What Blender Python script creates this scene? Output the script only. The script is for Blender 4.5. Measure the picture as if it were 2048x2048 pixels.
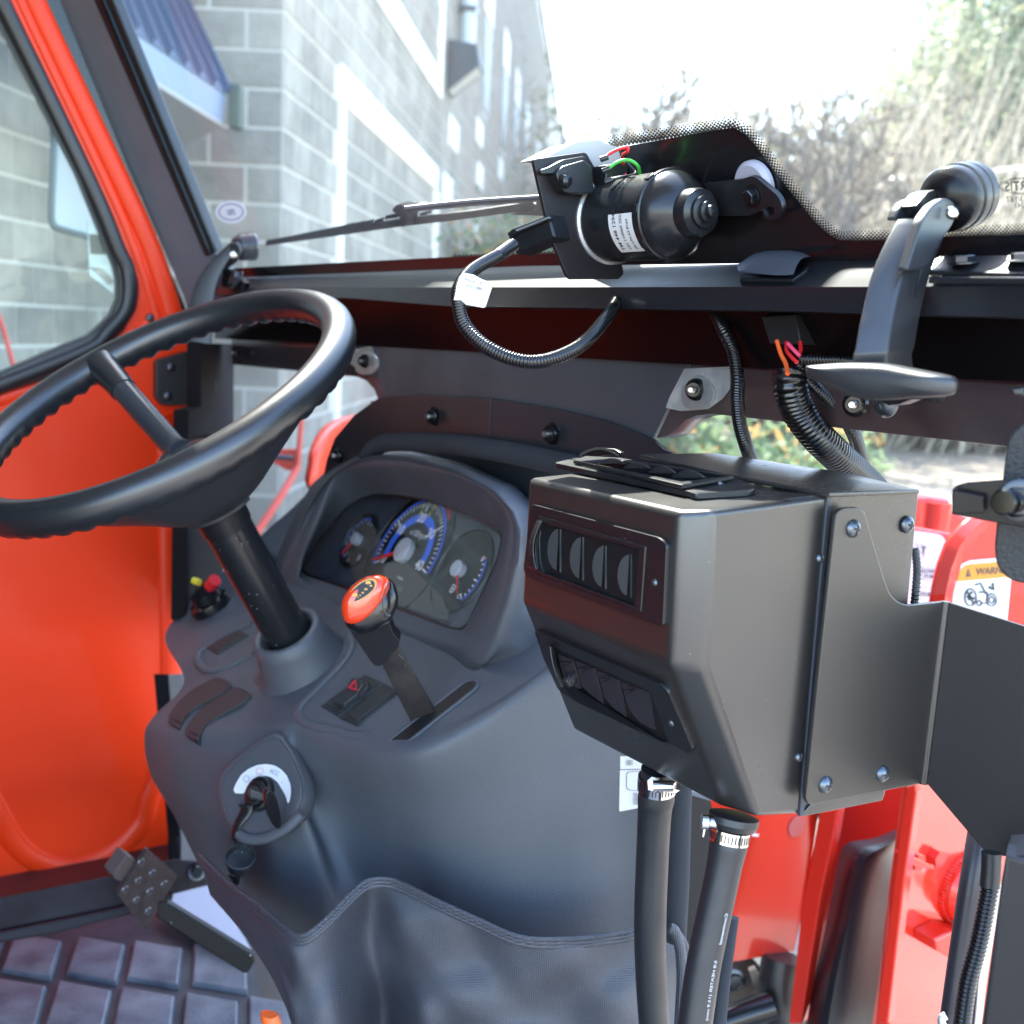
import bpy, bmesh, math, random
import numpy as np
from mathutils import Vector, Matrix
random.seed(7)
rng = np.random.default_rng(7)
scn = bpy.context.scene
for o in list(bpy.data.objects): bpy.data.objects.remove(o)

# ------------------------------------------------------------------ camera
F_PX, CX = 2300.0, 1024.0                  # focal length and centre of the 2048 px photograph
PITCH = math.atan(359/F_PX); ROLL = math.radians(2.5)
CAM = np.array([0, 0, 1.5])
fw = np.array([0, math.cos(PITCH), -math.sin(PITCH)])
_u = np.array([0, math.sin(PITCH), math.cos(PITCH)]); _r = np.array([1.0, 0, 0])
rt = math.cos(ROLL)*_r + math.sin(ROLL)*_u
up = -math.sin(ROLL)*_r + math.cos(ROLL)*_u
cd = bpy.data.cameras.new('camera'); cam = bpy.data.objects.new('camera', cd)
scn.collection.objects.link(cam); scn.camera = cam
cd.sensor_width = 15.6; cd.lens = 15.6*F_PX/2048; cd.clip_start = .02; cd.clip_end = 800
cd.dof.use_dof = True; cd.dof.focus_distance = .82; cd.dof.aperture_fstop = 3.7
cam.matrix_world = Matrix(((rt[0], up[0], -fw[0], CAM[0]), (rt[1], up[1], -fw[1], CAM[1]), (rt[2], up[2], -fw[2], CAM[2]), (0, 0, 0, 1)))

# ------------------------------------------------------------------ sky, sun, exposure
SUN_EL, SUN_AZ = math.radians(55), math.radians(-17)       # azimuth from +Y towards +X
w = bpy.data.worlds.new('World'); scn.world = w; w.use_nodes = True
nt = w.node_tree; bg = nt.nodes['Background']
sky = nt.nodes.new('ShaderNodeTexSky'); sky.sky_type = 'NISHITA'; sky.sun_disc = False
sky.sun_elevation = SUN_EL; sky.sun_rotation = SUN_AZ; sky.dust_density = 1.0; sky.air_density = 1.0
nt.links.new(sky.outputs[0], bg.inputs[0]); bg.inputs[1].default_value = .15
sd = bpy.data.lights.new('sun', 'SUN'); sd.energy = 3.0; sd.angle = math.radians(.5); sd.color = (1, .95, .87)
sun = bpy.data.objects.new('sun', sd); scn.collection.objects.link(sun)
S = Vector((math.sin(SUN_AZ)*math.cos(SUN_EL), math.cos(SUN_AZ)*math.cos(SUN_EL), math.sin(SUN_EL)))
sun.rotation_euler = S.to_track_quat('Z', 'Y').to_euler(); sun.location = (0, 0, 30)
scn.view_settings.view_transform = 'Standard'; scn.view_settings.look = 'None'
scn.view_settings.gamma = 1; scn.view_settings.use_curve_mapping = False
scn.view_settings.exposure = 3.0
scn.cycles.max_bounces = 7; scn.cycles.transparent_max_bounces = 12
scn.cycles.glossy_bounces = 4; scn.cycles.diffuse_bounces = 4
scn.cycles.caustics_reflective = False; scn.cycles.caustics_refractive = False

# ------------------------------------------------------------------ geometry helpers
def nz(v): v = np.asarray(v, float); return v/np.linalg.norm(v)
L = nz([-.526, .850, 0]); F = nz([.850, .526, 0]); U = np.array([0, 0, 1.0])     # tractor: left, forward, up
W0 = np.array([.2275, .72, 1.5])                      # right end of the windscreen base
def T(l, f, z): return W0 + l*L + f*F + z*U
def ray(x, y): return fw + rt*(x-CX)/F_PX + up*(CX-y)/F_PX
def at(x, y, d): return CAM + ray(x, y)*d
class Plane:
    def __init__(s, O, a, b):                          # normal always faces the camera
        s.O = np.asarray(O, float); s.a = nz(a); s.b = nz(b - np.dot(b, s.a)*s.a)
        s.n = nz(np.cross(s.a, s.b))
        if np.dot(s.n, CAM-s.O) < 0: s.n = -s.n
    def hit(s, x, y, off=0.0):
        r = ray(x, y); return CAM + r*(np.dot(s.O + s.n*off - CAM, s.n)/np.dot(r, s.n))
    def depth(s, x, y): return np.dot(s.hit(x, y)-CAM, fw)
    def shift(s, k): return Plane(s.O+s.n*k, s.a, s.b)
def K(ox, oy, sc, pts): return [(ox+x/sc, oy+y/sc) for x, y in pts]
Z = 2.76
def kA(*p): return K(0, 0, Z, p)
def kB(*p): return K(400, 0, Z, p)
def kC(*p): return K(850, 200, Z, p)
def kD(*p): return K(1348, 0, Z, p)
def kE(*p): return K(0, 550, Z, p)
def kG(*p): return K(550, 850, 3.22, p)
def kH(*p): return K(1000, 850, Z, p)
def kI(*p): return K(1348, 600, Z, p)
def kJ(*p): return K(0, 1348, Z, p)
def kK(*p): return K(300, 1200, Z, p)
def kM(*p): return K(700, 1348, Z, p)
def kN(*p): return K(1348, 1348, Z, p)
def kQ(*p): return K(430, 680, 4.39, p)
def kS(*p): return K(1300, 640, 4.83, p)
def kR(*p): return K(1700, 760, 3.865, p)

col = scn.collection
def tag(o, label=None, cat=None, group=None, kind=None):
    if label: o['label'] = label
    if cat: o['category'] = cat
    if group: o['group'] = group
    if kind: o['kind'] = kind
    return o
def thing(name, label, cat, loc, group=None):
    o = bpy.data.objects.new(name, None); col.objects.link(o); o.location = Vector(loc)
    o.empty_display_size = .02
    o['_loc'] = tuple(float(v) for v in loc)
    return tag(o, label, cat, group)
def wloc(o): return Vector(o['_loc']) if '_loc' in o else Vector((0, 0, 0))
def link(name, me, mat, parent=None, origin=None):
    """one mesh object; vertices come in world space and are moved to the object's own origin"""
    n = len(me.vertices)
    co = np.empty(n*3); me.vertices.foreach_get('co', co); co = co.reshape(-1, 3)
    c = co.mean(0) if origin is None else np.asarray(origin, float)
    me.vertices.foreach_set('co', (co-c).ravel()); me.update()
    me.name = name
    o = bpy.data.objects.new(name, me); col.objects.link(o)
    if mat and not me.materials: me.materials.append(mat)
    o.location = Vector(c); o['_loc'] = tuple(float(v) for v in c)
    if parent:
        o.parent = parent; o.matrix_parent_inverse = Matrix.Translation(-wloc(parent))
    return o
def place(name, me, M, parent=None, mat=None):
    """shares mesh data; M is the world matrix"""
    o = bpy.data.objects.new(name, me); col.objects.link(o)
    lo, ro, sc_ = M.decompose(); o.location = lo; o.rotation_euler = ro.to_euler(); o.scale = sc_
    if parent:
        o.parent = parent; o.matrix_parent_inverse = Matrix.Translation(-wloc(parent))
    return o
def finish(bm, ang=35, smooth=True, crisp=False):
    bmesh.ops.recalc_face_normals(bm, faces=bm.faces)
    if smooth:
        big = max((f.calc_area() for f in bm.faces), default=0)*.06 if crisp else 1e9
        for f in bm.faces: f.smooth = f.calc_area() < big
        lim = math.radians(ang)
        for e in bm.edges:
            if len(e.link_faces) == 2 and e.calc_face_angle(0) > lim: e.smooth = False
    me = bpy.data.meshes.new('mesh'); bm.to_mesh(me); bm.free(); return me
def mesh(verts, faces, ang=35, bev=0, seg=2, smooth=True, clamp=True):
    bm = bmesh.new(); vs = [bm.verts.new(Vector(v)) for v in verts]
    for f in faces:
        try: bm.faces.new([vs[i] for i in f])
        except ValueError: pass
    if bev:
        bmesh.ops.recalc_face_normals(bm, faces=bm.faces)
        es = [e for e in bm.edges if len(e.link_faces) == 2 and e.calc_face_angle(0) > math.radians(20)]
        bmesh.ops.bevel(bm, geom=es, offset=bev, segments=seg, affect='EDGES', profile=.5, clamp_overlap=clamp)
    return finish(bm, ang, smooth, bool(bev))
def rnd(pts, r, n=4):
    """round the corners of a closed pixel outline; r is a number or a list"""
    out = []; N = len(pts)
    for i, p in enumerate(pts):
        ri = r[i] if isinstance(r, (list, tuple)) else r
        p = np.array(p, float); a = np.array(pts[i-1], float); b = np.array(pts[(i+1) % N], float)
        da, db = np.linalg.norm(a-p), np.linalg.norm(b-p)
        q = min(ri, da*.48, db*.48)
        if q < .5: out.append(tuple(p)); continue
        A = p+(a-p)/da*q; B = p+(b-p)/db*q
        for k in range(n+1):
            t = k/n; out.append(tuple((1-t)**2*A+2*t*(1-t)*p+t*t*B))
    return out
def spline(pts, n=6, closed=False):
    P = [np.array(p, float) for p in pts]; N = len(P); out = []
    for i in range(N if closed else N-1):
        if closed: p0, p1, p2, p3 = P[i-1], P[i], P[(i+1) % N], P[(i+2) % N]
        else: p0, p1, p2, p3 = P[max(i-1, 0)], P[i], P[i+1], P[min(i+2, N-1)]
        for k in range(n):
            t = k/n
            out.append(.5*((2*p1)+(-p0+p2)*t+(2*p0-5*p1+4*p2-p3)*t*t+(-p0+3*p1-3*p2+p3)*t**3))
    if not closed: out.append(P[-1])
    return out
def resample(pts, n, closed=True):
    P = np.array([np.asarray(p, float) for p in pts]); Q = np.vstack([P, P[:1]]) if closed else P
    s = np.r_[0, np.cumsum(np.linalg.norm(np.diff(Q, axis=0), axis=1))]
    t = np.linspace(0, s[-1], n, endpoint=not closed)
    return [np.array([np.interp(v, s, Q[:, k]) for k in range(Q.shape[1])]) for v in t]
def plate3(P3, nrm, thick, holes=(), bev=0, seg=2, ang=35):
    """flat sheet: outline (and holes) in 3D, extruded by thick along -nrm"""
    bm = bmesh.new(); loops = []
    for loop in [P3]+list(holes):
        vs = [bm.verts.new(Vector(p)) for p in loop]
        loops.append([bm.edges.new((vs[i], vs[(i+1) % len(vs)])) for i in range(len(vs))])
    if holes:
        bmesh.ops.triangle_fill(bm, use_beauty=True, use_dissolve=False, edges=[e for l in loops for e in l])
    else: bm.faces.new(bm.verts[:])
    front = list(bm.faces)
    if not front: bm.free(); raise RuntimeError('empty plate')
    be = [e for e in bm.edges if len(e.link_faces) == 1]
    r = bmesh.ops.extrude_face_region(bm, geom=front)
    nv = [v for v in r['geom'] if isinstance(v, bmesh.types.BMVert)]
    bmesh.ops.translate(bm, verts=nv, vec=Vector(-np.asarray(nrm)*thick))
    if not holes or True:
        for f in front:
            if not f.is_valid: continue
    bmesh.ops.recalc_face_normals(bm, faces=bm.faces)
    if bev:
        es = [e for e in bm.edges if len(e.link_faces) == 2 and e.calc_face_angle(0) > math.radians(60)
              and abs(Vector(nrm).dot((e.verts[0].co-e.verts[1].co).normalized())) < .5]
        bmesh.ops.bevel(bm, geom=es, offset=bev, segments=seg, affect='EDGES', profile=.5, clamp_overlap=True)
    return finish(bm, ang, True, True)
def plate(name, px, pl, thick, mat, parent=None, off=0, holes=(), bev=.0006, seg=2):
    P = [pl.hit(x, y, off) for x, y in px]; H = [[pl.hit(x, y, off) for x, y in h] for h in holes]
    me = plate3(P, pl.n, thick, H, bev, seg)
    return link(name, me, mat, parent)
def sheet(name, rows, mat, parent=None, closed=False, smooth=True, thick=0, ang=60):
    """a grid of 3D points"""
    R = len(rows); C = len(rows[0]); V = [p for r in rows for p in r]; Fc = []
    for i in range(R-1):
        for j in range(C if closed else C-1):
            Fc.append((i*C+j, i*C+(j+1) % C, (i+1)*C+(j+1) % C, (i+1)*C+j))
    me = mesh(V, Fc, ang, smooth=smooth); return link(name, me, mat, parent) if name else me
def frames(P):
    P = [np.asarray(p, float) for p in P]; n = len(P)
    t = [nz(P[min(i+1, n-1)]-P[max(i-1, 0)]) for i in range(n)]
    u = nz(np.cross(t[0], [0.1, .2, 1])) ; out = []
    for i in range(n):
        u = nz(u-np.dot(u, t[i])*t[i]); out.append((t[i], u, np.cross(t[i], u)))
    return out
def tube_me(P, r, seg=12, caps=True, flat=1.0, upv=None, ang=50):
    fr = frames(P); n = len(P); rr = [r]*n if np.isscalar(r) else list(r); V = []; Fc = []
    for i in range(n):
        t, u, v = fr[i]
        if upv is not None: v = nz(upv-np.dot(upv, t)*t); u = np.cross(v, t)
        for k in range(seg):
            a = 2*math.pi*k/seg; V.append(np.asarray(P[i])+rr[i]*(math.cos(a)*u+flat*math.sin(a)*v))
    for i in range(n-1):
        for k in range(seg): Fc.append((i*seg+k, i*seg+(k+1) % seg, (i+1)*seg+(k+1) % seg, (i+1)*seg+k))
    if caps: Fc.append(tuple(range(seg))); Fc.append(tuple((n-1)*seg+k for k in range(seg)))
    return mesh(V, Fc, ang)
def tube(name, P, r, mat, parent=None, **k): return link(name, tube_me(P, r, **k), mat, parent)
def ptube(name, pxd, r, mat, parent=None, n=6, **k):
    return tube(name, spline([at(*p) for p in pxd], n), r, mat, parent, **k)
def conduit_me(P, r, pitch=.0036, depth=.13, seg=14):
    S0 = spline(P, 12); cum = np.r_[0, np.cumsum([np.linalg.norm(S0[i+1]-S0[i]) for i in range(len(S0)-1)])]
    n = max(4, int(cum[-1]/pitch)); A = np.array(S0); Q = []; rr = []
    for i in range(n):
        for q, rad in ((0, r*(1-depth)), (.3, r*(1-depth)), (.45, r), (.85, r)):
            s = (i+q)/n*cum[-1]; Q.append(np.array([np.interp(s, cum, A[:, k]) for k in range(3)])); rr.append(rad)
    return tube_me(Q, rr, seg, ang=80)
def basis(axis, ref=None):
    z = nz(axis); x = np.cross([0.13, .27, 1] if ref is None else ref, z)
    if np.linalg.norm(x) < 1e-6: x = np.cross([1, 0, 0], z)
    x = nz(x); y = np.cross(z, x); return x, y, z
def M4(O, axis, ref=None, s=1.0):
    x, y, z = basis(axis, ref)
    return Matrix(((x[0]*s, y[0]*s, z[0]*s, O[0]), (x[1]*s, y[1]*s, z[1]*s, O[1]), (x[2]*s, y[2]*s, z[2]*s, O[2]), (0, 0, 0, 1)))
def lathe_me(prof, seg=32, ang=30, O=(0, 0, 0), axis=(0, 0, 1)):
    x, y, z = basis(axis); O = np.asarray(O, float); V = []; Fc = []; n = len(prof)
    for r, h in prof:
        for k in range(seg):
            a = 2*math.pi*k/seg; V.append(O+z*h+r*(math.cos(a)*x+math.sin(a)*y))
    for i in range(n-1):
        for k in range(seg): Fc.append((i*seg+k, i*seg+(k+1) % seg, (i+1)*seg+(k+1) % seg, (i+1)*seg+k))
    if prof[0][0] > 1e-6: Fc.append(tuple(range(seg)))
    if prof[-1][0] > 1e-6: Fc.append(tuple((n-1)*seg+k for k in range(seg)))
    bm = bmesh.new(); vs = [bm.verts.new(Vector(v)) for v in V]
    for f in Fc: bm.faces.new([vs[i] for i in f])
    bmesh.ops.remove_doubles(bm, verts=bm.verts, dist=1e-6)
    return finish(bm, ang)
def lathe(name, prof, O, axis, mat, parent=None, **k): return link(name, lathe_me(prof, O=O, axis=axis, **k), mat, parent)
def box_me(O, a, b, c, bev=0, seg=2):
    O = np.asarray(O, float); V = [O+i*a+j*b+k*c for i in (0, 1) for j in (0, 1) for k in (0, 1)]
    V = [np.asarray(v, float) for v in V]
    return mesh(V, [(0, 1, 3, 2), (4, 6, 7, 5), (0, 4, 5, 1), (2, 3, 7, 6), (0, 2, 6, 4), (1, 5, 7, 3)], bev=bev, seg=seg)
def box(name, O, a, b, c, mat, parent=None, bev=.0008, seg=2): return link(name, box_me(O, a, b, c, bev, seg), mat, parent)
def hull_me(P, bev=0, sub=0, ang=35):
    bm = bmesh.new()
    for p in P: bm.verts.new(Vector(p))
    r = bmesh.ops.convex_hull(bm, input=bm.verts)
    bmesh.ops.delete(bm, geom=list({g for g in r['geom_interior']+r['geom_unused'] if isinstance(g, bmesh.types.BMVert)}), context='VERTS')
    bmesh.ops.dissolve_limit(bm, angle_limit=math.radians(4), verts=bm.verts, edges=bm.edges)
    if bev: bmesh.ops.bevel(bm, geom=list(bm.edges), offset=bev, segments=3, affect='EDGES', profile=.5, clamp_overlap=True)
    return finish(bm, ang)
def pillow(name, px, pl, thick, mat, parent=None, rings=5, back=None, off=0, e=.7):
    """rounded solid from an outline: bulges towards the camera by thick and away by back"""
    P = [pl.hit(x, y, off) for x, y in px]; c = np.mean(P, axis=0); back = thick if back is None else back
    rows = []
    for side in range(2*rings-1):
        a = -math.pi/2*.96+math.pi*.96*side/(2*rings-2)
        s = math.cos(a)**e; h = math.sin(a)*(thick if a > 0 else back)
        rows.append([c+(p-c)*max(s, .05)+pl.n*h for p in P])
    n = len(P); V = [p for r in rows for p in r]; Fc = []
    for i in range(len(rows)-1):
        for j in range(n): Fc.append((i*n+j, i*n+(j+1) % n, (i+1)*n+(j+1) % n, (i+1)*n+j))
    Fc += [tuple(range(n)), tuple((len(rows)-1)*n+k for k in range(n))]
    return link(name, mesh(V, Fc, 60), mat, parent)
def grid(ctrl, n=6):
    """densify a control grid of 3D points with Catmull-Rom in both directions"""
    R = [spline(r, n) for r in ctrl]; C = [spline([R[i][j] for i in range(len(R))], n) for j in range(len(R[0]))]
    return [[C[j][i] for j in range(len(C))] for i in range(len(C[0]))]
def text_me(s, size=1.0, align='CENTER', ext=0.0, bold=0.0):
    cu = bpy.data.curves.new('text', 'FONT'); cu.body = s; cu.size = size; cu.align_x = align; cu.align_y = 'CENTER'
    cu.offset = bold; cu.extrude = ext; cu.resolution_u = 3
    o = bpy.data.objects.new('text', cu); me = bpy.data.meshes.new_from_object(o)
    bpy.data.objects.remove(o); me.materials.clear(); return me
def text(name, s, O, xdir, ydir, size, mat, parent, align='CENTER', bold=0.0, mirror=False, warp=None):
    me = text_me(s, 1.0, align, bold=bold)
    n = len(me.vertices); co = np.empty(n*3); me.vertices.foreach_get('co', co); co = co.reshape(-1, 3)*size
    if mirror: co[:, 0] *= -1
    if warp: q = np.array([warp(c[0], c[1]) for c in co])
    else:
        xd = nz(xdir); yd = nz(ydir); q = np.asarray(O)+co[:, :1]*xd+co[:, 1:2]*yd
    me.vertices.foreach_set('co', q.ravel()); me.update()
    return link(name, me, mat, parent)
def lerp(a, b, t): return tuple(x+(y-x)*t for x, y in zip(a, b))

# ------------------------------------------------------------------ materials
def mat(name, base, rough=.5, metal=0, bump=0, bscale=400, coat=0, coatr=.08, spec=.5, var=0, vscale=8, var2=None, trans=0, detail=3, wear=None, sheen=0):
    m = bpy.data.materials.new(name); m.use_nodes = True; n = m.node_tree.nodes; l = m.node_tree.links; p = n['Principled BSDF']
    p.inputs['Base Color'].default_value = (*base, 1); p.inputs['Roughness'].default_value = rough
    p.inputs['Metallic'].default_value = metal; p.inputs['Specular IOR Level'].default_value = spec
    p.inputs['Coat Weight'].default_value = coat; p.inputs['Coat Roughness'].default_value = coatr
    if sheen: p.inputs['Sheen Weight'].default_value = sheen
    g = n.new('ShaderNodeNewGeometry')
    if bump:
        t = n.new('ShaderNodeTexNoise'); t.inputs['Scale'].default_value = bscale; t.inputs['Detail'].default_value = detail
        b = n.new('ShaderNodeBump'); b.inputs['Strength'].default_value = bump; b.inputs['Distance'].default_value = 1.0/bscale*.5
        l.new(g.outputs['Position'], t.inputs['Vector']); l.new(t.outputs['Fac'], b.inputs['Height']); l.new(b.outputs[0], p.inputs['Normal'])
    if var:
        t = n.new('ShaderNodeTexNoise'); t.inputs['Scale'].default_value = vscale; t.inputs['Detail'].default_value = 5
        l.new(g.outputs['Position'], t.inputs['Vector'])
        r = n.new('ShaderNodeMapRange'); r.inputs[1].default_value = .3; r.inputs[2].default_value = .7
        r.inputs[3].default_value = 0; r.inputs[4].default_value = 1; l.new(t.outputs['Fac'], r.inputs[0])
        mx = n.new('ShaderNodeMix'); mx.data_type = 'RGBA'; l.new(r.outputs[0], mx.inputs[0])
        c2 = var2 or tuple(c*(1-var) for c in base)
        mx.inputs[6].default_value = (*base, 1); mx.inputs[7].default_value = (*c2, 1); l.new(mx.outputs[2], p.inputs['Base Color'])
        rr = n.new('ShaderNodeMapRange'); rr.inputs[1].default_value = 0; rr.inputs[2].default_value = 1
        rr.inputs[3].default_value = rough*.85; rr.inputs[4].default_value = min(1, rough*1.2); l.new(r.outputs[0], rr.inputs[0]); l.new(rr.outputs[0], p.inputs['Roughness'])
    if wear:                                            # fine scattered dust specks
        amt, sc = wear
        v = n.new('ShaderNodeTexVoronoi'); v.inputs['Scale'].default_value = sc; l.new(g.outputs['Position'], v.inputs['Vector'])
        c = n.new('ShaderNodeMath'); c.operation = 'LESS_THAN'; c.inputs[1].default_value = amt; l.new(v.outputs['Distance'], c.inputs[0])
        t2 = n.new('ShaderNodeTexNoise'); t2.inputs['Scale'].default_value = sc/6; l.new(g.outputs['Position'], t2.inputs['Vector'])
        c2 = n.new('ShaderNodeMath'); c2.operation = 'GREATER_THAN'; c2.inputs[1].default_value = .58; l.new(t2.outputs['Fac'], c2.inputs[0])
        mu = n.new('ShaderNodeMath'); mu.operation = 'MULTIPLY'; l.new(c.outputs[0], mu.inputs[0]); l.new(c2.outputs[0], mu.inputs[1])
        mx = n.new('ShaderNodeMix'); mx.data_type = 'RGBA'; l.new(mu.outputs[0], mx.inputs[0])
        src = p.inputs['Base Color'].links[0].from_socket if p.inputs['Base Color'].links else None
        if src: l.new(src, mx.inputs[6])
        else: mx.inputs[6].default_value = (*base, 1)
        mx.inputs[7].default_value = (.5, .5, .5, 1); l.new(mx.outputs[2], p.inputs['Base Color'])
    return m
def glass(name, tint=(1, 1, 1), refl=.08, rough=.0, dust=0.0, dscale=60):
    m = bpy.data.materials.new(name); m.use_nodes = True; n = m.node_tree.nodes; l = m.node_tree.links; n.clear()
    o = n.new('ShaderNodeOutputMaterial'); t = n.new('ShaderNodeBsdfTransparent'); t.inputs[0].default_value = (*tint, 1)
    g = n.new('ShaderNodeBsdfGlossy'); g.inputs['Roughness'].default_value = rough; g.inputs[0].default_value = (1, 1, 1, 1)
    fr = n.new('ShaderNodeFresnel'); fr.inputs[0].default_value = 1.45
    mr = n.new('ShaderNodeMath'); mr.operation = 'MULTIPLY'; mr.inputs[1].default_value = refl/.04*.5; l.new(fr.outputs[0], mr.inputs[0]); mr.use_clamp = True
    gb_ = n.new('ShaderNodeNewGeometry'); fb = n.new('ShaderNodeMath'); fb.operation = 'SUBTRACT'; fb.inputs[0].default_value = 1; l.new(gb_.outputs['Backfacing'], fb.inputs[1])
    m0 = mr; mr = n.new('ShaderNodeMath'); mr.operation = 'MULTIPLY'; l.new(m0.outputs[0], mr.inputs[0]); l.new(fb.outputs[0], mr.inputs[1])
    mx = n.new('ShaderNodeMixShader'); l.new(mr.outputs[0], mx.inputs[0]); l.new(t.outputs[0], mx.inputs[1]); l.new(g.outputs[0], mx.inputs[2])
    last = mx
    if dust:
        d = n.new('ShaderNodeBsdfDiffuse'); d.inputs[0].default_value = (.8, .8, .8, 1); tr = n.new('ShaderNodeBsdfTranslucent'); tr.inputs[0].default_value = (.8, .8, .8, 1)
        ad = n.new('ShaderNodeMixShader'); ad.inputs[0].default_value = .5; l.new(d.outputs[0], ad.inputs[1]); l.new(tr.outputs[0], ad.inputs[2])
        ge = n.new('ShaderNodeNewGeometry')
        v = n.new('ShaderNodeTexNoise'); v.inputs['Scale'].default_value = dscale; v.inputs['Detail'].default_value = 8; l.new(ge.outputs['Position'], v.inputs['Vector'])
        r = n.new('ShaderNodeMapRange'); r.inputs[1].default_value = .52; r.inputs[2].default_value = .8; r.inputs[3].default_value = dust*.85; r.inputs[4].default_value = dust*1.35; l.new(v.outputs['Fac'], r.inputs[0])
        vo = n.new('ShaderNodeTexVoronoi'); vo.inputs['Scale'].default_value = 620; l.new(ge.outputs['Position'], vo.inputs['Vector'])
        le = n.new('ShaderNodeMath'); le.operation = 'LESS_THAN'; le.inputs[1].default_value = .09; l.new(vo.outputs['Distance'], le.inputs[0])
        ml = n.new('ShaderNodeMath'); ml.operation = 'MULTIPLY'; ml.inputs[1].default_value = min(1, dust*9); l.new(le.outputs[0], ml.inputs[0])
        ads = n.new('ShaderNodeMath'); ads.operation = 'ADD'; ads.use_clamp = True; l.new(r.outputs[0], ads.inputs[0]); l.new(ml.outputs[0], ads.inputs[1])
        m2 = n.new('ShaderNodeMixShader'); l.new(ads.outputs[0], m2.inputs[0]); l.new(mx.outputs[0], m2.inputs[1]); l.new(ad.outputs[0], m2.inputs[2]); last = m2
    l.new(last.outputs[0], o.inputs[0]); return m

DASH = mat('dash_plastic', (.086, .096, .112), .5, spec=.6, bump=.5, bscale=800, var=.14, vscale=9, wear=(.055, 320))
POWDER = mat('black_powder_coat', (.012, .012, .013), .34, spec=.8, bump=.22, bscale=1800, wear=(.06, 380))
SATIN = mat('satin_black_metal', (.013, .014, .018), .34, spec=.6, coat=.25, coatr=.2, bump=.18, bscale=1500)
GREYPAN = mat('grey_panel', (.062, .068, .080), .42, spec=.7, bump=.2, bscale=1200, var=.2, vscale=14)
GLOSSB = mat('gloss_black', (.010, .010, .012), .16, bump=.03, bscale=300)
PLAST = mat('black_plastic', (.010, .011, .013), .34, spec=.7, bump=.15, bscale=1500, wear=(.08, 420))
LATCHM = mat('latch_plastic', (.024, .0255, .029), .38, spec=.8, bump=.25, bscale=1300)
WHEELM = mat('wheel_vinyl', (.014, .016, .019), .30, spec=1.0, bump=.35, bscale=1600)
RUBBER = mat('rubber', (.012, .013, .015), .42, spec=.7, bump=.12, bscale=900)
HOSE = mat('heater_hose', (.020, .023, .028), .42, spec=.7, bump=.2, bscale=1100, var=.3, vscale=30)
CORR = mat('conduit_plastic', (.006, .006, .007), .22, spec=.7)
ORANGE = mat('orange_paint', (.95, .046, .005), .40, spec=.35, bump=.12, bscale=260, coat=.10, wear=(.04, 150))
REDP = mat('red_loader_paint', (.72, .030, .015), .22, bump=.08, bscale=60, coat=.4, detail=2)
REDSUN = mat('red_loader_paint_sunlit', (.80, .035, .015), .2, bump=.06, bscale=40, coat=1.0, detail=2); REDSUN.node_tree.nodes['Principled BSDF'].inputs['Coat IOR'].default_value = 2.0  # same loader paint, brighter and heavily coated to imitate a sunlit plate
STEEL = mat('zinc_steel', (.55, .54, .52), .28, metal=1, bump=.1, bscale=300)
DSTEEL = mat('dark_steel', (.09, .095, .105), .3, metal=1)
CHROME = mat('chrome', (.75, .75, .75), .12, metal=1)
ALU = mat('cast_aluminium', (.62, .63, .64), .45, metal=.8, bump=.3, bscale=300)
WHITE = mat('white_label', (.8, .8, .8), .5)
INK = mat('black_ink', (.03, .03, .035), .5)
VINYL = mat('vinyl_boot', (.075, .085, .105), .48, bump=.0)
FOAM = mat('foam_seal', (.030, .036, .045), .9, bump=.8, bscale=700)
MAT_ = mat('floor_mat_rubber', (.060, .075, .100), .5, bump=.35, bscale=250, var=.55, vscale=24, var2=(.17, .185, .21))
MATB = mat('floor_mat_base', (.045, .052, .066), .55, bump=.2, bscale=400, var=.3, vscale=20)
FLOORP = mat('grey_floor_plate', (.42, .46, .55), .4)
REDW = mat('red_wire', (.7, .02, .03), .35); GREENW = mat('green_wire', (.05, .45, .05), .35); ORW = mat('orange_wire', (.8, .12, .02), .35)
GLASS = glass('windscreen_glass', (.95, .98, .97), .018, dust=.028)
DGLASS = glass('door_glass', (.93, .99, .97), .05, dust=.02)
LGLASS = glass('lower_glass', (.95, .96, .96), .035, dust=.016, dscale=35)
LENS = glass('cluster_lens', (.97, .97, .98), .06, rough=.02)

# ------------------------------------------------------------------ shared hardware (built once, placed often)
def screw_mesh():
    bm = bmesh.new()
    me = lathe_me([(0, .62), (.35, .58), (.7, .42), (.93, .18), (1.0, 0), (1.0, -.05)], 24, 40); bm.from_mesh(me)
    return finish(bm, 40)
SCREW = screw_mesh()
def recess_mesh():                                       # the cross slot of a Phillips screw
    V = []; a, b = .13, .5; hgt = .66
    P = [(-a, -b), (a, -b), (a, -a), (b, -a), (b, a), (a, a), (a, b), (-a, b), (-a, a), (-b, a), (-b, -a), (-a, -a)]
    V = [(x, y, .62-(.35*(x*x+y*y))+.02) for x, y in P]+[(x*.6, y*.6, .70) for x, y in P]
    n = len(P); return mesh(V, [(i, (i+1) % n, n+(i+1) % n, n+i) for i in range(n)]+[tuple(range(n, 2*n))])
RECESS = recess_mesh()
def hex_mesh(h=.75):
    V = []; Fc = []
    for z, s in ((0, 1), (h*.85, 1), (h, .86)):
        for k in range(6): V.append((s*math.cos(math.pi*k/3), s*math.sin(math.pi*k/3), z))
    for i in range(2):
        for k in range(6): Fc.append((i*6+k, i*6+(k+1) % 6, (i+1)*6+(k+1) % 6, (i+1)*6+k))
    Fc.append(tuple(range(12, 18))); return mesh(V, Fc, 20)
HEX = hex_mesh()
WASHER = lathe_me([(1.42, -.02), (1.42, .1), (1.3, .16), (.8, .16)], 28, 30)
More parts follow.
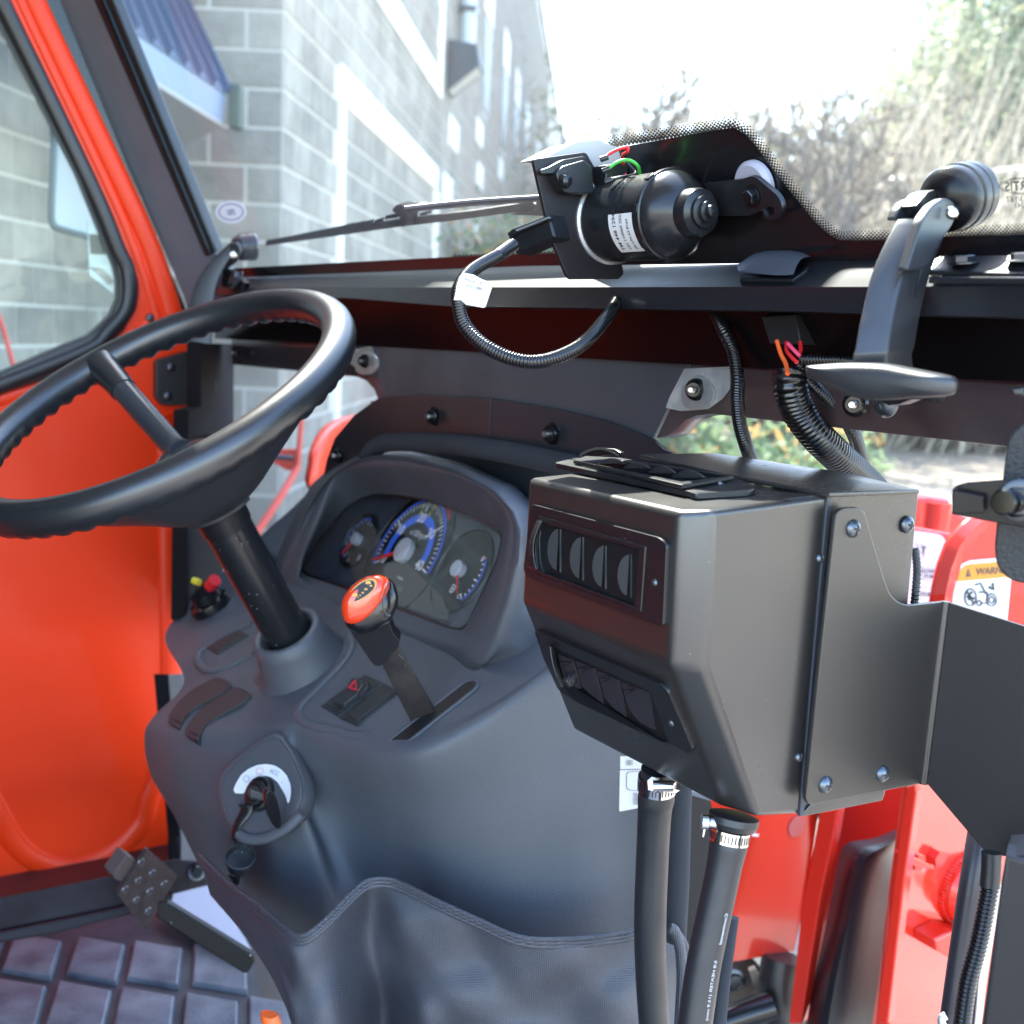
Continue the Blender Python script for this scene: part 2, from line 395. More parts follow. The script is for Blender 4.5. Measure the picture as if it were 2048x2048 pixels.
STUD = lathe_me([(.42, 0), (.42, 1.5), (.36, 1.5), (.42, 1.6), (.36, 1.7), (.42, 1.8), (.36, 1.9), (.42, 2.0), (.3, 2.15), (0, 2.15)], 16, 40)
NUT = lathe_me([(1.25, 0), (1.3, .25), (1.0, .4), (.95, 1.1), (.8, 1.25), (0, 1.25)], 20, 30)
for me, m in ((SCREW, PLAST), (RECESS, INK), (HEX, DSTEEL), (WASHER, DSTEEL), (STUD, STEEL), (NUT, GLOSSB)): me.materials.append(m)
SCREWM = mat('screw_black_zinc', (.16, .18, .20), .32, metal=.9); SCREW.materials[0] = SCREWM
def screw(pl, x, y, r, parent, off=0, name='screw'):
    M = M4(pl.hit(x, y, off), pl.n, None, r); o = place(name, SCREW, M, parent)
    c = place('cross_recess', RECESS, M, o)
    c.matrix_parent_inverse = M_inv(o); return o
def M_inv(o):
    return (Matrix.Translation(o.location) @ o.rotation_euler.to_matrix().to_4x4() @ Matrix.Diagonal((*o.scale, 1))).inverted()
def stud_nut(pl, x, y, r, parent, off=0, name='bolt', axis=None, tall=1.0):
    M = M4(pl.hit(x, y, off), pl.n if axis is None else axis, None, r)
    o = place(name, NUT, M, parent); c = place('threaded_end', STUD, M, o); c.matrix_parent_inverse = M_inv(o)
    return o
def hexbolt(O, axis, r, parent, name='bolt'):
    M = M4(O, axis, None, r); o = place(name, HEX, M, parent); c = place('washer', WASHER, M, o); c.matrix_parent_inverse = M_inv(o); return o

# ================================================================== THE YARD
def struct(o): o['kind'] = 'structure'; return o
GROUND = mat('dry_lawn', (.42, .35, .25), .9, var=.5, vscale=3, bump=.5, bscale=40)
LOTM = mat('concrete_lot', (.27, .245, .215), .9, var=.3, vscale=2, bump=.3, bscale=90)
def flat(name, x0, y0, x1, y1, z, m):
    me = mesh([(x0, y0, z), (x1, y0, z), (x1, y1, z), (x0, y1, z)], [(0, 1, 2, 3)]); return struct(link(name, me, m))
flat('ground', -300, -200, 300, 500, 0, GROUND)
flat('concrete_lot', -12, -14, 9, 12.5, .004, LOTM)
flat('road', -40, 24, 90, 29, .006, mat('far_road', (.42, .40, .36), .9))

# ---- block building
BLK = mat('split_face_block', (.44, .40, .335), .85, bump=.9, bscale=60, var=.3, vscale=7, detail=6, var2=(.34, .31, .26))
BLK2 = mat('tan_block', (.36, .31, .26), .85, bump=.7, bscale=60, var=.25, vscale=5)
MORT = mat('mortar', (.66, .62, .55), .9, bump=.2, bscale=80)
WBLK = mat('white_glazed_block', (.88, .88, .86), .6, bump=.2, bscale=60)
cx0, cy0 = -1.32, 6.43                                   # outer corner of the block building
DW = nz([.063, .998, 0]); NW = np.array([DW[1], -DW[0], 0])   # along the long wall; its normal faces the yard
TOPZ = 9.4
bld = thing('block_building', 'long grey concrete block building with white accent bands seen through the windscreen', 'building', (cx0-2, cy0+6, 0))
def wallp(a, b, z): return np.array([cx0, cy0, 0])+DW*a+NW*b+U*z
# mortar core, slightly behind the block faces
LEN = 46
core = box_me(wallp(.004, -.003, 0), DW*LEN, -NW*9, U*TOPZ)
link('mortar_wall', core, MORT, bld)
box('mortar_wall', (-2.39, cy0+.003, 0), np.array([1.07-.003, 0, 0]), np.array([0, 1.2, 0]), U*TOPZ, MORT, bld, bev=0)
ax0 = np.array([-2.39, cy0, 0])
box('mortar_wall', ax0+(-.003*NW), -DW*7, -NW*2.5, U*4.9, MORT, bld, bev=0)
BH, BL, J = .2, .4, .017
def blk_me(wd, hh=BH, dp=.010):
    b = .004; w_, h_ = wd-J, hh-J
    V = [(-w_/2, 0, -h_/2), (w_/2, 0, -h_/2), (w_/2, 0, h_/2), (-w_/2, 0, h_/2)]
    V += [(-w_/2+b, -dp*.45, -h_/2+b), (w_/2-b, -dp*.45, -h_/2+b), (w_/2-b, -dp*.45, h_/2-b), (-w_/2+b, -dp*.45, h_/2-b)]
    me = mesh(V, [(4, 5, 6, 7), (0, 1, 5, 4), (1, 2, 6, 5), (2, 3, 7, 6), (3, 0, 4, 7)], smooth=False); me.name = 'block'; return me
BM = {}
def block_me(wd, m):
    k = (round(wd, 3), m.name)
    if k not in BM: BM[k] = blk_me(wd); BM[k].materials.append(m)
    return BM[k]
def wall_matrix(P, along, nrm):
    a, n_ = nz(along), nz(nrm)
    return Matrix(((a[0], -n_[0], 0, P[0]), (a[1], -n_[1], 0, P[1]), (0, 0, 1, P[2]), (0, 0, 0, 1)))
class Rows:
    """courses of blocks on one face; openings are skipped and the nearest ones become single parts"""
    def __init__(s): s.single = []; s.rest = []
cand = []
def courses(O, along, nrm, length, z0, z1, matf, skip=None, phase=0, out=0.0):
    nc = int(round((z1-z0)/BH))
    for c in range(nc):
        z = z0+(c+.5)*BH; a = -(BL/2 if (c+phase) % 2 else 0)
        while a < length-1e-3:
            lo, hi = max(a, 0), min(a+BL, length); a += BL
            if hi-lo < .06: continue
            m_ = matf((lo+hi)/2, z)
            if skip and skip((lo+hi)/2, z): continue
            P = np.asarray(O)+nz(along)*(lo+hi)/2+U*z+nz(nrm)*out
            v = P-CAM; d = np.dot(v, fw)
            px = CX+F_PX*np.dot(v, rt)/d if d > .1 else -9e3; py = CX-F_PX*np.dot(v, up)/d if d > .1 else -9e3
            vis = d > .1 and -60 < px < 2100 and -60 < py < 1250
            cand.append((0 if vis else 1, d if d > 0 else 99, P, hi-lo, m_, along, nrm))
zc = 1.5+1.43                                            # courses line up with the lower white band
Z0 = zc-14*BH
# windows on the long wall: (start, end, sill, head)
def t_at(px, py=200):                                    # distance along the long wall under a pixel
    r = ray(px, py); k = np.dot(np.array([cx0, cy0, 0])-CAM, NW)/np.dot(r, NW); return np.dot(CAM+r*k-np.array([cx0, cy0, 0]), DW)
WIN = []
for px, y0, y1 in ((971, 60, 262), (1009, 178, 318), (1034, 232, 372), (1056, 292, 385)):
    t = t_at(px, 200); v = (cy0+t)
    WIN.append((t, 1.5+(665-y0)/F_PX*v, 1.5+(665-y1)/F_PX*v))
zh = WIN[1][1]; zs_ = WIN[1][2]
WIN = [(t, zh, zs_) for t, _, _ in WIN]
def is_white(a, z):
    if 1.25 < a < 6.1 and 1.42 < z-1.5 < 1.64: return True
    if 1.25 < a < 1.46 and 0 < z < 1.5+1.5: return True
    if 5.85 < a < 6.15 and z < 3.0: return True
    if 1.25 < a < 6.1 and 2.42 < z-1.5 < 2.64: return True
    if 5.85 < a < 6.15 and z > 1.5+2.42: return True
    return False
def mC(a, z):
    return BLK2 if a > 8.4 and random.random() < .9 else BLK
def skipC(a, z): return is_white(a, z) or any(abs(a-t) < .55 and s_-.1 < z < h_+.05 for t, h_, s_ in WIN)
courses(wallp(0, 0, 0), DW, NW, 30, Z0, TOPZ-.2, mC, skipC)
courses((-1.32, cy0, 0), (-1, 0, 0), (0, -1, 0), 1.07, Z0, TOPZ-.2, lambda a, z: BLK, phase=1)
courses(ax0, -DW, NW, 6.8, Z0, 4.7, lambda a, z: BLK)
cand.sort(key=lambda c: (c[0], c[1]))
bm = bmesh.new(); nsing = 0
for i, (vis, d, P, wd, m_, al, nr) in enumerate(cand):
    if i < 290: place('block', block_me(wd, m_), wall_matrix(P, al, nr), bld)
    else:
        n0 = len(bm.verts); tmp = block_me(wd, m_).copy(); tmp.transform(wall_matrix(P, al, nr)); nf = len(bm.faces)
        bm.from_mesh(tmp); bpy.data.meshes.remove(tmp); bm.faces.ensure_lookup_table()
        for f in bm.faces[nf:]: f.material_index = 0 if m_ is BLK else 1
me = bpy.data.meshes.new('block_field'); bm.to_mesh(me); bm.free()
me.materials.append(BLK); me.materials.append(BLK2)
tag(link('block_field', me, None, bld), kind='stuff')
def wbox(name, a0, a1, z0, z1, b0, b1, m, parent=bld, bev=.002): return box(name, wallp(a0, b0, z0), DW*(a1-a0), NW*(b1-b0), U*(z1-z0), m, parent, bev=bev)
for a0, a1, z0, z1 in ((1.30, 5.98, 1.5+1.43, 1.5+1.66), (1.30, 1.48, .1, 1.5+1.427), (5.86, 6.12, .1, 1.5+1.427), (1.30, 6.1, 1.5+2.36, 1.5+2.60), (5.86, 6.12, 1.5+2.603, TOPZ-.4)):
    n_ = max(1, int((a1-a0)/.4)) if a1-a0 > 1 else 1
    m_ = max(1, int((z1-z0)/.2)) if z1-z0 > 1 else 1
    for i in range(n_):
        for j in range(m_):
            wbox('white_block', a0+(a1-a0)*i/n_+.003, a0+(a1-a0)*(i+1)/n_-.003, z0+(z1-z0)*j/m_+.002, z0+(z1-z0)*(j+1)/m_-.002, -.01, .02, WBLK)
WGL = mat('dark_window_glass', (.02, .03, .04), .35, spec=.25)
WFR = mat('window_frame', (.10, .12, .14), .4)
for t, h_, s_ in WIN+[(WIN[-1][0]+5, zh, zs_)]:
    fr_ = wbox('window', t-.5, t+.5, s_, h_, -.05, .012, WFR)
    wbox('pane', t-.44, t+.44, s_+.06, h_-.06, .0125, .016, WGL, fr_)
    wbox('white_block', t-.55, t+.55, h_+.02, h_+.62, -.01, .02, WBLK)
for a, z in [(t_at(905, 290), 290), (t_at(957, 285), 285), (t_at(958, 365), 365), (t_at(1000, 350), 350), (t_at(893, 395), 395), (t_at(952, 462), 462), (t_at(1040, 440), 440)]:
    zz = 1.5+(660-z)/F_PX*(cy0+a)
    wbox('white_block', a-.4, a+.4, zz-.16, zz+.16, -.01, .02, WBLK)
wbox('roof_coping', 0, LEN, TOPZ, TOPZ+.12, -.3, .06, WFR)
# downpipe and lamp
pp = t_at(914, 80); py_ = 1.5+(660-150)/F_PX*(cy0+pp)
dp = thing('downpipe', 'pale steel downpipe running down the block wall above the wall lamp', 'pipe', wallp(pp, .1, py_))
tube('pipe', [wallp(pp, .12, py_), wallp(pp, .12, TOPZ-.3)], .09, mat('pipe_paint', (.55, .62, .66), .35), dp)
for z in (py_+.5, py_+2.5): wbox('strap', pp-.11, pp+.11, z, z+.05, .02, .22, DSTEEL, dp)
ll = t_at(896, 175); lz = 1.5+(660-172)/F_PX*(cy0+ll)
lamp = thing('wall_lamp', 'dark wedge shaped lamp fixed to the block wall below the downpipe', 'lamp', wallp(ll, .1, lz))
V = [wallp(ll+a, b, lz+z) for a in (-.2, .2) for b, z in ((.02, .28), (.32, .24), (.36, .02), (.02, -.26))]
link('housing', mesh(V, [(0, 1, 2, 3), (4, 7, 6, 5), (0, 4, 5, 1), (0, 3, 7, 4), (1, 5, 6, 2)], bev=.01), mat('lamp_housing', (.04, .05, .06), .5), lamp)
link('diffuser', mesh([wallp(ll-.18, .345, lz+.01), wallp(ll+.18, .345, lz+.01), wallp(ll+.18, .03, lz-.24), wallp(ll-.18, .03, lz-.24),
     wallp(ll-.18, .30, lz+.05), wallp(ll+.18, .30, lz+.05), wallp(ll+.18, .03, lz-.18), wallp(ll-.18, .03, lz-.18)],
     [(0, 1, 2, 3), (4, 7, 6, 5), (0, 4, 5, 1), (3, 2, 6, 7), (0, 3, 7, 4), (1, 5, 6, 2)], bev=0), mat('lamp_glass', (.7, .72, .72), .2), lamp)

# ---- blue canopy over the entrance (its eave slopes down towards the corner in the photograph)
aw = thing('entrance_canopy', 'blue standing seam metal canopy on the block wall beside the black pillar', 'canopy', (-2.2, 5.6, 3.1))
BLUE = mat('blue_roof_metal', (.11, .155, .24), .28, metal=.3, coat=.3); BLUE2 = mat('blue_fascia', (.22, .29, .40), .35, coat=.2)
dA = 5.55
def atz(px, py, y): r = ray(px, py); return CAM+r*((y-CAM[1])/r[1])      # where the pixel meets the plane y = const
e0, e1 = atz(150, -60, 4.0), None
# fascia: runs from the far right end towards the camera on the left
fr1 = atz(452, 190, dA); fr1b = atz(447, 246, dA); fl1 = atz(150, -14, 4.4); fl1b = atz(150, 60, 4.4)
fas = [fr1, fl1, fl1b, fr1b]
nf = nz(np.cross(fl1-fr1, U)); nf = nf if np.dot(nf, CAM-fr1) > 0 else -nf
link('fascia', plate3(fas, nf, .03, bev=.003), BLUE2, aw)
rb1 = atz(345, -40, 6.38); rb0 = fl1+(rb1-fr1)
def rp(s, t): return (fr1*(1-s)+fl1*s)*(1-t)+(rb1*(1-s)+rb0*s)*t
nr = nz(np.cross(fl1-fr1, rb1-fr1)); nr = nr if nr[2] > 0 else -nr
for k in range(9):
    s0, s1 = k/9+.004, (k+1)/9-.004
    link('roof_panel', plate3([rp(s0, 0)+nr*.01, rp(s1, 0)+nr*.01, rp(s1, 1)+nr*.01, rp(s0, 1)+nr*.01], nr, .012), BLUE, aw)
    a, b = rp(s0, 0)+nr*.01, rp(s0, 1)+nr*.01; dd = nz(fl1-fr1)*.012
    box('standing_seam', a, dd, b-a, nr*.035, BLUE, aw, bev=0)
link('soffit', plate3([fr1b, fl1b, fl1b+(rb1-fr1)*np.array([1, 1, 0]), fr1b+(rb1-fr1)*np.array([1, 1, 0])], U, .02), mat('soffit_white', (.45, .45, .44), .6), aw)
box('end_bracket', fr1b+np.array([.02, .0, -.02]), np.array([.055, 0, 0]), np.array([.0, .10, 0]), U*.20, mat('end_cap_green', (.08, .10, .07), .6), aw, bev=.01)

_n = BLK.node_tree.nodes; _l = BLK.node_tree.links; _p = _n['Principled BSDF']
_oi = _n.new('ShaderNodeObjectInfo'); _mr = _n.new('ShaderNodeMapRange'); _mr.inputs[3].default_value = .82; _mr.inputs[4].default_value = 1.12; _l.new(_oi.outputs['Random'], _mr.inputs[0])
_g = _n.new('ShaderNodeNewGeometry'); _t = _n.new('ShaderNodeTexNoise'); _t.inputs['Scale'].default_value = 1.3; _t.inputs['Detail'].default_value = 6; _l.new(_g.outputs['Position'], _t.inputs['Vector'])
_m2 = _n.new('ShaderNodeMapRange'); _m2.inputs[1].default_value = .38; _m2.inputs[2].default_value = .58; _m2.inputs[3].default_value = .72; _m2.inputs[4].default_value = 1.0; _l.new(_t.outputs['Fac'], _m2.inputs[0])
_mu = _n.new('ShaderNodeMath'); _mu.operation = 'MULTIPLY'; _l.new(_mr.outputs[0], _mu.inputs[0]); _l.new(_m2.outputs[0], _mu.inputs[1])
_vm = _n.new('ShaderNodeVectorMath'); _vm.operation = 'SCALE'; _src = _p.inputs['Base Color'].links[0].from_socket; _l.new(_src, _vm.inputs[0]); _l.new(_mu.outputs[0], _vm.inputs['Scale']); _l.new(_vm.outputs[0], _p.inputs['Base Color'])

# ---- planting and trees
def leaf_cloud(name, C, R, n, size, mats, parent=None, squash=1.0, clump=60, seed=1, up_=.3):
    g = np.random.default_rng(seed); cl = g.normal(size=(clump, 3)); cl /= np.linalg.norm(cl, axis=1)[:, None]
    cl *= (g.random(clump)**.45)[:, None]; V = []; Fc = []; mi = []
    R = np.asarray(R, float)
    for i in range(n):
        k = g.integers(clump); p = cl[k]+g.normal(size=3)*.16; P = np.asarray(C)+p*R
        a = g.normal(size=3); a /= np.linalg.norm(a); b = np.cross(a, g.normal(size=3)); b /= np.linalg.norm(b); s = size*(.6+.8*g.random())
        j = len(V); V += [P-a*s, P-b*s*.45, P+a*s, P+b*s*.45]; Fc.append((j, j+1, j+2, j+3)); mi.append(0 if g.random() < .6 else (1 if g.random() < .6 else 2))
    me = bpy.data.meshes.new(name); me.from_pydata([tuple(v) for v in V], [], Fc)
    for m_ in mats: me.materials.append(m_)
    me.polygons.foreach_set('material_index', [min(x, len(mats)-1) for x in mi])
    return link(name, me, None, parent)
def leafm(name, c):
    m = mat(name, c, .6); p = m.node_tree.nodes['Principled BSDF']
    n = m.node_tree.nodes; l = m.node_tree.links; t = n.new('ShaderNodeBsdfTranslucent'); t.inputs[0].default_value = (*[min(1, x*1.6) for x in c], 1)
    mx = n.new('ShaderNodeMixShader'); mx.inputs[0].default_value = .4; l.new(p.outputs[0], mx.inputs[1]); l.new(t.outputs[0], mx.inputs[2]); l.new(mx.outputs[0], n['Material Output'].inputs[0]); return m
LF1, LF2, LF3 = leafm('hedge_leaf', (.16, .22, .12)), leafm('hedge_leaf_dark', (.07, .12, .06)), leafm('hedge_leaf_tan', (.42, .26, .10))
PN1, PN2, PN3 = leafm('evergreen_leaf', (.28, .32, .20)), leafm('evergreen_dark', (.16, .19, .12)), leafm('evergreen_yellow', (.38, .37, .22))
OR1 = leafm('dead_leaf_orange', (.30, .17, .09)); OR2 = leafm('dead_leaf_brown', (.17, .12, .08))
BARK = mat('pale_bark', (.17, .145, .12), .9, bump=.4, bscale=30); BARKD = mat('dark_bark', (.10, .08, .06), .9)
def gpt(px, y, z=None):                                  # ground position under an image column at distance y
    r = ray(px, 700); k = y/r[1]; return np.array([CAM[0]+r[0]*k, y, 0 if z is None else z])
def bush(px, y, w_, h_, label, mats=(LF1, LF2, LF3), n=2600, size=.035, seed=1, group=None):
    c = gpt(px, y); b = thing('shrub', label, 'shrub', c, group)
    leaf_cloud('foliage', c+U*h_*.52, (w_, w_*.8, h_*.52), n, size, mats, b, clump=90, seed=seed)
    for k in range(4):
        a = k*1.6; tube('stem', [c+np.array([.05*math.cos(a), .05*math.sin(a), 0]), c+np.array([w_*.4*math.cos(a), w_*.4*math.sin(a), h_*.6])], [.018, .006], BARKD, b, seg=6)
# hedge beside the long wall, its top showing under the wiper, its body through the lower right glass
bush(905, 11.0, .9, 2.1, 'low green shrub at the foot of the block wall, left of the wiper motor', seed=2, n=3500, size=.05)
bush(1010, 13.5, 1.2, 2.9, 'taller green shrub against the block wall behind the wiper arm', seed=3, n=4000, size=.06)
hx = [(1330, 4.6), (1400, 4.9), (1480, 4.5), (1560, 5.0), (1640, 5.4), (1250, 5.2)]
hl = ['shrub with blue green leaves behind the arched panel, leftmost in the lower glass', 'leafy shrub behind the thin conduit in the lower glass', 'leafy shrub left of the thick conduit in the lower glass',
      'shrub with tan tips behind the thick conduit', 'last shrub before the bright lawn in the lower glass', 'shrub hidden low behind the dark arched panel']
for i, (x, y) in enumerate(hx): bush(x, y, .42, 1.12, hl[i], seed=10+i, n=3000, size=.032)
# brown leaf pile and brush beyond the right end of the lower glass
c = gpt(1860, 19.5); lp = leaf_cloud('dead_brush', c+np.array([1.5, 0, 1.0]), (8, 2.4, 1.0), 16000, .11, [OR2, OR1, leafm('brush_grey', (.18, .16, .14))], None, clump=260, seed=31)
tag(lp, kind='stuff')
# bare trees
def branch(V, P, d, L_, r, depth, g, lists):
    n = 4; pts = [P]; dd = np.array(d)
    for i in range(n):
        dd = nz(dd+g.normal(size=3)*.13); pts.append(pts[-1]+dd*L_/n)
    lists.append((pts, [max(.012, r*(1-.45*i/n)) for i in range(n+1)]))
    if depth == 0: return
    for k in range(3 if depth > 1 else 4):
        i = g.integers(1, n+1); nd = nz(dd+g.normal(size=3)*.55+U*.15); branch(V, pts[i], nd, L_*.62, r*.5, depth-1, g, lists)
def bare_tree(px, y, h_, label, seed, m=BARK, lean=0, rad=.09, group='bare trees ahead of the tractor', depth=4):
    g = np.random.default_rng(seed); c = gpt(px, y); t = thing('bare_tree', label, 'tree', c, group); ls = []
    branch(None, c, nz([lean, 0, 1]), h_*.5, rad*1.7, depth, g, ls)
    bm = bmesh.new(); tr = None
    for i, (pts, rr) in enumerate(ls):
        me = tube_me(pts, rr, 5 if i == 0 else 3, caps=False)
        if i == 0: link('trunk', me, m, t)
        else: bm.from_mesh(me); bpy.data.meshes.remove(me)
    me = bpy.data.meshes.new('branches'); bm.to_mesh(me); bm.free(); link('branches', me, m, t)
spec = [(1120, 16, 8.5), (1560, 17, 9), (1460, 15, 7.5), (1600, 16, 7.5), (1350, 19, 9), (1090, 30, 13), (1180, 34, 14), (1290, 32, 12.5), (1370, 27, 12), (1450, 24, 12), (1530, 26, 13.5), (1590, 22, 12.5), (1680, 25, 11.5), (1230, 26, 10), (1410, 20, 8.5), (1500, 18, 8), (1640, 18, 8.5), (1335, 22, 9.5), (1740, 19, 9)]
lb = ['thin bare tree in front of the roof corner', 'pale leaning bare tree right of the black hump', 'short pale bare tree behind the corner of the black hump', 'short pale bare tree left of the latch knob', 'forked bare tree over the wiper motor shaft', 'bare tree nearest the roof corner of the block building', 'slender bare tree above the white box of the wiper motor', 'bare tree standing above the humped black glass border', 'bare tree over the top of the hump in the black border',
      'bare tree just right of the hump in the black border', 'tallest bare tree in the middle of the brush', 'leaning bare tree between the hump and the right latch', 'bare tree in front of the evergreens left of the right latch',
      'low bare tree rising behind the wiper motor', 'small twiggy tree in front of the taller bare trees', 'small twiggy tree with pale stems right of the hump', 'small twiggy tree left of the latch knob', 'thin bare tree behind the wiper motor shaft', 'small bare tree behind the latch knob']
for i, (x, y, h_) in enumerate(spec): bare_tree(x, y, h_*.62, lb[i], 40+i, lean=.22*(i % 3-.4), rad=.06 if i < 5 else .10, depth=5 if i < 9 else 4)
def thicket(name, px0, px1, y0, y1, hmin, hmax, n, mats_, seed):
    g = np.random.default_rng(seed); V = []; Fc = []; mi = []
    for i in range(n):
        y = y0+(y1-y0)*g.random(); P = gpt(px0+(px1-px0)*g.random(), y); h_ = hmin+(hmax-hmin)*g.random()**1.6
        d = nz([.55*g.normal()*.6+.35, .3*g.normal(), 1.0]); w_ = .010+.022*g.random(); q = P+d*h_*.55; e = q+nz(d+g.normal(size=3)*.18)*h_*.45
        for a, b, w0, w1 in ((P, q, w_, w_*.7), (q, e, w_*.7, w_*.15)):
            j = len(V); V += [a+[w0, 0, 0], a+[-w0*.5, w0, 0], a+[-w0*.5, -w0, 0], b+[w1, 0, 0], b+[-w1*.5, w1, 0], b+[-w1*.5, -w1, 0]]
            Fc += [(j, j+1, j+4, j+3), (j+1, j+2, j+5, j+4), (j+2, j, j+3, j+5)]; k = g.integers(len(mats_)); mi += [k]*3
    me = bpy.data.meshes.new(name); me.from_pydata([tuple(v) for v in V], [], Fc)
    for m_ in mats_: me.materials.append(m_)
    me.polygons.foreach_set('material_index', mi); return tag(link(name, me, None), kind='stuff')
thicket('leafless_thicket', 1130, 2100, 17, 28, 2.2, 8.2, 4200, [mat('twig_pale', (.62, .54, .42), .8), mat('twig_grey', (.36, .31, .24), .8), mat('twig_dark', (.20, .165, .125), .8)], 91)
tw0 = leaf_cloud('twig_haze', np.array([5.2, 26, 3.4]), (8.5, 4.5, 4.1), 19000, .10, [leafm('twig_tan', (.32, .27, .20)), leafm('twig_greyish', (.23, .205, .165)), leafm('twig_green', (.20, .23, .12))], None, clump=500, seed=93)
tag(tw0, kind='stuff')
def evergreen(px, y, h_, w_, label, seed):
    c = gpt(px, y); t = thing('evergreen_tree', label, 'tree', c, 'evergreens on the right')
    tube('trunk', [c, c+U*h_*.55, c+U*h_*.95], [.22, .12, .02], BARKD, t, seg=8)
    g = np.random.default_rng(seed)
    leaf_cloud('crown', c+U*h_*.58, (w_, w_, h_*.45), 12000, .13, (PN1, PN2, PN3), t, clump=300, seed=seed)
    ls = []
    for k in range(14):
        a = g.random()*6.28; z = h_*(.2+.6*g.random()); e = np.array([math.cos(a), math.sin(a), .15])*w_*.8
        ls.append(tube_me([c+U*z, c+U*z+e*.5, c+U*z+e], [.06, .04, .01], 5, caps=False))
    bm = bmesh.new()
    for m_ in ls: bm.from_mesh(m_)
    me = bpy.data.meshes.new('limbs'); bm.to_mesh(me); bm.free(); link('limbs', me, BARKD, t)
evergreen(1830, 27, 8.0, 1.9, 'mid height evergreen left of the tallest one', 61)
evergreen(2040, 25, 12.0, 3.1, 'tallest evergreen at the right edge of the windscreen', 62)
evergreen(1925, 33, 11.5, 2.4, 'evergreen partly hidden behind the tallest one', 63)
evergreen(2260, 24, 12, 3.2, 'evergreen beyond the right edge, partly cut off', 64)
wd = leaf_cloud('distant_wood', np.array([14, 48, 4.2]), (26, 5, 5.4), 42000, .26, [leafm('far_twig', (.28, .24, .18)), leafm('far_green', (.15, .18, .09)), leafm('far_grey', (.30, .27, .23))], None, clump=800, seed=77)
tag(wd, kind='stuff')
gr = thing('guard_rail', 'white roadside rail running behind the bare trees', 'fence', gpt(1850, 24))
RAILW = mat('rail_white', (.8, .8, .78), .4)
for k, py in enumerate((340, 402, 440)):
    pass
A_, B_ = gpt(1650, 23), gpt(2300, 19)
for z in (3.72, 4.05, 4.6):
    tube('rail', [A_+U*z, (A_+B_)/2+U*(z+.04), B_+U*(z+.12)], .06, RAILW, gr, seg=8)
for k in range(5):
    P = A_+(B_-A_)*k/4; tube('post', [P, P+U*4.7], .06, RAILW, gr, seg=8)
# ---- red trailer tubes outside on the left
trl = thing('red_trailer', 'red tubular frame standing outside by the wall, seen below the steering wheel rim', 'trailer', at(600, 1000, 3.4))
REDT = mat('trailer_red', (.65, .07, .04), .35)
ptube('upright', [(*kQ((790, 480))[0], 3.2), (*kQ((770, 560))[0], 3.2), (*kQ((735, 1000))[0], 3.2), (*kQ((725, 1130))[0], 3.2)], .008, REDT, trl)
ptube('brace', [(*kQ((725, 1120))[0], 3.2), (*kQ((560, 1400))[0], 3.1), (*kQ((300, 1790))[0], 3.0)], .010, REDT, trl)
pt_ = Plane(at(580, 910, 3.22), np.array([1, 0, 0]), U)
plate('gusset', kQ((380, 960), (720, 960), (725, 1000), (725, 1130), (640, 1150), (400, 1020)), pt_, .02, REDT, trl)
ptube('pin', [(*kQ((465, 1020))[0], 3.18), (*kQ((690, 1040))[0], 3.18)], .008, DSTEEL, trl)
ptube('side_rail', [(-40, 560, 3.3), (0, 640, 3.3), (28, 735, 3.3), (60, 830, 3.3)], .007, REDT, trl)

# ================================================================== THE CAB
WS = Plane(T(0, 0, .05), L, U*math.cos(math.radians(21))-F*math.sin(math.radians(21)))     # windscreen
DOOR = Plane(T(1.38, 0, 0), F, U)
LIP = Plane(T(0, -.03, 0), L, U)
LOW = Plane(T(0, .03, 0), L, U)
# ---- cab floor, sill, roof (roof and rear are outside the frame but shade the cab)
fz = .62                                                  # cab floor height
fl = thing('cab_floor', 'dark cab floor under the ribbed rubber mat', 'floor', T(.7, -.6, fz-1.5))
def tq(l0, l1, f0, f1, z, dz, m, name, parent, bev=.002): return box(name, T(l0, f0, z-1.5), L*(l1-l0), F*(f1-f0), U*dz, m, parent, bev=bev)
tq(.1, 1.40, -1.5, .1, fz-.03, .02, SATIN, 'floor_plate', fl)
rf = thing('cab_roof', 'dark cab roof over the seat and dashboard', 'roof', T(.7, -.6, .75))
tq(-.20, 1.46, -1.45, -.16, 2.2, .05, SATIN, 'roof_panel', rf)
tq(-.18, 1.44, -1.43, -.18, 2.185, .012, mat('bounce_liner_pale', (.66, .68, .71), .8), 'bounce_liner', rf)  # unseen pale liner, added to bounce fill light down onto the dashboard
rw = thing('rear_light_block', 'unseen dark panel added behind the seat to darken the cab', 'panel', T(.7, -1.5, 0))  # unseen, added full height to cut light and reflections from behind
tq(.0, 1.40, -1.50, -1.47, fz, .75, SATIN, 'lower_panel', rw)
tq(.0, 1.40, -1.50, -1.475, fz+.755, .80, RUBBER, 'upper_panel', rw)
qp = thing('left_light_block', 'unseen orange and black panel added behind the door to darken the cab', 'panel', T(1.4, -1.1, -.3))  # unseen panel, added to block light from the left rear
tq(1.40, 1.42, -1.47, -.62, fz, .55, mat('light_block_red', (.35, .02, .006), .5), 'lower_panel', qp)
tq(1.40, 1.42, -1.47, -.62, fz+.555, 1.0, RUBBER, 'upper_panel', qp)
fe = thing('rear_fender', 'orange fender beside the seat', 'fender', T(1.2, -1.1, -.5))
tq(1.02, 1.34, -1.45, -.80, fz, .42, ORANGE, 'fender_panel', fe, bev=.04)
st = thing('driver_seat', 'black vinyl driver seat facing the steering wheel', 'seat', T(.65, -1.0, -.6))
tq(.44, .90, -1.20, -.78, fz+.22, .11, RUBBER, 'seat_cushion', st, bev=.03)
tq(.44, .90, -1.32, -1.20, fz+.28, .50, RUBBER, 'backrest', st, bev=.03)
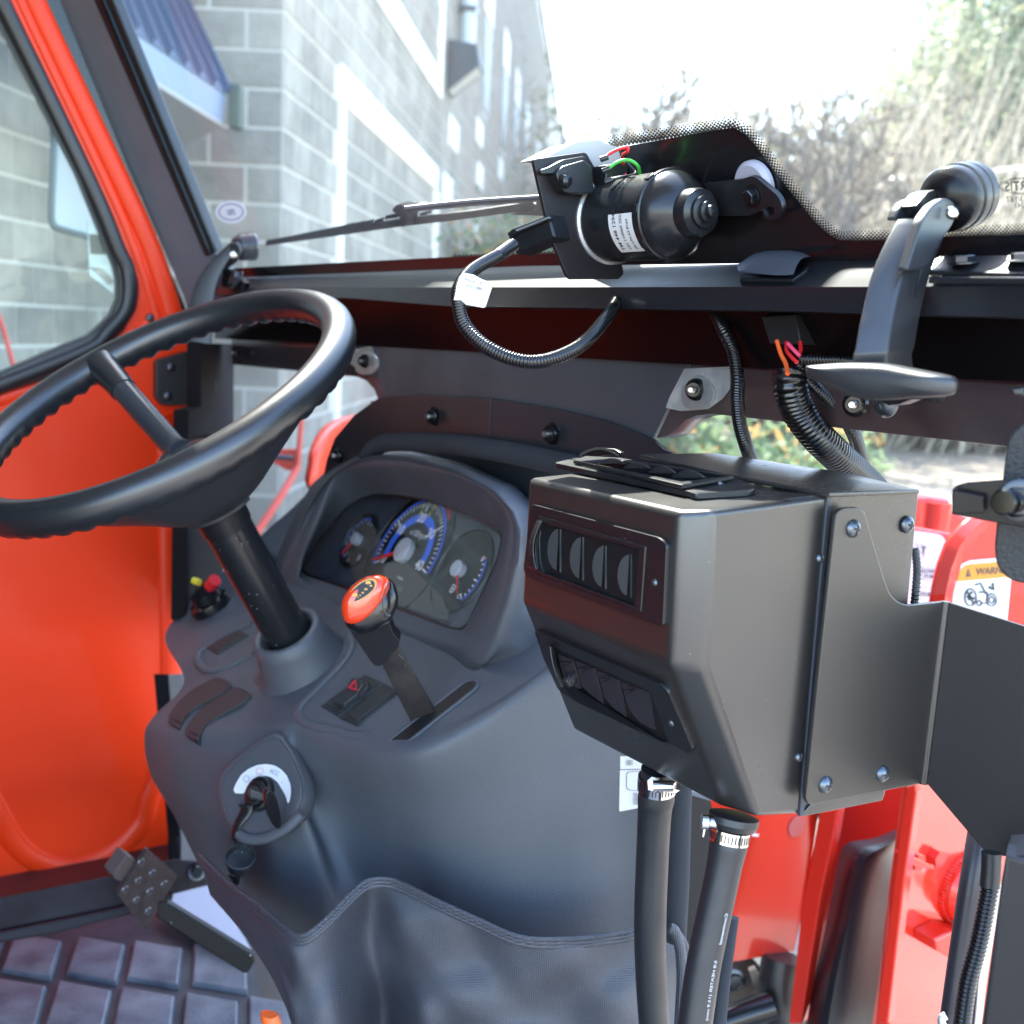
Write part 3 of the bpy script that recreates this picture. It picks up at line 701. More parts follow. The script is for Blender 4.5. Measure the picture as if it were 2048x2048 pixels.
tq(.52, .82, -1.15, -.85, fz, .22, SATIN, 'seat_base', st, bev=.01)

# ---- windscreen
wsn = thing('windscreen', 'clear front windscreen with black dotted border above the crossbar', 'windscreen', T(.65, 0, .1))
inner = [(455, 542), *kB((190, 1480), (1450, 1415), (1932, 1398)), (1160, 500), (1195, 430), (1212, 300), *kC((1600, 165)), *kD((330, 705), (390, 740), (450, 810), (560, 960), (680, 1110), (760, 1210), (820, 1270), (900, 1325), (1000, 1330), (1140, 1325)), (1905, 474), (2060, 468), (2300, 452)]
botm = [(2300, 512), (1740, 524), (1060, 532), (455, 556)]
G_ = [WS.hit(x, y) for x, y in [(455, 560), (2500, 510), (2500, -420), (30, -420)]]
link('glass', plate3(G_, WS.n, .005), GLASS, wsn)
plate('ceramic_border', inner+botm, WS, .0004, mat('ceramic_black', (.008, .008, .009), .22), wsn, off=.0008, bev=0)
DOT = mat('ceramic_dot', (.01, .01, .01), .4)
def dots(path, sp, rows, out, parent, fade=True):
    """rows of shrinking dots along the border; out gives the side they spread to"""
    P = resample(path, int(sum(math.dist(a, b) for a, b in zip(path, path[1:]))/sp), closed=False); V = []; Fc = []
    for r in range(rows):
        for i in range(1, len(P)-1):
            t = nz(P[i+1]-P[i-1]); nn = np.array([t[1], -t[0]])*out; q = P[i]+nn*(sp*.5*(r-.2))+t*(sp*.5 if r % 2 else 0)
            rad = sp*(.47-.33*r/rows); j = len(V)
            for k in range(6): V.append(WS.hit(q[0]+rad*math.cos(k*1.0472), q[1]+rad*math.sin(k*1.0472), .0007))
            Fc.append(tuple(range(j, j+6)))
    return link('border_dots', mesh(V, Fc, smooth=False), DOT, parent)
dpath = [(1212, 293), *kC((1300, 210), (1600, 165)), *kD((290, 700), (345, 708), (390, 740), (450, 810), (560, 960), (680, 1110), (760, 1210), (820, 1270), (900, 1325), (1000, 1330), (1140, 1325)), (1905, 474), (2050, 467), (2200, 458)]
tag(dots(spline(dpath, 5), 7.7, 6, 1, wsn), kind='stuff')
tag(dots([(900, 514), (1000, 511), (1110, 506)], 7.4, 2, 1, wsn), kind='stuff')
# etched maker's mark, read from behind
MK = mat('etched_mark', (.03, .03, .04), .5)
def ring_me(pl, cx, cy, rx, ry, wd, off, n=48):
    V = [pl.hit(cx+(rx-q)*math.cos(2*math.pi*k/n), cy+(ry-q)*math.sin(2*math.pi*k/n), off) for q in (0, wd) for k in range(n)]
    return mesh(V, [(k, (k+1) % n, n+(k+1) % n, n+k) for k in range(n)], smooth=False)
link('etched_oval', ring_me(WS, 2048, 372, 50, 17, 1.8, .0009), MK, wsn); link('etched_oval', ring_me(WS, 2048, 372, 46, 13.5, .9, .0009), MK, wsn)
def wtext(name, s, px, py, size_px, pl, m, parent, off=.001, rot=0, mirror=False, align='CENTER', bold=0.0, xd=None, sx=1.0):
    """text lying on a plane: size in photograph pixels around (px, py)"""
    O = pl.hit(px, py, off); d = np.dot(O-CAM, fw); sc_ = size_px/F_PX*d
    if xd is None:
        c, s_ = math.cos(math.radians(rot)), math.sin(math.radians(rot)); a = pl.hit(px+20*c, py-20*s_, off)-O; x = nz(a)
    else: x = nz(xd)
    y = nz(np.cross(pl.n, x)); return text(name, s, O, x, y, sc_, m, parent, align=align, mirror=mirror, bold=bold)
wtext('etched_text', 'CURTIS', 2048, 372, 26, WS, MK, wsn, rot=3, mirror=True, bold=.015)
wtext('etched_text', 'AS-2 3/16T', 2046, 398, 17, WS, MK, wsn, rot=3, mirror=True)
wtext('etched_text', 'M-243', 2046, 411, 15, WS, MK, wsn, rot=3, mirror=True)
# round sticker at the lower left of the screen
stk = kA((1190, 1170)); ec = kA((1275, 1170))[0]
el = [(ec[0]+31*math.cos(a), ec[1]+23*math.sin(a)) for a in np.linspace(0, 2*math.pi, 33)[:-1]]
sk = thing('oval_sticker', 'small white oval sticker at the lower left of the windscreen', 'sticker', WS.hit(*ec, .001))
plate('face', el, WS, .0003, leafm('sticker_white', (.70, .68, .76)), sk, off=.001, bev=0)
SB = mat('sticker_print', (.03, .04, .16), .5)
link('printed_oval', ring_me(WS, ec[0], ec[1], 25, 17, 1.8, .0014), SB, sk)
wtext('printed_name', 'CURTIS', ec[0], ec[1]+1, 14, WS, SB, sk, off=.0014, rot=6, bold=.035)

# ---- cab frame: pillar, crossbar, lower panel
cf = thing('cab_frame', 'black steel cab frame with the left pillar and the crossbar below the windscreen', 'frame', T(.65, 0, -.1))
D21 = U*math.cos(math.radians(21))-F*math.sin(math.radians(21))
PIL = Plane(T(1.335, -.02, .05), D21, L*.09-F*.05)
plate('pillar', [(76, -60), *kA((300, 0), (1015, 1640)), (372, 610), (385, 650), (470, 640), *kA((1190, 1400), (1130, 1420), (515, 0)), (166, -60)], PIL, .03, mat('pillar_grey', (.17, .20, .245), .42, bump=.2, bscale=1200, var=.12, vscale=20), cf, bev=.002)
seal = [(166, -60), *kA((515, 0), (1130, 1420), (1192, 1388), (625, 0)), (204, -60)]
plate('glass_seal', seal, PIL.shift(.004), .02, RUBBER, cf, bev=.003)
plate('glass_seal', [(176, -60), *kA((545, 0), (1145, 1405), (1160, 1400), (572, 0)), (188, -60)], PIL.shift(.008), .01, GLOSSB, cf, bev=.002)
# crossbar: sloped top face, rolled edge, lip
V0 = LIP.hit(1720, 576); q = LIP.hit(490, 577)
topn = Plane(V0, q-V0, F*math.cos(math.radians(34))+U*math.sin(math.radians(34)))
rows = []
edge_x = [430, 490, 700, 900, 1060, 1348, 1550, 1760, 1900, 2100, 2300]
back_y = np.interp(edge_x, [430, 490, 700, 1060, 1348, 1720, 2300], [552, 545, 533, 527, 520, 514, 505])
lip_y = np.interp(edge_x, [430, 697, 850, 1550, 1720, 2300], [588, 596, 612, 621, 627, 640])
frt_y = np.interp(edge_x, [430, 1060, 1720, 2300], [576, 577, 577, 574])
g0 = [topn.hit(x, y) for x, y in zip(edge_x, back_y)]; g1 = [topn.hit(x, y-2.5) for x, y in zip(edge_x, frt_y)]
g2 = [LIP.hit(x, y+1, .0005) for x, y in zip(edge_x, frt_y)]; g3 = [LIP.hit(x, y) for x, y in zip(edge_x, lip_y)]
g4 = [p+F*.045 for p in g3]; g5 = [p-U*.02 for p in g0]
nn = len(g0); V = []; rowsV = [g0, g1, [(a+b)/2+topn.n*.0008+LIP.n*.0008 for a, b in zip(g1, g2)], g2, g3, g4, g5]
V = [p for r in rowsV for p in r]; m_ = len(rowsV); Fc = []
for i in range(m_):
    for j in range(nn-1): Fc.append((i*nn+j, i*nn+j+1, ((i+1) % m_)*nn+j+1, ((i+1) % m_)*nn+j))
link('crossbar', mesh(V, Fc, 50), SATIN, cf)
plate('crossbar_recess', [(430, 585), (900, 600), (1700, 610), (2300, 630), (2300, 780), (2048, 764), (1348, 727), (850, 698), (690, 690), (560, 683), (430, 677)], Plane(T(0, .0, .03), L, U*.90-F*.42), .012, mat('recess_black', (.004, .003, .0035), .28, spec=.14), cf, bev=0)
# right end reinforcing strip with two bolts
plate('end_strip', kD((1405, 1500), (1500, 1412), (2300, 1395), (2300, 1515)), topn.shift(.006), .003, SATIN, cf, bev=.001)
for x, y in ((1928, 527), (2044, 522)): hexbolt(topn.hit(x, y, .007), nz(U*.92+topn.n*.25), .0060, cf)
plate('lower_strip', kD((1405, 1525), (2300, 1530), (2300, 1570), (1400, 1562)), LIP.shift(.012), .004, SATIN, cf, bev=.001)
# lower grey panel, arch plates, foam
parch = kC((0, 1625), (370, 1650), (700, 1700), (1000, 1770), (1250, 1870), (1320, 1930))
larch = kQ((980, 1050), (1050, 860), (1220, 660), (1430, 510), (1500, 500))
plate('centre_panel', [(748, 664), (690, 678), (720, 682), (1400, 716), (1375, 735), (1308, 872), (1335, 905), (1200, 900), (770, 830), (772, 794)][0:1]+[(1392, 698), (1375, 735), (1306, 876), (1300, 900), (775, 850), (770, 790)], LOW, .004, GREYPAN, cf, bev=.0008)
lowarch = [(644, 962), (668, 935), (700, 915), (745, 905), (790, 886), (850, 884), (1000, 898), (1150, 925), (1320, 960)]
AR = LOW.shift(.006)
plate('arch_plate', larch+[parch[0], (982, 797.5), (977, 896)]+[p for p in reversed(lowarch) if p[0] < 977], AR, .004, mat('arch_plate_brown', (.028, .024, .026), .33, bump=.15, bscale=1200), cf, bev=.0006)
plate('arch_plate', [(984.5, 798)]+parch[2:]+[(1345, 905), (1330, 960)]+[p for p in reversed(lowarch) if 979 < p[0] < 1300]+[(979.5, 896)], AR, .004, mat('arch_plate_grey', (.022, .024, .030), .35, bump=.15, bscale=1200), cf, bev=.0006)
for x, y in (kC((60, 1745))[0], kC((715, 1840))[0], kG((425, 195))[0]): stud_nut(AR, x, y, .0082, cf, axis=AR.n*.8-L*.35)
foam = spline([LOW.hit(x, y, .016) for x, y in [(735, 915), *kG((640, 150), (720, 115), (900, 110), (1200, 130), (1500, 175), (1900, 260), (2200, 340))]], 6)
tube('foam_strip', foam, .011, FOAM, cf, seg=12)
# glazed lower side lights
low_r_out = [(1375, 735), (1392, 700), (2300, 748), (2300, 928), (2011, 893), (1577, 845), (1424, 828)]+kI((120, 640), (60, 665), (0, 725))+[(1335, 872), (1306, 876)]
plate('lower_frame_rail', low_r_out, LOW.shift(-.014), .02, mat('rail_dark', (.030, .030, .036), .2, var=.6, vscale=5, var2=(.07, .012, .015)), cf, bev=.001)
low_l_out = [(462, 660), (748, 668), (772, 795)]+kQ((1430, 525), (1400, 440), (1330, 360), (1250, 325), (1010, 300), (150, 215))
plate('lower_frame_rail', low_l_out, LOW.shift(-.014), .02, mat('rail_dark_left', (.030, .030, .034), .25, var=.7, vscale=6, var2=(.05, .012, .014)), cf, bev=.001)
lg = thing('right_lower_glass', 'clear lower glass pane behind the heater, bolted through silver washers', 'window', LOW.hit(1700, 850))
plate('glass', [(1376, 733), (2400, 790), (2400, 1190), (1840, 1190), (1560, 1080), (1306, 876)], LOW, .004, LGLASS, lg, bev=0)
ll_ = thing('left_lower_glass', 'clear lower glass pane seen through the steering wheel', 'window', LOW.hit(600, 850))
plate('glass', [(455, 690), (746, 690), (768, 794), (700, 840), (640, 960), (600, 1300), (440, 1240)], LOW, .004, LGLASS, ll_, bev=0)
def washer_bolt(par, x, y, k, pl, big=True):
    if big:
        w_ = [(x+kx*k, y+ky*k) for kx, ky in ((-10, -26), (6, -30), (26, -16), (36, 2), (33, 22), (18, 37), (-8, 40), (-28, 32), (-32, 8), (-24, -14))]
        plate('washer_plate', rnd(w_, 8*k, 3), pl, .002, mat('washer_steel', (.62, .62, .60), .3, metal=.6, var=.3, vscale=60) if 'washer_steel' not in bpy.data.materials else bpy.data.materials['washer_steel'], par, off=.0032)
    return stud_nut(pl, x, y, .0068, par, off=.004, axis=pl.n*.75-L*.45)
washer_bolt(lg, 1393, 779, 1.0, LOW)
plate('corner_patch', kS((330, 470), (780, 450), (790, 640), (700, 760), (560, 860), (300, 880), (150, 850), (180, 760)), LOW, .0006, mat('frosted_patch', (.25, .25, .26), .25, var=.5, vscale=45, var2=(.5, .47, .43)), lg, off=.0012)
washer_bolt(lg, 1712, 808, 1.0, LOW, big=False)
washer_bolt(ll_, 731, 722, .7, LOW, big=True)
plate('corner_patch', [(690, 702), (742, 692), (756, 738), (730, 744), (700, 728)], LOW, .0006, bpy.data.materials['frosted_patch'], ll_, off=.0012)
washer_bolt(cf, 472, 705, .8, LOW.shift(.004), big=False)
# left lower corner post
PST = Plane(T(1.36, -.0, 0), U, L*.7+F*.3)
plate('corner_post', kE((1130, 380), (1290, 380), (1290, 800))+[(466, 900), (440, 1240), (372, 1240), (378, 820), (402, 812), (402, 690)], PST, .02, mat('post_brown', (.012, .010, .011), .8, spec=.08), cf, bev=.002)
plate('corner_post', kJ((930, 0), (1010, 0), (1100, 1040), (1115, 1070), (1000, 1080), (1000, 900)), PST.shift(-.03), .02, GLOSSB, cf, bev=.002)
# door sill, kick rail
SILL = Plane(T(1.33, 0, 0), F, U*.9+L*.5)
plate('door_sill', [(-260, 1870), *kJ((0, 1232), (640, 1108), (960, 1020), (1090, 1030), (1160, 1160), (950, 1210), (640, 1290), (0, 1420)), (-260, 1935)], SILL, .02, mat('sill_brown', (.030, .024, .030), .6, spec=.25, var=.5, vscale=16, bump=.3, bscale=60), cf, bev=.003)
plate('door_sill', [(-260, 1937), *kJ((0, 1424), (640, 1294), (960, 1212), (950, 1260), (700, 1330), (300, 1430), (0, 1480)), (-260, 1965)], SILL.shift(.012), .03, mat('sill_trim', (.020, .018, .024), .6, spec=.25), cf, bev=.003)
hexbolt(SILL.hit(394, 1744, .004), SILL.n, .008, cf)

# cowl behind the instrument hood
plate('cowl', [(690, 905), (850, 880), (1000, 892), (1180, 930), (1330, 965), (1250, 1250), (1010, 1330), (900, 1100)], LOW.shift(-.09), .004, DASH, cf, bev=0)
box('cowl_sun_shade', T(.50, .045, -.10), L*.36, F*.20, U*.006, RUBBER, cf)  # hidden plate, added to keep the sun off the instrument hood
plate('door_jamb', [(50, -60), (100, -60), *kA((330, 0), (1060, 1790)), (420, 700), (430, 1240), (340, 1240), (340, 700), *kA((960, 1790), (200, 0))], DOOR.shift(-.025), .01, GLOSSB, cf, bev=0)

# ---- left door
dr = thing('left_door', 'orange left door with black window seal and pressed lower panel', 'door', DOOR.hit(150, 1200))
dw_out = [(-420, 955), (-420, -700), (-300, -700), *kA((60, 0), (560, 1050), (700, 1390), (745, 1480), (765, 1560), (767, 1620), (752, 1710)), *kE((680, 312), (560, 432), (300, 562), (0, 662))]
dw_in = [(-400, 880), (-400, -560), (-330, -560), (-30, -20), *kA((0, 105), (430, 950), (600, 1370), (640, 1470), (657, 1550), (655, 1650), (615, 1740)), *kE((500, 330), (250, 430), (0, 540))]
edge = [(-30, -20+0), (66, -60), (89, 0), *kA((1020, 1785)), (392, 690), (386, 735)]
d_out = [(-470, 1880), (-470, -760), (58, -90), (66, -60), *kA((245, 0), (1022, 1785)), (376, 700), (381, 815), (378, 1093), (362, 1240), (352, 1348), (366, 1674), (357, 1706), (347, 1719), (232, 1750), (0, 1795)]
plate('door_frame', d_out, DOOR, .02, ORANGE, dr, holes=[dw_out], bev=0)
plate('window_seal', dw_out, DOOR.shift(.012), .035, RUBBER, dr, holes=[dw_in], bev=.004, seg=3)
mid = [tuple((np.array(a)+np.array(b))/2) for a, b in zip(resample(dw_out, 120), resample(dw_in, 120))]
def loop_tube(name, px, pl, r, m, par, off, rng_=None, flat=.6, closed=False, seg=10):
    P = [pl.hit(x, y, off) for x, y in px]; return tube(name, P, r, m, par, seg=seg, flat=flat, upv=pl.n)
vis = [(-60, -95), *kA((30, 50), (500, 1010), (655, 1380), (700, 1470), (714, 1560), (712, 1640), (685, 1730)), *kE((590, 320), (520, 390), (270, 500), (0, 605)), (-200, 850)]
loop_tube('seal_bead', spline(vis, 5), DOOR, .0115, RUBBER, dr, .014)
plate('window_glass', dw_in, DOOR.shift(-.012), .005, DGLASS, dr, bev=0)
# pressed flange running down the front edge
fl_ = [(58, -60), *kA((190, 0), (760, 1200), (900, 1560), (960, 1760)), (356, 680)]
loop_tube('pressed_flange', spline(fl_, 6), DOOR, .016, ORANGE, dr, -.002, flat=.55, seg=16)
loop_tube('pressed_flange', spline([(30, -60), *kA((115, 0), (640, 1120), (830, 1620), (880, 1800))], 6), DOOR, .007, ORANGE, dr, 0, flat=.4, seg=12)
bead = kJ((-200, 420), (0, 790), (75, 920), (190, 1020), (335, 1065), (480, 1045), (645, 965), (780, 825), (820, 685), (865, 560), (915, 300), (935, 0))+[(337, 1200), (334, 1000), (330, 880), (322, 830)]
loop_tube('pressed_bead', spline(bead, 8), DOOR, .020, ORANGE, dr, -.006, flat=.62, seg=20)
loop_tube('top_rail_bead', spline([(-260, 905), (0, 800), (120, 762), (240, 700), (300, 640)], 6), DOOR, .010, ORANGE, dr, -.002, flat=.5, seg=12)
for x, y in (kE((828, 238))[0], kE((822, 333))[0]): screw(DOOR, x, y, .0075, dr, .001)
HG = DOOR.shift(.02)
hg = plate('hinge', rnd(kE((862, 470), (1120, 400), (1105, 718), (900, 722), (862, 680)), 6), HG, .02, mat('hinge_black', (.030, .028, .028), .45), dr, bev=.001)
for x, y in (kE((942, 510))[0], kE((925, 667))[0]): screw(HG, x, y, .0075, dr, .001)
tube('hinge_pin', [HG.hit(*kE((1060, 605))[0], .006), HG.hit(*kE((1190, 605))[0], .012)], .011, mat('pin_brown', (.14, .13, .12), .35, metal=.6), dr, seg=14)
# ---- mirror outside the door glass
mr = thing('door_mirror', 'rectangular rear view mirror outside the left door glass', 'mirror', at(130, 400, 2.05))
mp = Plane(at(130, 400, 2.05), np.array([1, .4, 0]), U)
loop_tube('mirror_rim', spline([(107, 200), *kA((298, 790), (283, 1150), (290, 1230), (320, 1260), (480, 1305)), (215, 484)], 5), mp, .006, mat('mirror_rim', (.10, .14, .15), .4), mr, 0)
plate('mirror_back', [(108, 200), *kA((300, 790), (288, 1170), (300, 1235), (330, 1255), (520, 1300), (520, 790)), (260, 200)], mp, .003, mat('mirror_wall_reflection', (.62, .68, .68), .2), mr, off=-.01)  # pale colour painted in for the wall reflected by the mirror
ap = Plane(at(200, 540, 2.0), np.array([1, .3, 0]), U)
plate('mirror_bracket', kA((480, 1210), (530, 1230), (700, 1520), (720, 1660), (620, 1620), (490, 1520)), ap, .01, mat('bracket_steel', (.35, .38, .42), .3, metal=.7), mr, holes=[kA((500, 1480), (560, 1485), (640, 1560), (600, 1570))], bev=.001)
plate('mirror_pivot', kA((490, 1290), (590, 1300), (590, 1400), (500, 1400)), ap, .03, PLAST, mr, off=.01)

# ================================================================== WINDSCREEN FITTINGS
OUT = WS.shift(-.03)
wi = thing('wiper', 'black wiper blade and arm resting along the bottom of the windscreen outside', 'wiper', OUT.hit(800, 450))
WB = mat('wiper_black', (.014, .008, .010), .5, spec=.25)
plate('blade_rubber', kB((358, 1358), (364, 1328), (480, 1308), (650, 1272), (760, 1262), (1100, 1208), (1500, 1163), (1830, 1113), (1852, 1130), (1840, 1158), (1400, 1218), (1100, 1252), (760, 1302)), OUT, .006, WB, wi, bev=.0006)
WB2 = mat('wiper_arm_satin', (.018, .006, .008), .5, spec=.25)
plate('bridge', kB((640, 1276), (860, 1215), (1060, 1165), (1300, 1135), (1500, 1118), (1500, 1135), (1400, 1158), (1150, 1205), (760, 1262)), OUT, .008, WB2, wi, off=.004, bev=.0008,
      holes=[kB(*[(x, 1252-i*9+8), (x+22, 1248-i*9+8), (x+34, 1228-i*9+8), (x+12, 1232-i*9+8)]) for i, x in enumerate((790, 846, 902, 956))]+[kB((1020, 1212), (1090, 1202), (1090, 1178), (1025, 1190)), kB((1210, 1192), (1245, 1186), (1245, 1172), (1212, 1176))])
plate('arm', kB((1120, 1150), (1500, 1112), (1932, 1082), (2300, 1040), (2300, 1230), (1932, 1196), (1700, 1186), (1850, 1160), (1852, 1118), (1500, 1140), (1130, 1175)), OUT, .01, WB2, wi, off=.008, bev=.001)
plate('pivot_clip', rnd(kB((1055, 1165), (1080, 1130), (1110, 1128), (1140, 1150), (1180, 1120), (1215, 1140), (1150, 1180), (1135, 1240), (1120, 1258), (1105, 1240), (1100, 1190)), 6), OUT, .014, WB2, wi, off=.012, bev=.001)
ptube('arm_edge', [(*kB((1130, 1150))[0], .96), (*kB((1500, 1112))[0], .95), (*kB((1932, 1085))[0], .94)], .002, mat('arm_edge', (.10, .09, .10), .4), wi)

# ---- wiper motor with its bracket
MP = Plane(T(.232, -.035, 0), F, U)                       # the bracket plate stands across the screen
wm = thing('wiper_motor', 'black cylindrical wiper motor bolted to a bracket above the crossbar', 'motor', MP.hit(1160, 500))
brk = kC((600, 338), (608, 325), (880, 288), (895, 296), (925, 350), (1000, 470), (945, 560), (930, 640), (942, 720), (980, 800), (1040, 860), (1085, 885), (1098, 960), (1072, 988), (805, 990), (782, 965), (690, 745), (650, 560))
plate('bracket', rnd(brk, 3, 3), MP, .004, mat('bracket_black', (.014, .012, .014), .42, bump=.2, bscale=1200), wm, bev=.0006)
AX = -L                                                    # motor axis points at the camera's right
c0 = MP.hit(*kC((1030, 668))[0]); d0 = np.dot(c0-CAM, fw)
prof = [(0, -.012), (.029, -.012), (.0315, -.008), (.0315, .0), (.0305, .001), (.0305, .068), (.0318, .069), (.0322, .071), (.0318, .0735), (.0305, .074), (.0300, .076), (.0275, .082), (.020, .091), (.0168, .093), (.0165, .1), (.0155, .103), (.011, .1045), (.0108, .1075), (.0075, .108), (.007, .111), (.0045, .1115), (.004, .115), (0, .116)]
MB = mat('motor_black', (.014, .015, .017), .24, bump=.08, bscale=500)
lathe('housing', prof[4:], c0, AX, MB, wm, seg=64, ang=40)
lathe('gearbox_flange', [(.0, -.013), (.030, -.013), (.0325, -.009), (.0325, .0015), (.031, .003), (.0, .003)], c0, AX, ALU, wm, seg=64, ang=40)
for k in range(8):                                        # crimp tabs
    a = k*.785+.2; x_, y_, z_ = basis(AX); P = c0+z_*.0705+.0318*(math.cos(a)*x_+math.sin(a)*y_); tt = -math.sin(a)*x_+math.cos(a)*y_
    box('crimp_tab', P-tt*.003-z_*.002, tt*.006, z_*.005, (math.cos(a)*x_+math.sin(a)*y_)*.0012, MB, wm, bev=.0002)
# label wrapped round the housing
def on_cyl(px, py, r=.0309):
    """pixel -> point on the motor cylinder"""
    r_ = ray(px, py); oc = CAM-c0; dv = r_-np.dot(r_, AX)*AX; ov = oc-np.dot(oc, AX)*AX
    a, b, c = dv@dv, 2*dv@ov, ov@ov-r*r; q = max(b*b-4*a*c, 0); return CAM+r_*((-b-math.sqrt(q))/(2*a))
lo_ = kC((1030, 632), (1140, 624), (1195, 835), (1085, 842)); LB = [on_cyl(*p) for p in lo_]
def cylpar(P): v = P-c0; x_, y_, z_ = basis(AX); return np.dot(v, z_), math.atan2(np.dot(v, y_), np.dot(v, x_))
par = [cylpar(P) for P in LB]; s0 = min(p[0] for p in par[:1]+par[3:]); s1 = max(par[1][0], par[2][0]); a0 = par[0][1]; a1 = par[3][1]
if abs(a1-a0) > math.pi: a1 += 2*math.pi if a1 < a0 else -2*math.pi
def cylpt(s, a, r): x_, y_, z_ = basis(AX); return c0+z_*s+r*(math.cos(a)*x_+math.sin(a)*y_)
sheet('rating_label', [[cylpt(s0+(s1-s0)*i/3, a0+(a1-a0)*j/16, .0308) for j in range(17)] for i in range(4)], WHITE, wm)
def lwarp(line, size):
    def f(x, y): return cylpt(s0+(s1-s0)*line-y*1.0 if False else s0+(s1-s0)*line - y, a1-(a1-a0)*.08-(a1-a0)*.0+(-(x)/.0308)*np.sign(a1-a0), .0310)
    return f
for ln, sz, s_ in ((.24, .0052, 'TM 448 1294R'), (.52, .0040, '12V 110060 2021-09'), (.78, .0036, '(P)-UN-62 8163')):
    text('label_print', s_, None, None, None, sz, INK, wm, align='LEFT', bold=.012, warp=lwarp(ln, sz))
# white plastic gear box behind the bracket, black connector in front
gb = kC((660, 318), (830, 232), (965, 218), (1000, 240), (1065, 262), (1110, 420), (1000, 480), (900, 330))
plate('gear_cover', rnd(gb, 4, 3), MP.shift(-.007), .035, mat('cream_gear_cover', (.50, .50, .47), .45), wm, bev=.002)
CN = MP.shift(.012)
plate('connector_block', rnd(kC((725, 400), (760, 365), (880, 330), (925, 372), (935, 515), (800, 518), (770, 505), (728, 430)), 4, 3), CN, .014, PLAST, wm, bev=.001)
box('connector_body', CN.hit(*kC((925, 370))[0], -.012), -L*.017, F*.001-U*.044+F*.0, (CN.hit(*kC((1000, 330))[0], 0)-CN.hit(*kC((925, 370))[0], 0))*.7+F*.012, PLAST, wm, bev=.001)
plate('mount_clip', rnd(kC((640, 385), (680, 372), (760, 330), (880, 308), (890, 330), (800, 355), (740, 405), (640, 408)), 5, 3), CN.shift(-.004), .006, PLAST, wm, bev=.001)
lathe('rivet', [(0, .004), (.004, .003), (.0055, 0), (0, 0)], CN.hit(*kC((775, 448))[0], .001), CN.n, GLOSSB, wm)
dW = d0-.04
ptube('wire', [(*kC((1005, 305))[0], dW), (*kC((1060, 275))[0], dW), (*kC((1115, 262))[0], dW), (*kC((1118, 285))[0], dW), (*kC((1090, 310))[0], dW+.01), (*kC((1095, 370))[0], dW+.02), (*kC((1112, 438))[0], dW+.02)], .0013, REDW, wm)['label'] = 'red wire'
ptube('wire', [(*kC((1010, 382))[0], dW), (*kC((1060, 345))[0], dW), (*kC((1120, 332))[0], dW), (*kC((1175, 365))[0], dW), (*kC((1188, 430))[0], dW+.01)], .0013, GREENW, wm)['label'] = 'green wire'
ptube('wire', [(*kC((1020, 440))[0], dW), (*kC((1090, 425))[0], dW), (*kC((1150, 415))[0], dW+.01), (*kC((1160, 395))[0], dW+.02), (*kC((1110, 340))[0], dW+.02)], .0012, PLAST, wm)['label'] = 'black wire'
for i, (x, y) in enumerate(kC((985, 320), (995, 385), (1010, 445))): tube('wire_seal', [at(x-6, y+3, dW), at(x+9, y-2, dW)], .0021, PLAST, wm, seg=10)
# crank plate on the far side of the motor with its bolt
cr = WS.shift(.012)
wa = thing('wiper_linkage', 'black mounting tab with hex bolt and white grommet right of the wiper motor', 'bracket', cr.hit(1500, 390))
lathe('grommet', [(0, .006), (.0145, .006), (.017, .003), (.017, 0)], WS.hit(*kC((1828, 470))[0], .002), WS.n, mat('grommet_white', (.40, .40, .47), .4), wa)
plate('mount_tab', rnd(kC((1540, 462), (1740, 440), (1800, 420), (1830, 430), (1950, 530), (1975, 590), (1960, 650), (1900, 670), (1860, 640), (1870, 600), (1790, 640), (1600, 640)), [0, 4, 6, 6, 14, 14, 14, 12, 6, 4, 4, 0], 4), cr, .004, PLAST, wa, bev=.0008,
      holes=[rnd(kC((1865, 590), (1930, 590), (1925, 640), (1885, 650)), 6, 3)])
hexbolt(cr.hit(*kC((1800, 532))[0], .001), cr.n, .0052, wa)
# connector + corrugated loom from the motor
lm = thing('wiper_wiring_loom', 'looped corrugated conduit with plug hanging from the wiper motor', 'cable', at(930, 600, .8))
cp = Plane(at(1060, 470, .845), L*-.9+F*.25, U)
plate('plug', kC((450, 735), (480, 708), (680, 632), (700, 700), (715, 755), (500, 850)), cp, .02, PLAST, lm, bev=.0015)
plate('plug_latch', kC((455, 738), (480, 712), (682, 634), (686, 655), (500, 735), (470, 765)), cp, .006, PLAST, lm, off=.004, bev=.0008)
plate('plug_latch_rib', kC((500, 716), (680, 645), (682, 650), (502, 724)), cp, .003, mat('rib_grey', (.25, .28, .30), .4), lm, off=.0065, bev=0)
loom = [(*kC((490, 800))[0], .83), (*kC((400, 860))[0], .81), (*kC((290, 920))[0], .79), (*kC((225, 975))[0], .775), (*kC((185, 1050))[0], .765), (*kC((185, 1130))[0], .76), (*kC((215, 1240))[0], .755), (*kC((320, 1350))[0], .75), (*kC((470, 1425))[0], .745), (*kC((620, 1445))[0], .745), (*kC((780, 1400))[0], .755), (*kC((900, 1320))[0], .775), (*kC((990, 1215))[0], .82), (*kC((1035, 1155))[0], .87), (*kC((1075, 1080))[0], .92)]
link('conduit', conduit_me([at(*p) for p in loom], .0048, .0021), CORR, lm)
ptube('tape_wrap', [(*kC((480, 805))[0], .829), (*kC((400, 862))[0], .810)], .0049, RUBBER, lm, seg=14)
tgp = Plane(at(940, 580, .752), np.array([1, 0, -.25]), np.array([.3, 0, 1]))
plate('wire_tag', kC((190, 975), (215, 955), (270, 965), (285, 975), (372, 1018), (368, 1040), (335, 1140), (325, 1148), (225, 1130), (200, 1105), (158, 1105)), tgp, .0015, mat('tag_white', (.85, .87, .88), .5), lm, bev=.0004)
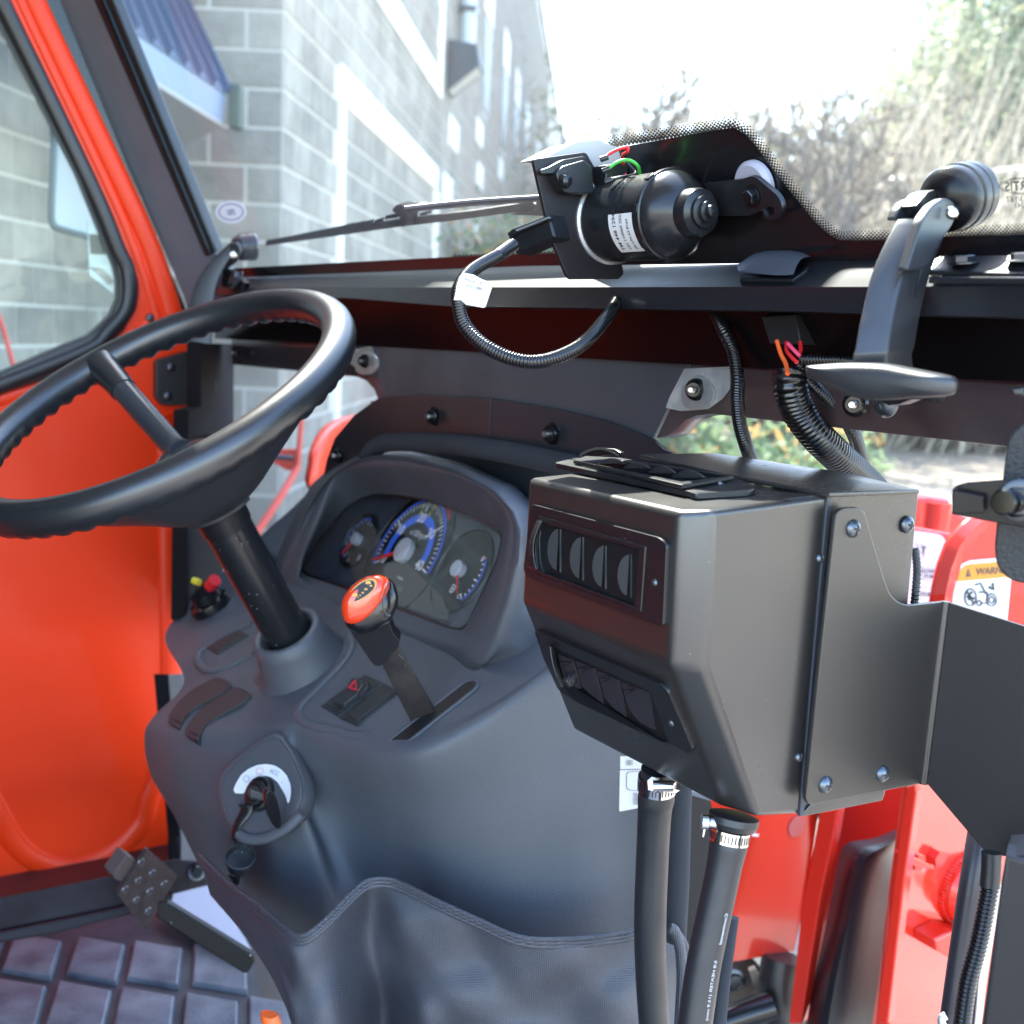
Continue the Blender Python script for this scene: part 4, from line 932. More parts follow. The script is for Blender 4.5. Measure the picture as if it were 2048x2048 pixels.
for i in range(2): wtext('tag_print', 'P/N 4 1.97' if i == 0 else '2021 088', *kC((270, 1004+i*30))[0], 9, tgp, mat('tag_ink_%d' % i, (.10, .10, .14), .6), lm, rot=-14, off=.0006)

# ---- latches: big one at the right of the screen, small one at the left
def section_loft(name, secs, m, par, bev=.0015, sm=3):
    """secs: four 3D corners each, skinned along and closed"""
    Q = [spline([s[k] for s in secs], sm) for k in range(4)]; n = len(Q[0]); V = [Q[k][i] for i in range(n) for k in range(4)]; Fc = []
    for i in range(n-1):
        for k in range(4): Fc.append((i*4+k, i*4+(k+1) % 4, i*4+4+(k+1) % 4, i*4+4+k))
    Fc += [(0, 1, 2, 3), tuple((n-1)*4+k for k in range(4))]
    bm = bmesh.new(); vs = [bm.verts.new(Vector(v)) for v in V]; bm.edges.ensure_lookup_table()
    for f in Fc: bm.faces.new([vs[i] for i in f])
    bmesh.ops.recalc_face_normals(bm, faces=bm.faces)
    lon = [e for e in bm.edges if abs(e.verts[0].index-e.verts[1].index) == 4]
    bm.verts.index_update(); lon = [e for e in bm.edges if abs(e.verts[0].index-e.verts[1].index) == 4]
    if bev: bmesh.ops.bevel(bm, geom=lon, offset=bev, segments=3, affect='EDGES', profile=.5, clamp_overlap=True)
    return link(name, finish(bm, 40), m, par)
la = thing('screen_latch', 'large black latch handle with round knob near the right end of the crossbar', 'latch', at(1800, 560, .66), 'windscreen latches')
A = kD((1222, 1212), (1160, 1330), (1085, 1500), (1035, 1700), (1010, 1820), (992, 1930))+kI((982, 300), (975, 345))
B = kD((1375, 1212), (1320, 1330), (1260, 1500), (1215, 1700), (1195, 1820), (1180, 1930))+kI((1172, 300), (1168, 345))
Cc = kD((1545, 1190), (1500, 1310), (1435, 1470), (1385, 1650), (1355, 1790), (1335, 1910))+kI((1320, 300), (1330, 380))
dd = [.642, .636, .630, .624, .620, .618, .618, .620]
secs = [[at(*a, d+.004), at(*b, d), at(*c, d+.022), at(*(np.array(a)+(np.array(c)-np.array(b))), d+.026)] for a, b, c, d in zip(A, B, Cc, dd)]
section_loft('arm', secs, LATCHM, la, bev=.0022)
lp1 = Plane(at(1900, 400, .664), L*.35+F*.9, U)
plate('fork_cheek', rnd(kD((1370, 1215), (1430, 1130), (1500, 1088), (1550, 1110), (1562, 1180), (1540, 1240), (1478, 1330), (1400, 1480), (1280, 1500)), 10, 4), Plane(at(1875, 440, .632), nz(at(1908, 400, .646)-at(1850, 430, .627)), U), .006, LATCHM, la, bev=.0015)
plate('fork_cheek', rnd(kD((1212, 1215), (1240, 1150), (1290, 1100), (1350, 1090), (1380, 1120), (1360, 1180), (1330, 1220)), 8, 4), Plane(at(1810, 425, .655), F, U), .006, LATCHM, la, bev=.0015)
lathe('pivot_pin', [(0, .0022), (.0025, .0018), (.0037, 0), (0, 0)], at(*kD((1533, 1175))[0], .634), nz(CAM-at(1900, 420, .66)+U*.1+np.array([.25, 0, 0])), STEEL, la)
kc0 = at(*kD((1480, 1110))[0], .652); kc1 = at(*kD((1590, 1060))[0], .680); ka = nz(kc1-kc0)
ka = nz(np.cross(np.cross(ka, [0, 0, 1]), ka)*0+ka)
lathe('knob', [(0, -.002), (.008, -.002), (.0175, .004), (.0185, .006), (.0185, .012), (.0178, .0125), (.0178, .0140), (.0192, .0145), (.0192, .020), (.0182, .0205), (.0182, .022), (.0190, .0225), (.0190, .028), (.0165, .030), (0, .030)], kc0, nz(F*.75+L*.1+U*.18), mat('knob_black', (.006, .006, .007), .25, spec=.35), la, seg=48, ang=35)
plate('knob_arm', rnd(kD((1330, 1140), (1400, 1060), (1560, 1010), (1490, 1060), (1440, 1130), (1375, 1215)), 4, 3), Plane(at(1850, 400, .648), F, U), .012, PLAST, la, bev=.001)
# T grip
tg = Plane(at(1760, 750, .612), -L*.8+F*.2, U)
pillow('grip', spline(kI((735, 375), (760, 360), (960, 346), (1170, 350), (1300, 372), (1500, 412), (1548, 432), (1558, 465), (1545, 510), (1500, 530), (1300, 543), (1150, 553), (1000, 538), (880, 490), (750, 425)), 4, closed=True), tg, .010, LATCHM, la, rings=6, back=.014, e=.45)
tube('crease', spline([at(*kD(p)[0], q) for p, q in (((1460, 1290), .640), ((1410, 1380), .638), ((1360, 1500), .634), ((1330, 1640), .632))], 5), .0004, GLOSSB, la, seg=5)
plate('foot', kD((1410, 1495), (1550, 1420), (1500, 1400), (1430, 1430)), topn.shift(.004), .004, PLAST, la)
# small left latch
lb_ = thing('screen_latch', 'small black latch with knob at the left end of the crossbar beside the pillar', 'latch', at(430, 560, 1.78), 'windscreen latches')
A = kA((1265, 1345), (1165, 1435), (1085, 1555), (1045, 1680), (1028, 1800), (1025, 1880))
B = kA((1300, 1395), (1230, 1490), (1190, 1610), (1180, 1730), (1170, 1850), (1168, 1900))
secs = [[at(*a, 1.68), at(*b, 1.68), at(*b, 1.72), at(*a, 1.72)] for a, b in zip(A, B)]
section_loft('arm', secs, LATCHM, lb_, bev=.003)
ka2 = nz(F*.9+U*.1-L*.1)
lathe('knob', [(0, -.004), (.012, -.004), (.018, .004), (.020, .006), (.020, .014), (.019, .0145), (.019, .016), (.021, .017), (.021, .028), (.018, .031), (0, .031)], at(*kA((1300, 1365))[0], 1.705), ka2, GLOSSB, lb_, seg=36)
plate('fork_cheek', rnd(kA((1240, 1370), (1270, 1335), (1310, 1340), (1325, 1380), (1300, 1440), (1240, 1490), (1215, 1430)), 5, 3), Plane(at(462, 505, 1.68), F*.5-L, U), .006, LATCHM, lb_, bev=.002)
lathe('pivot_pin', [(0, .003), (.004, .002), (.0055, 0), (0, 0)], at(*kA((1287, 1408))[0], 1.672), nz(CAM-at(462, 505, 1.7)), STEEL, lb_)
plate('foot', kA((1225, 1480), (1265, 1485), (1350, 1560), (1330, 1600), (1220, 1585)), LIP.shift(.006), .01, PLAST, lb_, bev=.002)
hexbolt(LIP.hit(*kA((1305, 1548))[0], .008), nz(LIP.n+U*.6), .011, lb_)

# ---- rocker shaped grey cap on the crossbar
rk = thing('rocker_switch', 'grey convex rocker cap with dimples on the crossbar', 'switch', at(1550, 530, .74))
rT = kD((352, 1480), (430, 1410), (520, 1382), (600, 1376), (680, 1384), (752, 1418), (660, 1490), (600, 1485), (520, 1475), (440, 1500), (352, 1490))
rp_ = Plane(topn.hit(1550, 535, .006), L, F*.8+U*.55)
far = spline([rp_.hit(x, y, .0) for x, y in kD((352, 1482), (440, 1406), (520, 1381), (600, 1375), (680, 1383), (754, 1416))], 4)
near_ = spline([rp_.hit(x, y, .0) for x, y in kD((356, 1496), (430, 1480), (490, 1476), (545, 1480), (605, 1492), (662, 1506))], 4)
rows = [[a+(b-a)*t+rp_.n*.0035*math.sin(math.pi*t) for a, b in zip(far, near_)] for t in np.linspace(0, 1, 7)]
bot = [rp_.hit(x, y, .0) for x, y in kD((358, 1500), (430, 1508), (490, 1514), (545, 1518), (605, 1519), (662, 1515))]; bot = resample(spline(bot, 4), len(near_), closed=False)
rows.append(bot)
sheet('rocker_cap', rows, mat('rocker_grey', (.07, .08, .10), .4, bump=.2, bscale=1300), rk, ang=30)
for i in range(5):
    for j in range(3):
        x, y = kD((610+i*26-j*14, 1398+j*18+i*3))[0] if i < 4 else kD((400, 1440))[0]
        lathe('dimple', [(0, .0004), (.0008, 0), (0, 0)], rp_.hit(x, y, .0018), rp_.n, INK, rk, seg=8)
plate('cap_base', kD((370, 1530), (500, 1528), (640, 1528), (700, 1505), (745, 1460), (735, 1490), (650, 1548), (360, 1545)), topn.shift(.003), .003, PLAST, rk, bev=.0005)

# ---- corrugated conduits on the right
def conduit(label, px, r, pitch, cat='cable'):
    P = [at(*p) for p in px]; return tag(link('conduit', conduit_me(P, r, pitch), CORR), label, cat)
conduit('thin corrugated conduit dropping from the crossbar to the heater top', [(*kI((150, -20))[0], .90), (*kI((225, 70))[0], .86), (*kI((280, 180))[0], .84), (*kI((330, 290))[0], .84), (*kI((350, 420))[0], .84), (*kI((350, 560))[0], .85), (*kI((365, 690))[0], .86), (*kI((400, 810))[0], .87), (*kI((440, 920))[0], .89), (*kI((480, 1010))[0], .90)], .0054, .0021)
conduit('thick corrugated conduit with wires running down behind the heater', [(*kI((640, 395))[0], .78), (*kI((640, 470))[0], .78), (*kI((680, 600))[0], .79), (*kI((780, 740))[0], .80), (*kI((900, 860))[0], .82), (*kI((1010, 960))[0], .85), (*kI((1120, 1070))[0], .89), (*kI((1200, 1180))[0], .92)], .0118, .0034)
conduit('thin conduit between the thick one and the latch grip', [(*kI((690, 360))[0], .80), (*kI((740, 450))[0], .80), (*kI((850, 550))[0], .81), (*kI((940, 650))[0], .82), (*kI((1000, 760))[0], .83), (*kI((1040, 900))[0], .86), (*kI((1090, 1020))[0], .90)], .0052, .0023)
conduit('short horizontal conduit behind the latch grip', [(*kI((690, 325))[0], .76), (*kI((820, 330))[0], .758), (*kI((950, 335))[0], .755), (*kI((1150, 360))[0], .75)], .0040, .0020)
conduit('conduit slanting down to the right behind the latch grip towards the mirror bracket', [(*kI((1250, 470))[0], .74), (*kI((1450, 520))[0], .735), (*kI((1600, 580))[0], .73), (*kI((1730, 660))[0], .725), (*kI((1850, 740))[0], .72), (*kI((1960, 830))[0], .715)], .0056, .0024)
conduit('conduit seen edge on at the right side of the heater bracket', [(*kI((1330, 1370))[0], .76), (*kI((1342, 1480))[0], .76), (*kI((1335, 1600))[0], .76), (*kI((1322, 1720))[0], .76)], .0028, .0026)
ww = thing('wire_bundle', 'orange and red wires leaving the dark box into the thick conduit', 'wires', at(1580, 700, .75))
ptube('wire', [(*kS((1225, 200))[0], .76), (*kS((1265, 330))[0], .755), (*kS((1310, 420))[0], .75), (*kS((1330, 520))[0], .74)], .0015, ORW, ww)['label'] = 'orange wire'
ptube('wire', [(*kS((1320, 215))[0], .765), (*kS((1320, 290))[0], .76), (*kS((1360, 350))[0], .755), (*kS((1420, 410))[0], .75)], .0014, REDW, ww)['label'] = 'red wire on the left'
ptube('wire', [(*kS((1330, 225))[0], .755), (*kS((1390, 290))[0], .752), (*kS((1450, 350))[0], .75)], .0014, mat('pink_wire', (.75, .06, .14), .35), ww)['label'] = 'pinkish red wire'
ptube('wire', [(*kS((1450, 215))[0], .76), (*kS((1455, 290))[0], .755), (*kS((1430, 330))[0], .752)], .0014, REDW, ww)['label'] = 'short red wire'
plate('junction_box', kI((480, 90), (665, 80), (690, 180), (700, 245), (525, 240)), LOW.shift(.03), .02, mat('box_black', (.018, .018, .020), .4), ww, bev=.001)
screw(LOW.shift(.02), *kI((1170, 565))[0], .010, cf)
plate('latch_plate', kI((1130, 555), (1160, 545), (1310, 548), (1240, 575), (1180, 582)), LOW.shift(.05), .01, PLAST, cf)

# ================================================================== STEERING
C_ = at(315.2, 800.7, 1.0939); N_ = nz([-.34386, -.39437, .85219]); RW = .185
e1 = nz(np.cross(N_, F)); e2 = np.cross(N_, e1)
WP = Plane(C_, e1, e2)
sw = thing('steering_wheel', 'black three spoke steering wheel with finger grips under the rim', 'steering wheel', C_)
V = []; Fc = []; n1, n2 = 320, 20
for i in range(n1):
    a = 2*math.pi*i/n1; er = math.cos(a)*e1+math.sin(a)*e2
    for j in range(n2):
        b = 2*math.pi*j/n2; k = .0162; low = max(0, math.cos(b+math.pi*.5+math.pi*.04))      # underside, slightly inwards
        k += low**2*(.0017*math.sin(56*a)-.0004)
        V.append(C_+er*(RW+k*math.cos(b))+N_*k*math.sin(b)*1.05)
for i in range(n1):
    for j in range(n2): Fc.append((i*n2+j, i*n2+(j+1) % n2, ((i+1) % n1)*n2+(j+1) % n2, ((i+1) % n1)*n2+j))
link('rim', mesh(V, Fc, 80), WHEELM, sw)
def wang(px, py): v = WP.hit(px, py)-C_; return math.atan2(v@e2, v@e1)
a3 = wang(213, 738); hub = C_-N_*.066
def er_(a): return math.cos(a)*e1+math.sin(a)*e2
# visible spoke
sp0 = C_+er_(a3)*(RW-.006)-N_*.002; sp1 = C_+er_(a3)*.150-N_*.012; sp2 = hub+er_(a3)*.045
tube('spoke', [sp0, C_+er_(a3)*.168-N_*.005, sp1, sp1+(sp2-sp1)*.15], [.020, .0165, .0150, .0140], WHEELM, sw, seg=20)
tube('spoke_tube', [sp1-(sp2-sp1)*.02, sp2, hub+er_(a3)*.02], .0128, mat('spoke_satin', (.055, .062, .070), .28, metal=.3), sw, seg=20)
a1 = wang(160, 1020); a2 = wang(606, 790)
HUBM_ = mat('hub_plastic', (.024, .027, .033), .36, bump=.3, bscale=900)
vc_ = CAM-C_; acam = math.atan2(np.dot(vc_, e2), np.dot(vc_, e1))
def unwrap(a): return (a-acam+math.pi) % (2*math.pi)-math.pi
b1_a, b2_a = sorted((unwrap(a1), unwrap(a2)))
sh_o, sh_i = [], []
for k in range(41):
    s_ = k/40; a = acam+b1_a-.10+(b2_a-b1_a+.20)*s_; hb = math.sin(math.pi*s_)
    top = C_+er_(a)*(RW-.004)-N_*.010; mid = C_+er_(a)*(.115+.012*hb)-N_*(.062+.012*hb); bot = C_+er_(a)*.050-N_*.113; lip = C_+er_(a)*.046-N_*.121; cen = C_+er_(a)*.020-N_*.124
    row = spline([top, top*.5+mid*.5-N_*.004, mid, bot*.6+mid*.4-N_*.003, bot, lip, cen], 4); sh_o.append(row); sh_i.append([p+N_*.004+er_(a)*-.003 for p in row])
ring_rows = [a_+b_[::-1]+[a_[0]] for a_, b_ in zip(sh_o, sh_i)]
sheet('hub_cover', ring_rows, HUBM_, sw, ang=40)
for rr_ in (ring_rows[0], ring_rows[-1]):
    n_ = len(sh_o[0]); sheet('cover_end', [rr_[:n_], [p for p in rr_[n_:2*n_]][::-1]], HUBM_, sw)
lathe('hub', [(.020, -.126), (.043, -.119), (.046, -.095), (.044, -.074), (.040, -.070), (0, -.070)], C_, N_, HUBM_, sw, seg=48)
lathe('horn_cap', [(0, .012), (.012, .011), (.028, .006), (.040, .001), (.042, -.004), (.042, -.010)], C_-N_*.068, N_, mat('horn_cap_plastic', (.03, .034, .04), .3), sw, seg=40)
lathe('emblem_ring', [(.031, .0066), (.0325, .0074), (.034, .0058)], C_-N_*.068, N_, DSTEEL, sw, seg=40)
# column
ca = -N_
cl = thing('steering_column', 'dark round steering column tube rising from the dashboard to the wheel hub', 'column', C_-N_*.3)
lathe('tube', [(.0225, .11), (.0245, .12), (.0245, .36)], C_, ca, mat('column_tube', (.014, .015, .018), .24, bump=.12, bscale=700, wear=(.13, 240)), cl, seg=48)
lathe('upper_sleeve', [(.030, .10), (.0275, .128), (.0262, .150), (.0247, .151)], C_, ca, PLAST, cl, seg=48)
base = C_-N_*.322

# ================================================================== DASHBOARD CONSOLE
b32 = math.radians(32)
DK = Plane(C_-N_*.345, L, F*math.cos(b32)+U*math.sin(b32))
ds = thing('dashboard', 'dark blue grey moulded plastic dashboard console around the steering column', 'dashboard', DK.hit(700, 1350))
cols = [
 [(385, 1198), (330, 1272), (368, 1362), (308, 1432), (289, 1472), (300, 1545), (350, 1635), (400, 1735)],
 [(440, 1150), (400, 1255), (425, 1352), (372, 1420), (345, 1478), (352, 1565), (395, 1665), (430, 1765)],
 [(480, 1115), (490, 1230), (500, 1330), (450, 1420), (425, 1485), (425, 1600), (455, 1710), (500, 1815)],
 [(530, 1100), (550, 1220), (570, 1330), (520, 1420), (500, 1480), (490, 1600), (520, 1730), (560, 1860)],
 [(570, 1158), (610, 1245), (630, 1340), (590, 1420), (568, 1470), (590, 1590), (622, 1700), (655, 1870)],
 [(640, 1190), (665, 1262), (670, 1345), (635, 1430), (600, 1478), (614, 1597), (655, 1697), (705, 1805)],
 [(720, 1222), (722, 1285), (720, 1360), (690, 1440), (665, 1495), (685, 1600), (705, 1700), (745, 1800)],
 [(800, 1262), (795, 1315), (790, 1370), (775, 1455), (765, 1512), (775, 1610), (790, 1700), (810, 1800)],
 [(885, 1298), (880, 1335), (880, 1380), (865, 1450), (855, 1505), (870, 1610), (880, 1720), (900, 1850)],
 [(968, 1332), (985, 1345), (1000, 1362), (990, 1400), (985, 1438), (995, 1560), (1010, 1720), (1020, 1915)],
 [(1060, 1130), (1080, 1250), (1105, 1290), (1112, 1318), (1115, 1345), (1130, 1500), (1140, 1700), (1150, 1925)],
 [(1160, 1180), (1200, 1210), (1230, 1215), (1250, 1220), (1270, 1230), (1275, 1480), (1280, 1680), (1285, 1905)]]
#            R4 R5 R6 R7 extra depth below the crest
push = [(.03, .06, .07, .08), (.010, .020, .03, .04), (.004, .010, .016, .022), (.002, -.020, -.022, -.012), (.0, -.034, -.038, -.030), (.010, .010, .004, -.006),
        (.010, .040, .040, .030), (.006, .036, .052, .052), (.005, .032, .048, .052), (.004, .022, .036, .046), (.004, .014, .028, .042), (.004, .014, .028, .042)]
ctrl = []
for r in range(8):
    row = []
    for i, c in enumerate(cols):
        x, y = c[r]
        if r < 4: d = DK.depth(x, y)+(.012 if i == 0 and r > 0 else 0)
        else: d = DK.depth(*c[4])+push[i][r-4]
        row.append(at(x, y, d))
    ctrl.append(row)
G0 = grid(ctrl, 8)
sheet('console_body', G0, DASH, ds, ang=80)
ends = [at(520, 1100, 1.30), at(600, 1040, 1.32)]
sheet('side_wall', [[p for p in [g[0] for g in G0]], [g[0]+F*.25-U*.02 for g in G0]], DASH, ds, ang=80)
# lower left body behind the column
lb2 = kQ((330, 1850), (380, 1780), (500, 1650), (640, 1530), (740, 1440), (800, 1380), (860, 1330))
r0 = [at(x, y, 1.66) for x, y in lb2]; r1 = [at(x+14, y+22, 1.62) for x, y in lb2]; r2 = [at(x+40, y+90, 1.60) for x, y in lb2]
sheet('rear_shoulder', grid([[p+F*.12 for p in r0], r0, r1, r2], 5), DASH, ds)
# raised border around the switch fields
def ridge(px, r=.0035, off=.0008, name='raised_border', closed=False, m=DASH, par=None, flat=.5):
    P = spline([DK.hit(x, y, off) for x, y in px], 6, closed=closed); P = P+[P[0], P[1]] if closed else P
    return tube(name, P, r, m, par or ds, seg=12, flat=flat, upv=DK.n)
ridge(kK((1095, 180), (1110, 260), (1060, 350), (960, 450), (850, 560), (815, 620), (840, 670), (920, 700), (1020, 720), (1110, 745), (1200, 745)), .005)
ridge(kK((560, 130), (430, 190), (320, 250), (262, 300), (270, 350), (330, 390), (420, 370), (500, 330), (570, 300)), .005)
# collar round the column
pc = [(.0285, -.012), (.0300, .004), (.034, .006), (.0385, .004), (.0415, -.010), (.047, -.036), (.057, -.050), (.068, -.0535)]
lathe('column_collar', [(r, .0-h*-1) for r, h in pc], C_-N_*.300, N_, DASH, ds, seg=56, ang=60)
lathe('collar_well', [(.0, -.008), (.0290, -.008)], C_-N_*.300, N_, INK, ds, seg=40)
# rocker blanks, hazard switch and slot on the deck
SW = mat('switch_plastic', (.024, .028, .031), .42, bump=.2, bscale=1300)
plate('switch_frame', kG((295, 1805), (575, 1605), (695, 1660), (410, 1872)), DK, .010, SW, ds, off=.0022, bev=.0008)
plate('switch_bed', kG((325, 1800), (565, 1625), (660, 1665), (412, 1848)), DK, .004, SW, ds, off=.0032, bev=.0006)
hz = thing('hazard_switch', 'black hazard rocker switch with a red triangle on the dashboard', 'switch', DK.hit(*kG((480, 1710))[0]))
hp = DK.shift(.009)
hb = [kG((375, 1775))[0], kG((385, 1750))[0], kG((455, 1705))[0], kG((480, 1640))[0], kG((510, 1620))[0], kG((560, 1640))[0], kG((568, 1670))[0], kG((530, 1730))[0], kG((440, 1795))[0], kG((400, 1798))[0]]
plate('rocker', rnd(hb, 3, 3), hp, .010, SW, hz, bev=.0012)
plate('rocker_side', kG((525, 1735), (568, 1672), (605, 1660), (600, 1690), (545, 1740)), hp.shift(-.002), .008, INK, hz, bev=.0004)
tri = kG((518, 1635), (468, 1690), (530, 1712)); ti = kG((514, 1658), (487, 1687), (519, 1698))
plate('hazard_triangle', tri, hp, .0006, mat('hazard_red', (.65, .02, .05), .4), hz, off=.0012, holes=[ti], bev=0)
plate('blank_plate', kG((410, 1878), (695, 1662), (800, 1710), (530, 1930)), DK, .010, SW, ds, off=.0022, bev=.0008)
plate('blank_insert', kG((455, 1870), (700, 1685), (765, 1715), (530, 1900)), DK, .004, SW, ds, off=.0034, bev=.0006)
plate('blank_plate', kK((308, 260), (470, 160), (540, 190), (375, 297)), DK, .010, SW, ds, off=.0022, bev=.0008)
plate('blank_insert', kK((340, 255), (470, 175), (520, 195), (378, 280)), DK, .004, SW, ds, off=.0034, bev=.0006)
for q in (kK((98, 665), (130, 590), (210, 510), (300, 455), (375, 425), (440, 455), (438, 485), (340, 545), (250, 600), (185, 655), (165, 705), (150, 705)), kK((190, 735), (215, 670), (290, 590), (380, 525), (470, 480), (545, 510), (548, 540), (450, 600), (350, 660), (290, 720), (265, 772), (245, 772))):
    q = spline(q, 3, closed=True)
    PLp = DK.shift(.004)
    base_ = plate('rubber_pad', [tuple(p) for p in q], DK, .012, mat('pad_plastic', (.020, .025, .033), .42, bump=.2, bscale=1300), ds, off=.0028, bev=.0012)
    c_ = np.mean(q, axis=0); qi = [tuple(c_+(np.array(p)-c_)*np.array([.86, .80])) for p in q]
    plate('pad_inset', qi, DK, .002, SW, ds, off=.0040, bev=.0006)
slot = rnd(kM((212, 395), (225, 360), (640, 40), (690, 30), (708, 50), (695, 80), (290, 398), (250, 408)), 6, 4)
plate('lever_slot', slot, DK, .0006, mat('slot_dark', (.006, .006, .008), .5), ds, off=.0016, bev=0)
loop_tube('slot_lip', slot+[slot[0], slot[1]], DK, .0022, DASH, ds, .0010, flat=.6)
# red topped plug beyond the column
pk = thing('power_socket', 'black socket with red and yellow cap beside the door end of the dashboard', 'socket', DK.hit(425, 1200))
lathe('socket_base', [(.026, -.01), (.028, .004), (.026, .012), (.019, .014), (.018, .026), (.0, .027)], DK.hit(425, 1215), DK.n, GLOSSB, pk)
tube('cap', [at(402, 1190, DK.depth(425, 1200)-.02), at(424, 1176, DK.depth(425, 1200)-.025)], .013, GLOSSB, pk)
tube('red_button', [at(420, 1172, 1.5), at(430, 1160, 1.49)], .0085, REDW, pk)
tube('yellow_tip', [at(387, 1161, 1.5), at(399, 1165, 1.495)], .0045, mat('yellow_plastic', (.75, .65, .05), .4), pk)
# recess shadow disc and scuffs on the skirt
# ---- key switch
KO = at(521, 1590, DK.depth(521, 1590)*0+DK.depth(*cols[3][4])-.052)
KP = Plane(KO, nz(L*.8-F*.25+U*.15), nz(U*.85+F*.50-L*.05))
face = rnd(kK((700, 752), (775, 860), (832, 1000), (838, 1090), (790, 1200), (700, 1270), (600, 1300), (500, 1285), (440, 1210), (405, 1110), (395, 1020), (430, 945), (500, 880), (600, 800)), 16, 4)
pillow('key_boss', [tuple(np.array([516, 1595])+(np.array(p)-np.array([516, 1595]))*1.10) for p in face], KP.shift(-.007), .006, DASH, ds, rings=5, back=.03, e=.20)
plate('key_boss_face', face, KP, .004, mat('boss_face', (.075, .080, .092), .5, bump=.2, bscale=1300), ds, off=.0005, bev=.001)
lipc = kK((490, 1290), (540, 1318), (620, 1318), (700, 1290), (770, 1245), (835, 1180))
loop_tube('boss_lip', spline(lipc, 6), KP, .0055, DASH, ds, .001, flat=.8)
ks = thing('ignition_switch', 'ignition switch with white quarter ring decal marked ACC', 'switch', KP.hit(525, 1590))
def kV(*p): return K(440, 1480, 6.44, p)
ringd = kV((172, 640), (200, 570), (270, 450), (370, 370), (480, 322), (590, 308), (700, 325), (790, 380), (860, 460), (905, 570), (912, 680), (895, 780), (872, 825), (850, 730), (800, 640), (740, 540), (660, 480), (580, 458), (480, 490), (390, 560), (330, 640), (305, 690), (190, 685))
plate('position_decal', rnd(ringd, 3, 2), KP, .0003, mat('decal_white', (.82, .84, .86), .45), ks, off=.0022, bev=0)
DI = mat('decal_ink_blue', (.25, .28, .42), .5); DR_ = mat('decal_ink_red', (.8, .35, .35), .5)
wtext('position_text', 'ACC', *kV((700, 418))[0], 13, KP, DI, ks, off=.003, rot=-22)
wtext('position_text', '-', *kV((808, 540))[0], 14, KP, DI, ks, off=.003, rot=-50)
link('stop_symbol', ring_me(KP, *kV((512, 400))[0], 8, 7, 1.1, .003, 20), DR_, ks)
link('preheat_symbol', ring_me(KP, *kV((340, 500))[0], 6.5, 6.5, 1.1, .003, 16), DI, ks)
kc = KP.hit(*kV((535, 700))[0])
lathe('bezel', [(.0168, .0), (.0172, .003), (.0165, .006), (.0142, .007), (.0138, .005), (.0130, .005), (.0122, .010), (.0085, .0112), (.0075, .010), (.0, .010)], kc, KP.n, PLAST, ks, seg=44, ang=30)
lathe('lock_cylinder', [(.0070, .010), (.0068, .0120), (0, .0120)], kc, KP.n, STEEL, ks, seg=30)
kp2 = Plane(KP.hit(*kV((700, 880))[0], .026), KP.n*.75+L*.25, U*.9)
key = thing('ignition_key', 'black headed key standing in the ignition switch', 'key', kp2.O)
kh = rnd(kV((590, 700), (610, 660), (640, 640), (700, 690), (745, 790), (770, 900), (790, 1020), (790, 1130), (740, 1150), (690, 1110), (640, 1000), (600, 860)), 4, 3)
plate('key_head', kh, kp2, .0085, GLOSSB, key, bev=.0018, seg=3)
box('key_blade', KP.hit(*kV((570, 690))[0], .010), KP.n*.020, L*-.0012, U*-.007, STEEL, key, bev=.0002)
stp = [(*kV((330, 830))[0], .999), (*kV((330, 920))[0], .999), (*kV((240, 1060))[0], .998), (*kV((190, 1180))[0], 1.0), (*kV((180, 1290))[0], 1.005)]
kd = np.dot(KO-CAM, fw)
tube('cap_strap', spline([at(x, y, kd-.004+(d-1)*1) for x, y, d in stp], 5), [.010-.0045*min(1, i/9) for i in range(21)], PLAST, ks, seg=10, flat=.25, upv=KP.n)
cc = at(*kV((262, 1500))[0], kd-.018); cn = nz(CAM-cc+L*.30+U*.95+np.array([.12, 0, 0]))
CUP = mat('cap_rubber', (.028, .032, .036), .42, bump=.2, bscale=900, wear=(.12, 300))
lathe('dust_cap', [(.0, -.014), (.0125, -.014), (.0140, -.008), (.0150, .0), (.0136, .0005), (.0130, -.008), (.0, -.010)], cc, cn, CUP, ks, seg=40, ang=35)
tube('cap_tab', [at(*kV((180, 1740))[0], kd-.008), at(*kV((215, 1860))[0], kd-.006)], [.009, .003], CUP, ks, seg=8, flat=.3, upv=KP.n)

# ---- instrument hood and cluster
b60 = math.radians(60)
IP = Plane(DK.hit(770, 1215, .004), L, F*math.cos(b60)+U*math.sin(b60))
def kX(*p): return K(560, 960, 3.864, p)
lens = kX((172, 690), (200, 630), (300, 470), (420, 320), (520, 210), (620, 145), (730, 112), (900, 118), (1120, 150), (1350, 225), (1560, 320), (1700, 400), (1715, 450), (1690, 590), (1600, 800), (1500, 1010), (1450, 1110), (1400, 1155), (1340, 1150), (900, 985), (500, 830), (200, 730))
inn = kG((150, 985), (170, 860), (250, 680), (330, 480), (385, 360), (450, 310), (600, 272), (850, 280), (1150, 335), (1350, 430), (1460, 530), (1500, 640), (1492, 760), (1450, 980), (1370, 1230), (1300, 1385), (1220, 1400), (1150, 1385), (700, 1240), (200, 1050))
outr = kG((0, 1040), (70, 830), (180, 580), (280, 410), (400, 290), (500, 230), (640, 195), (850, 203), (1180, 292), (1440, 425), (1555, 555), (1602, 690), (1592, 880), (1530, 1140), (1440, 1380), (1345, 1552), (1290, 1540), (1150, 1480), (700, 1300), (100, 1080))
shell = kG((-20, 1060), (40, 800), (150, 550), (250, 380), (390, 262), (500, 205), (640, 172), (860, 176), (1250, 262), (1560, 400), (1700, 560), (1760, 760), (1760, 1000), (1700, 1250), (1560, 1440), (1350, 1560), (1290, 1545), (1150, 1485), (700, 1305), (80, 1085))
NRS = 110
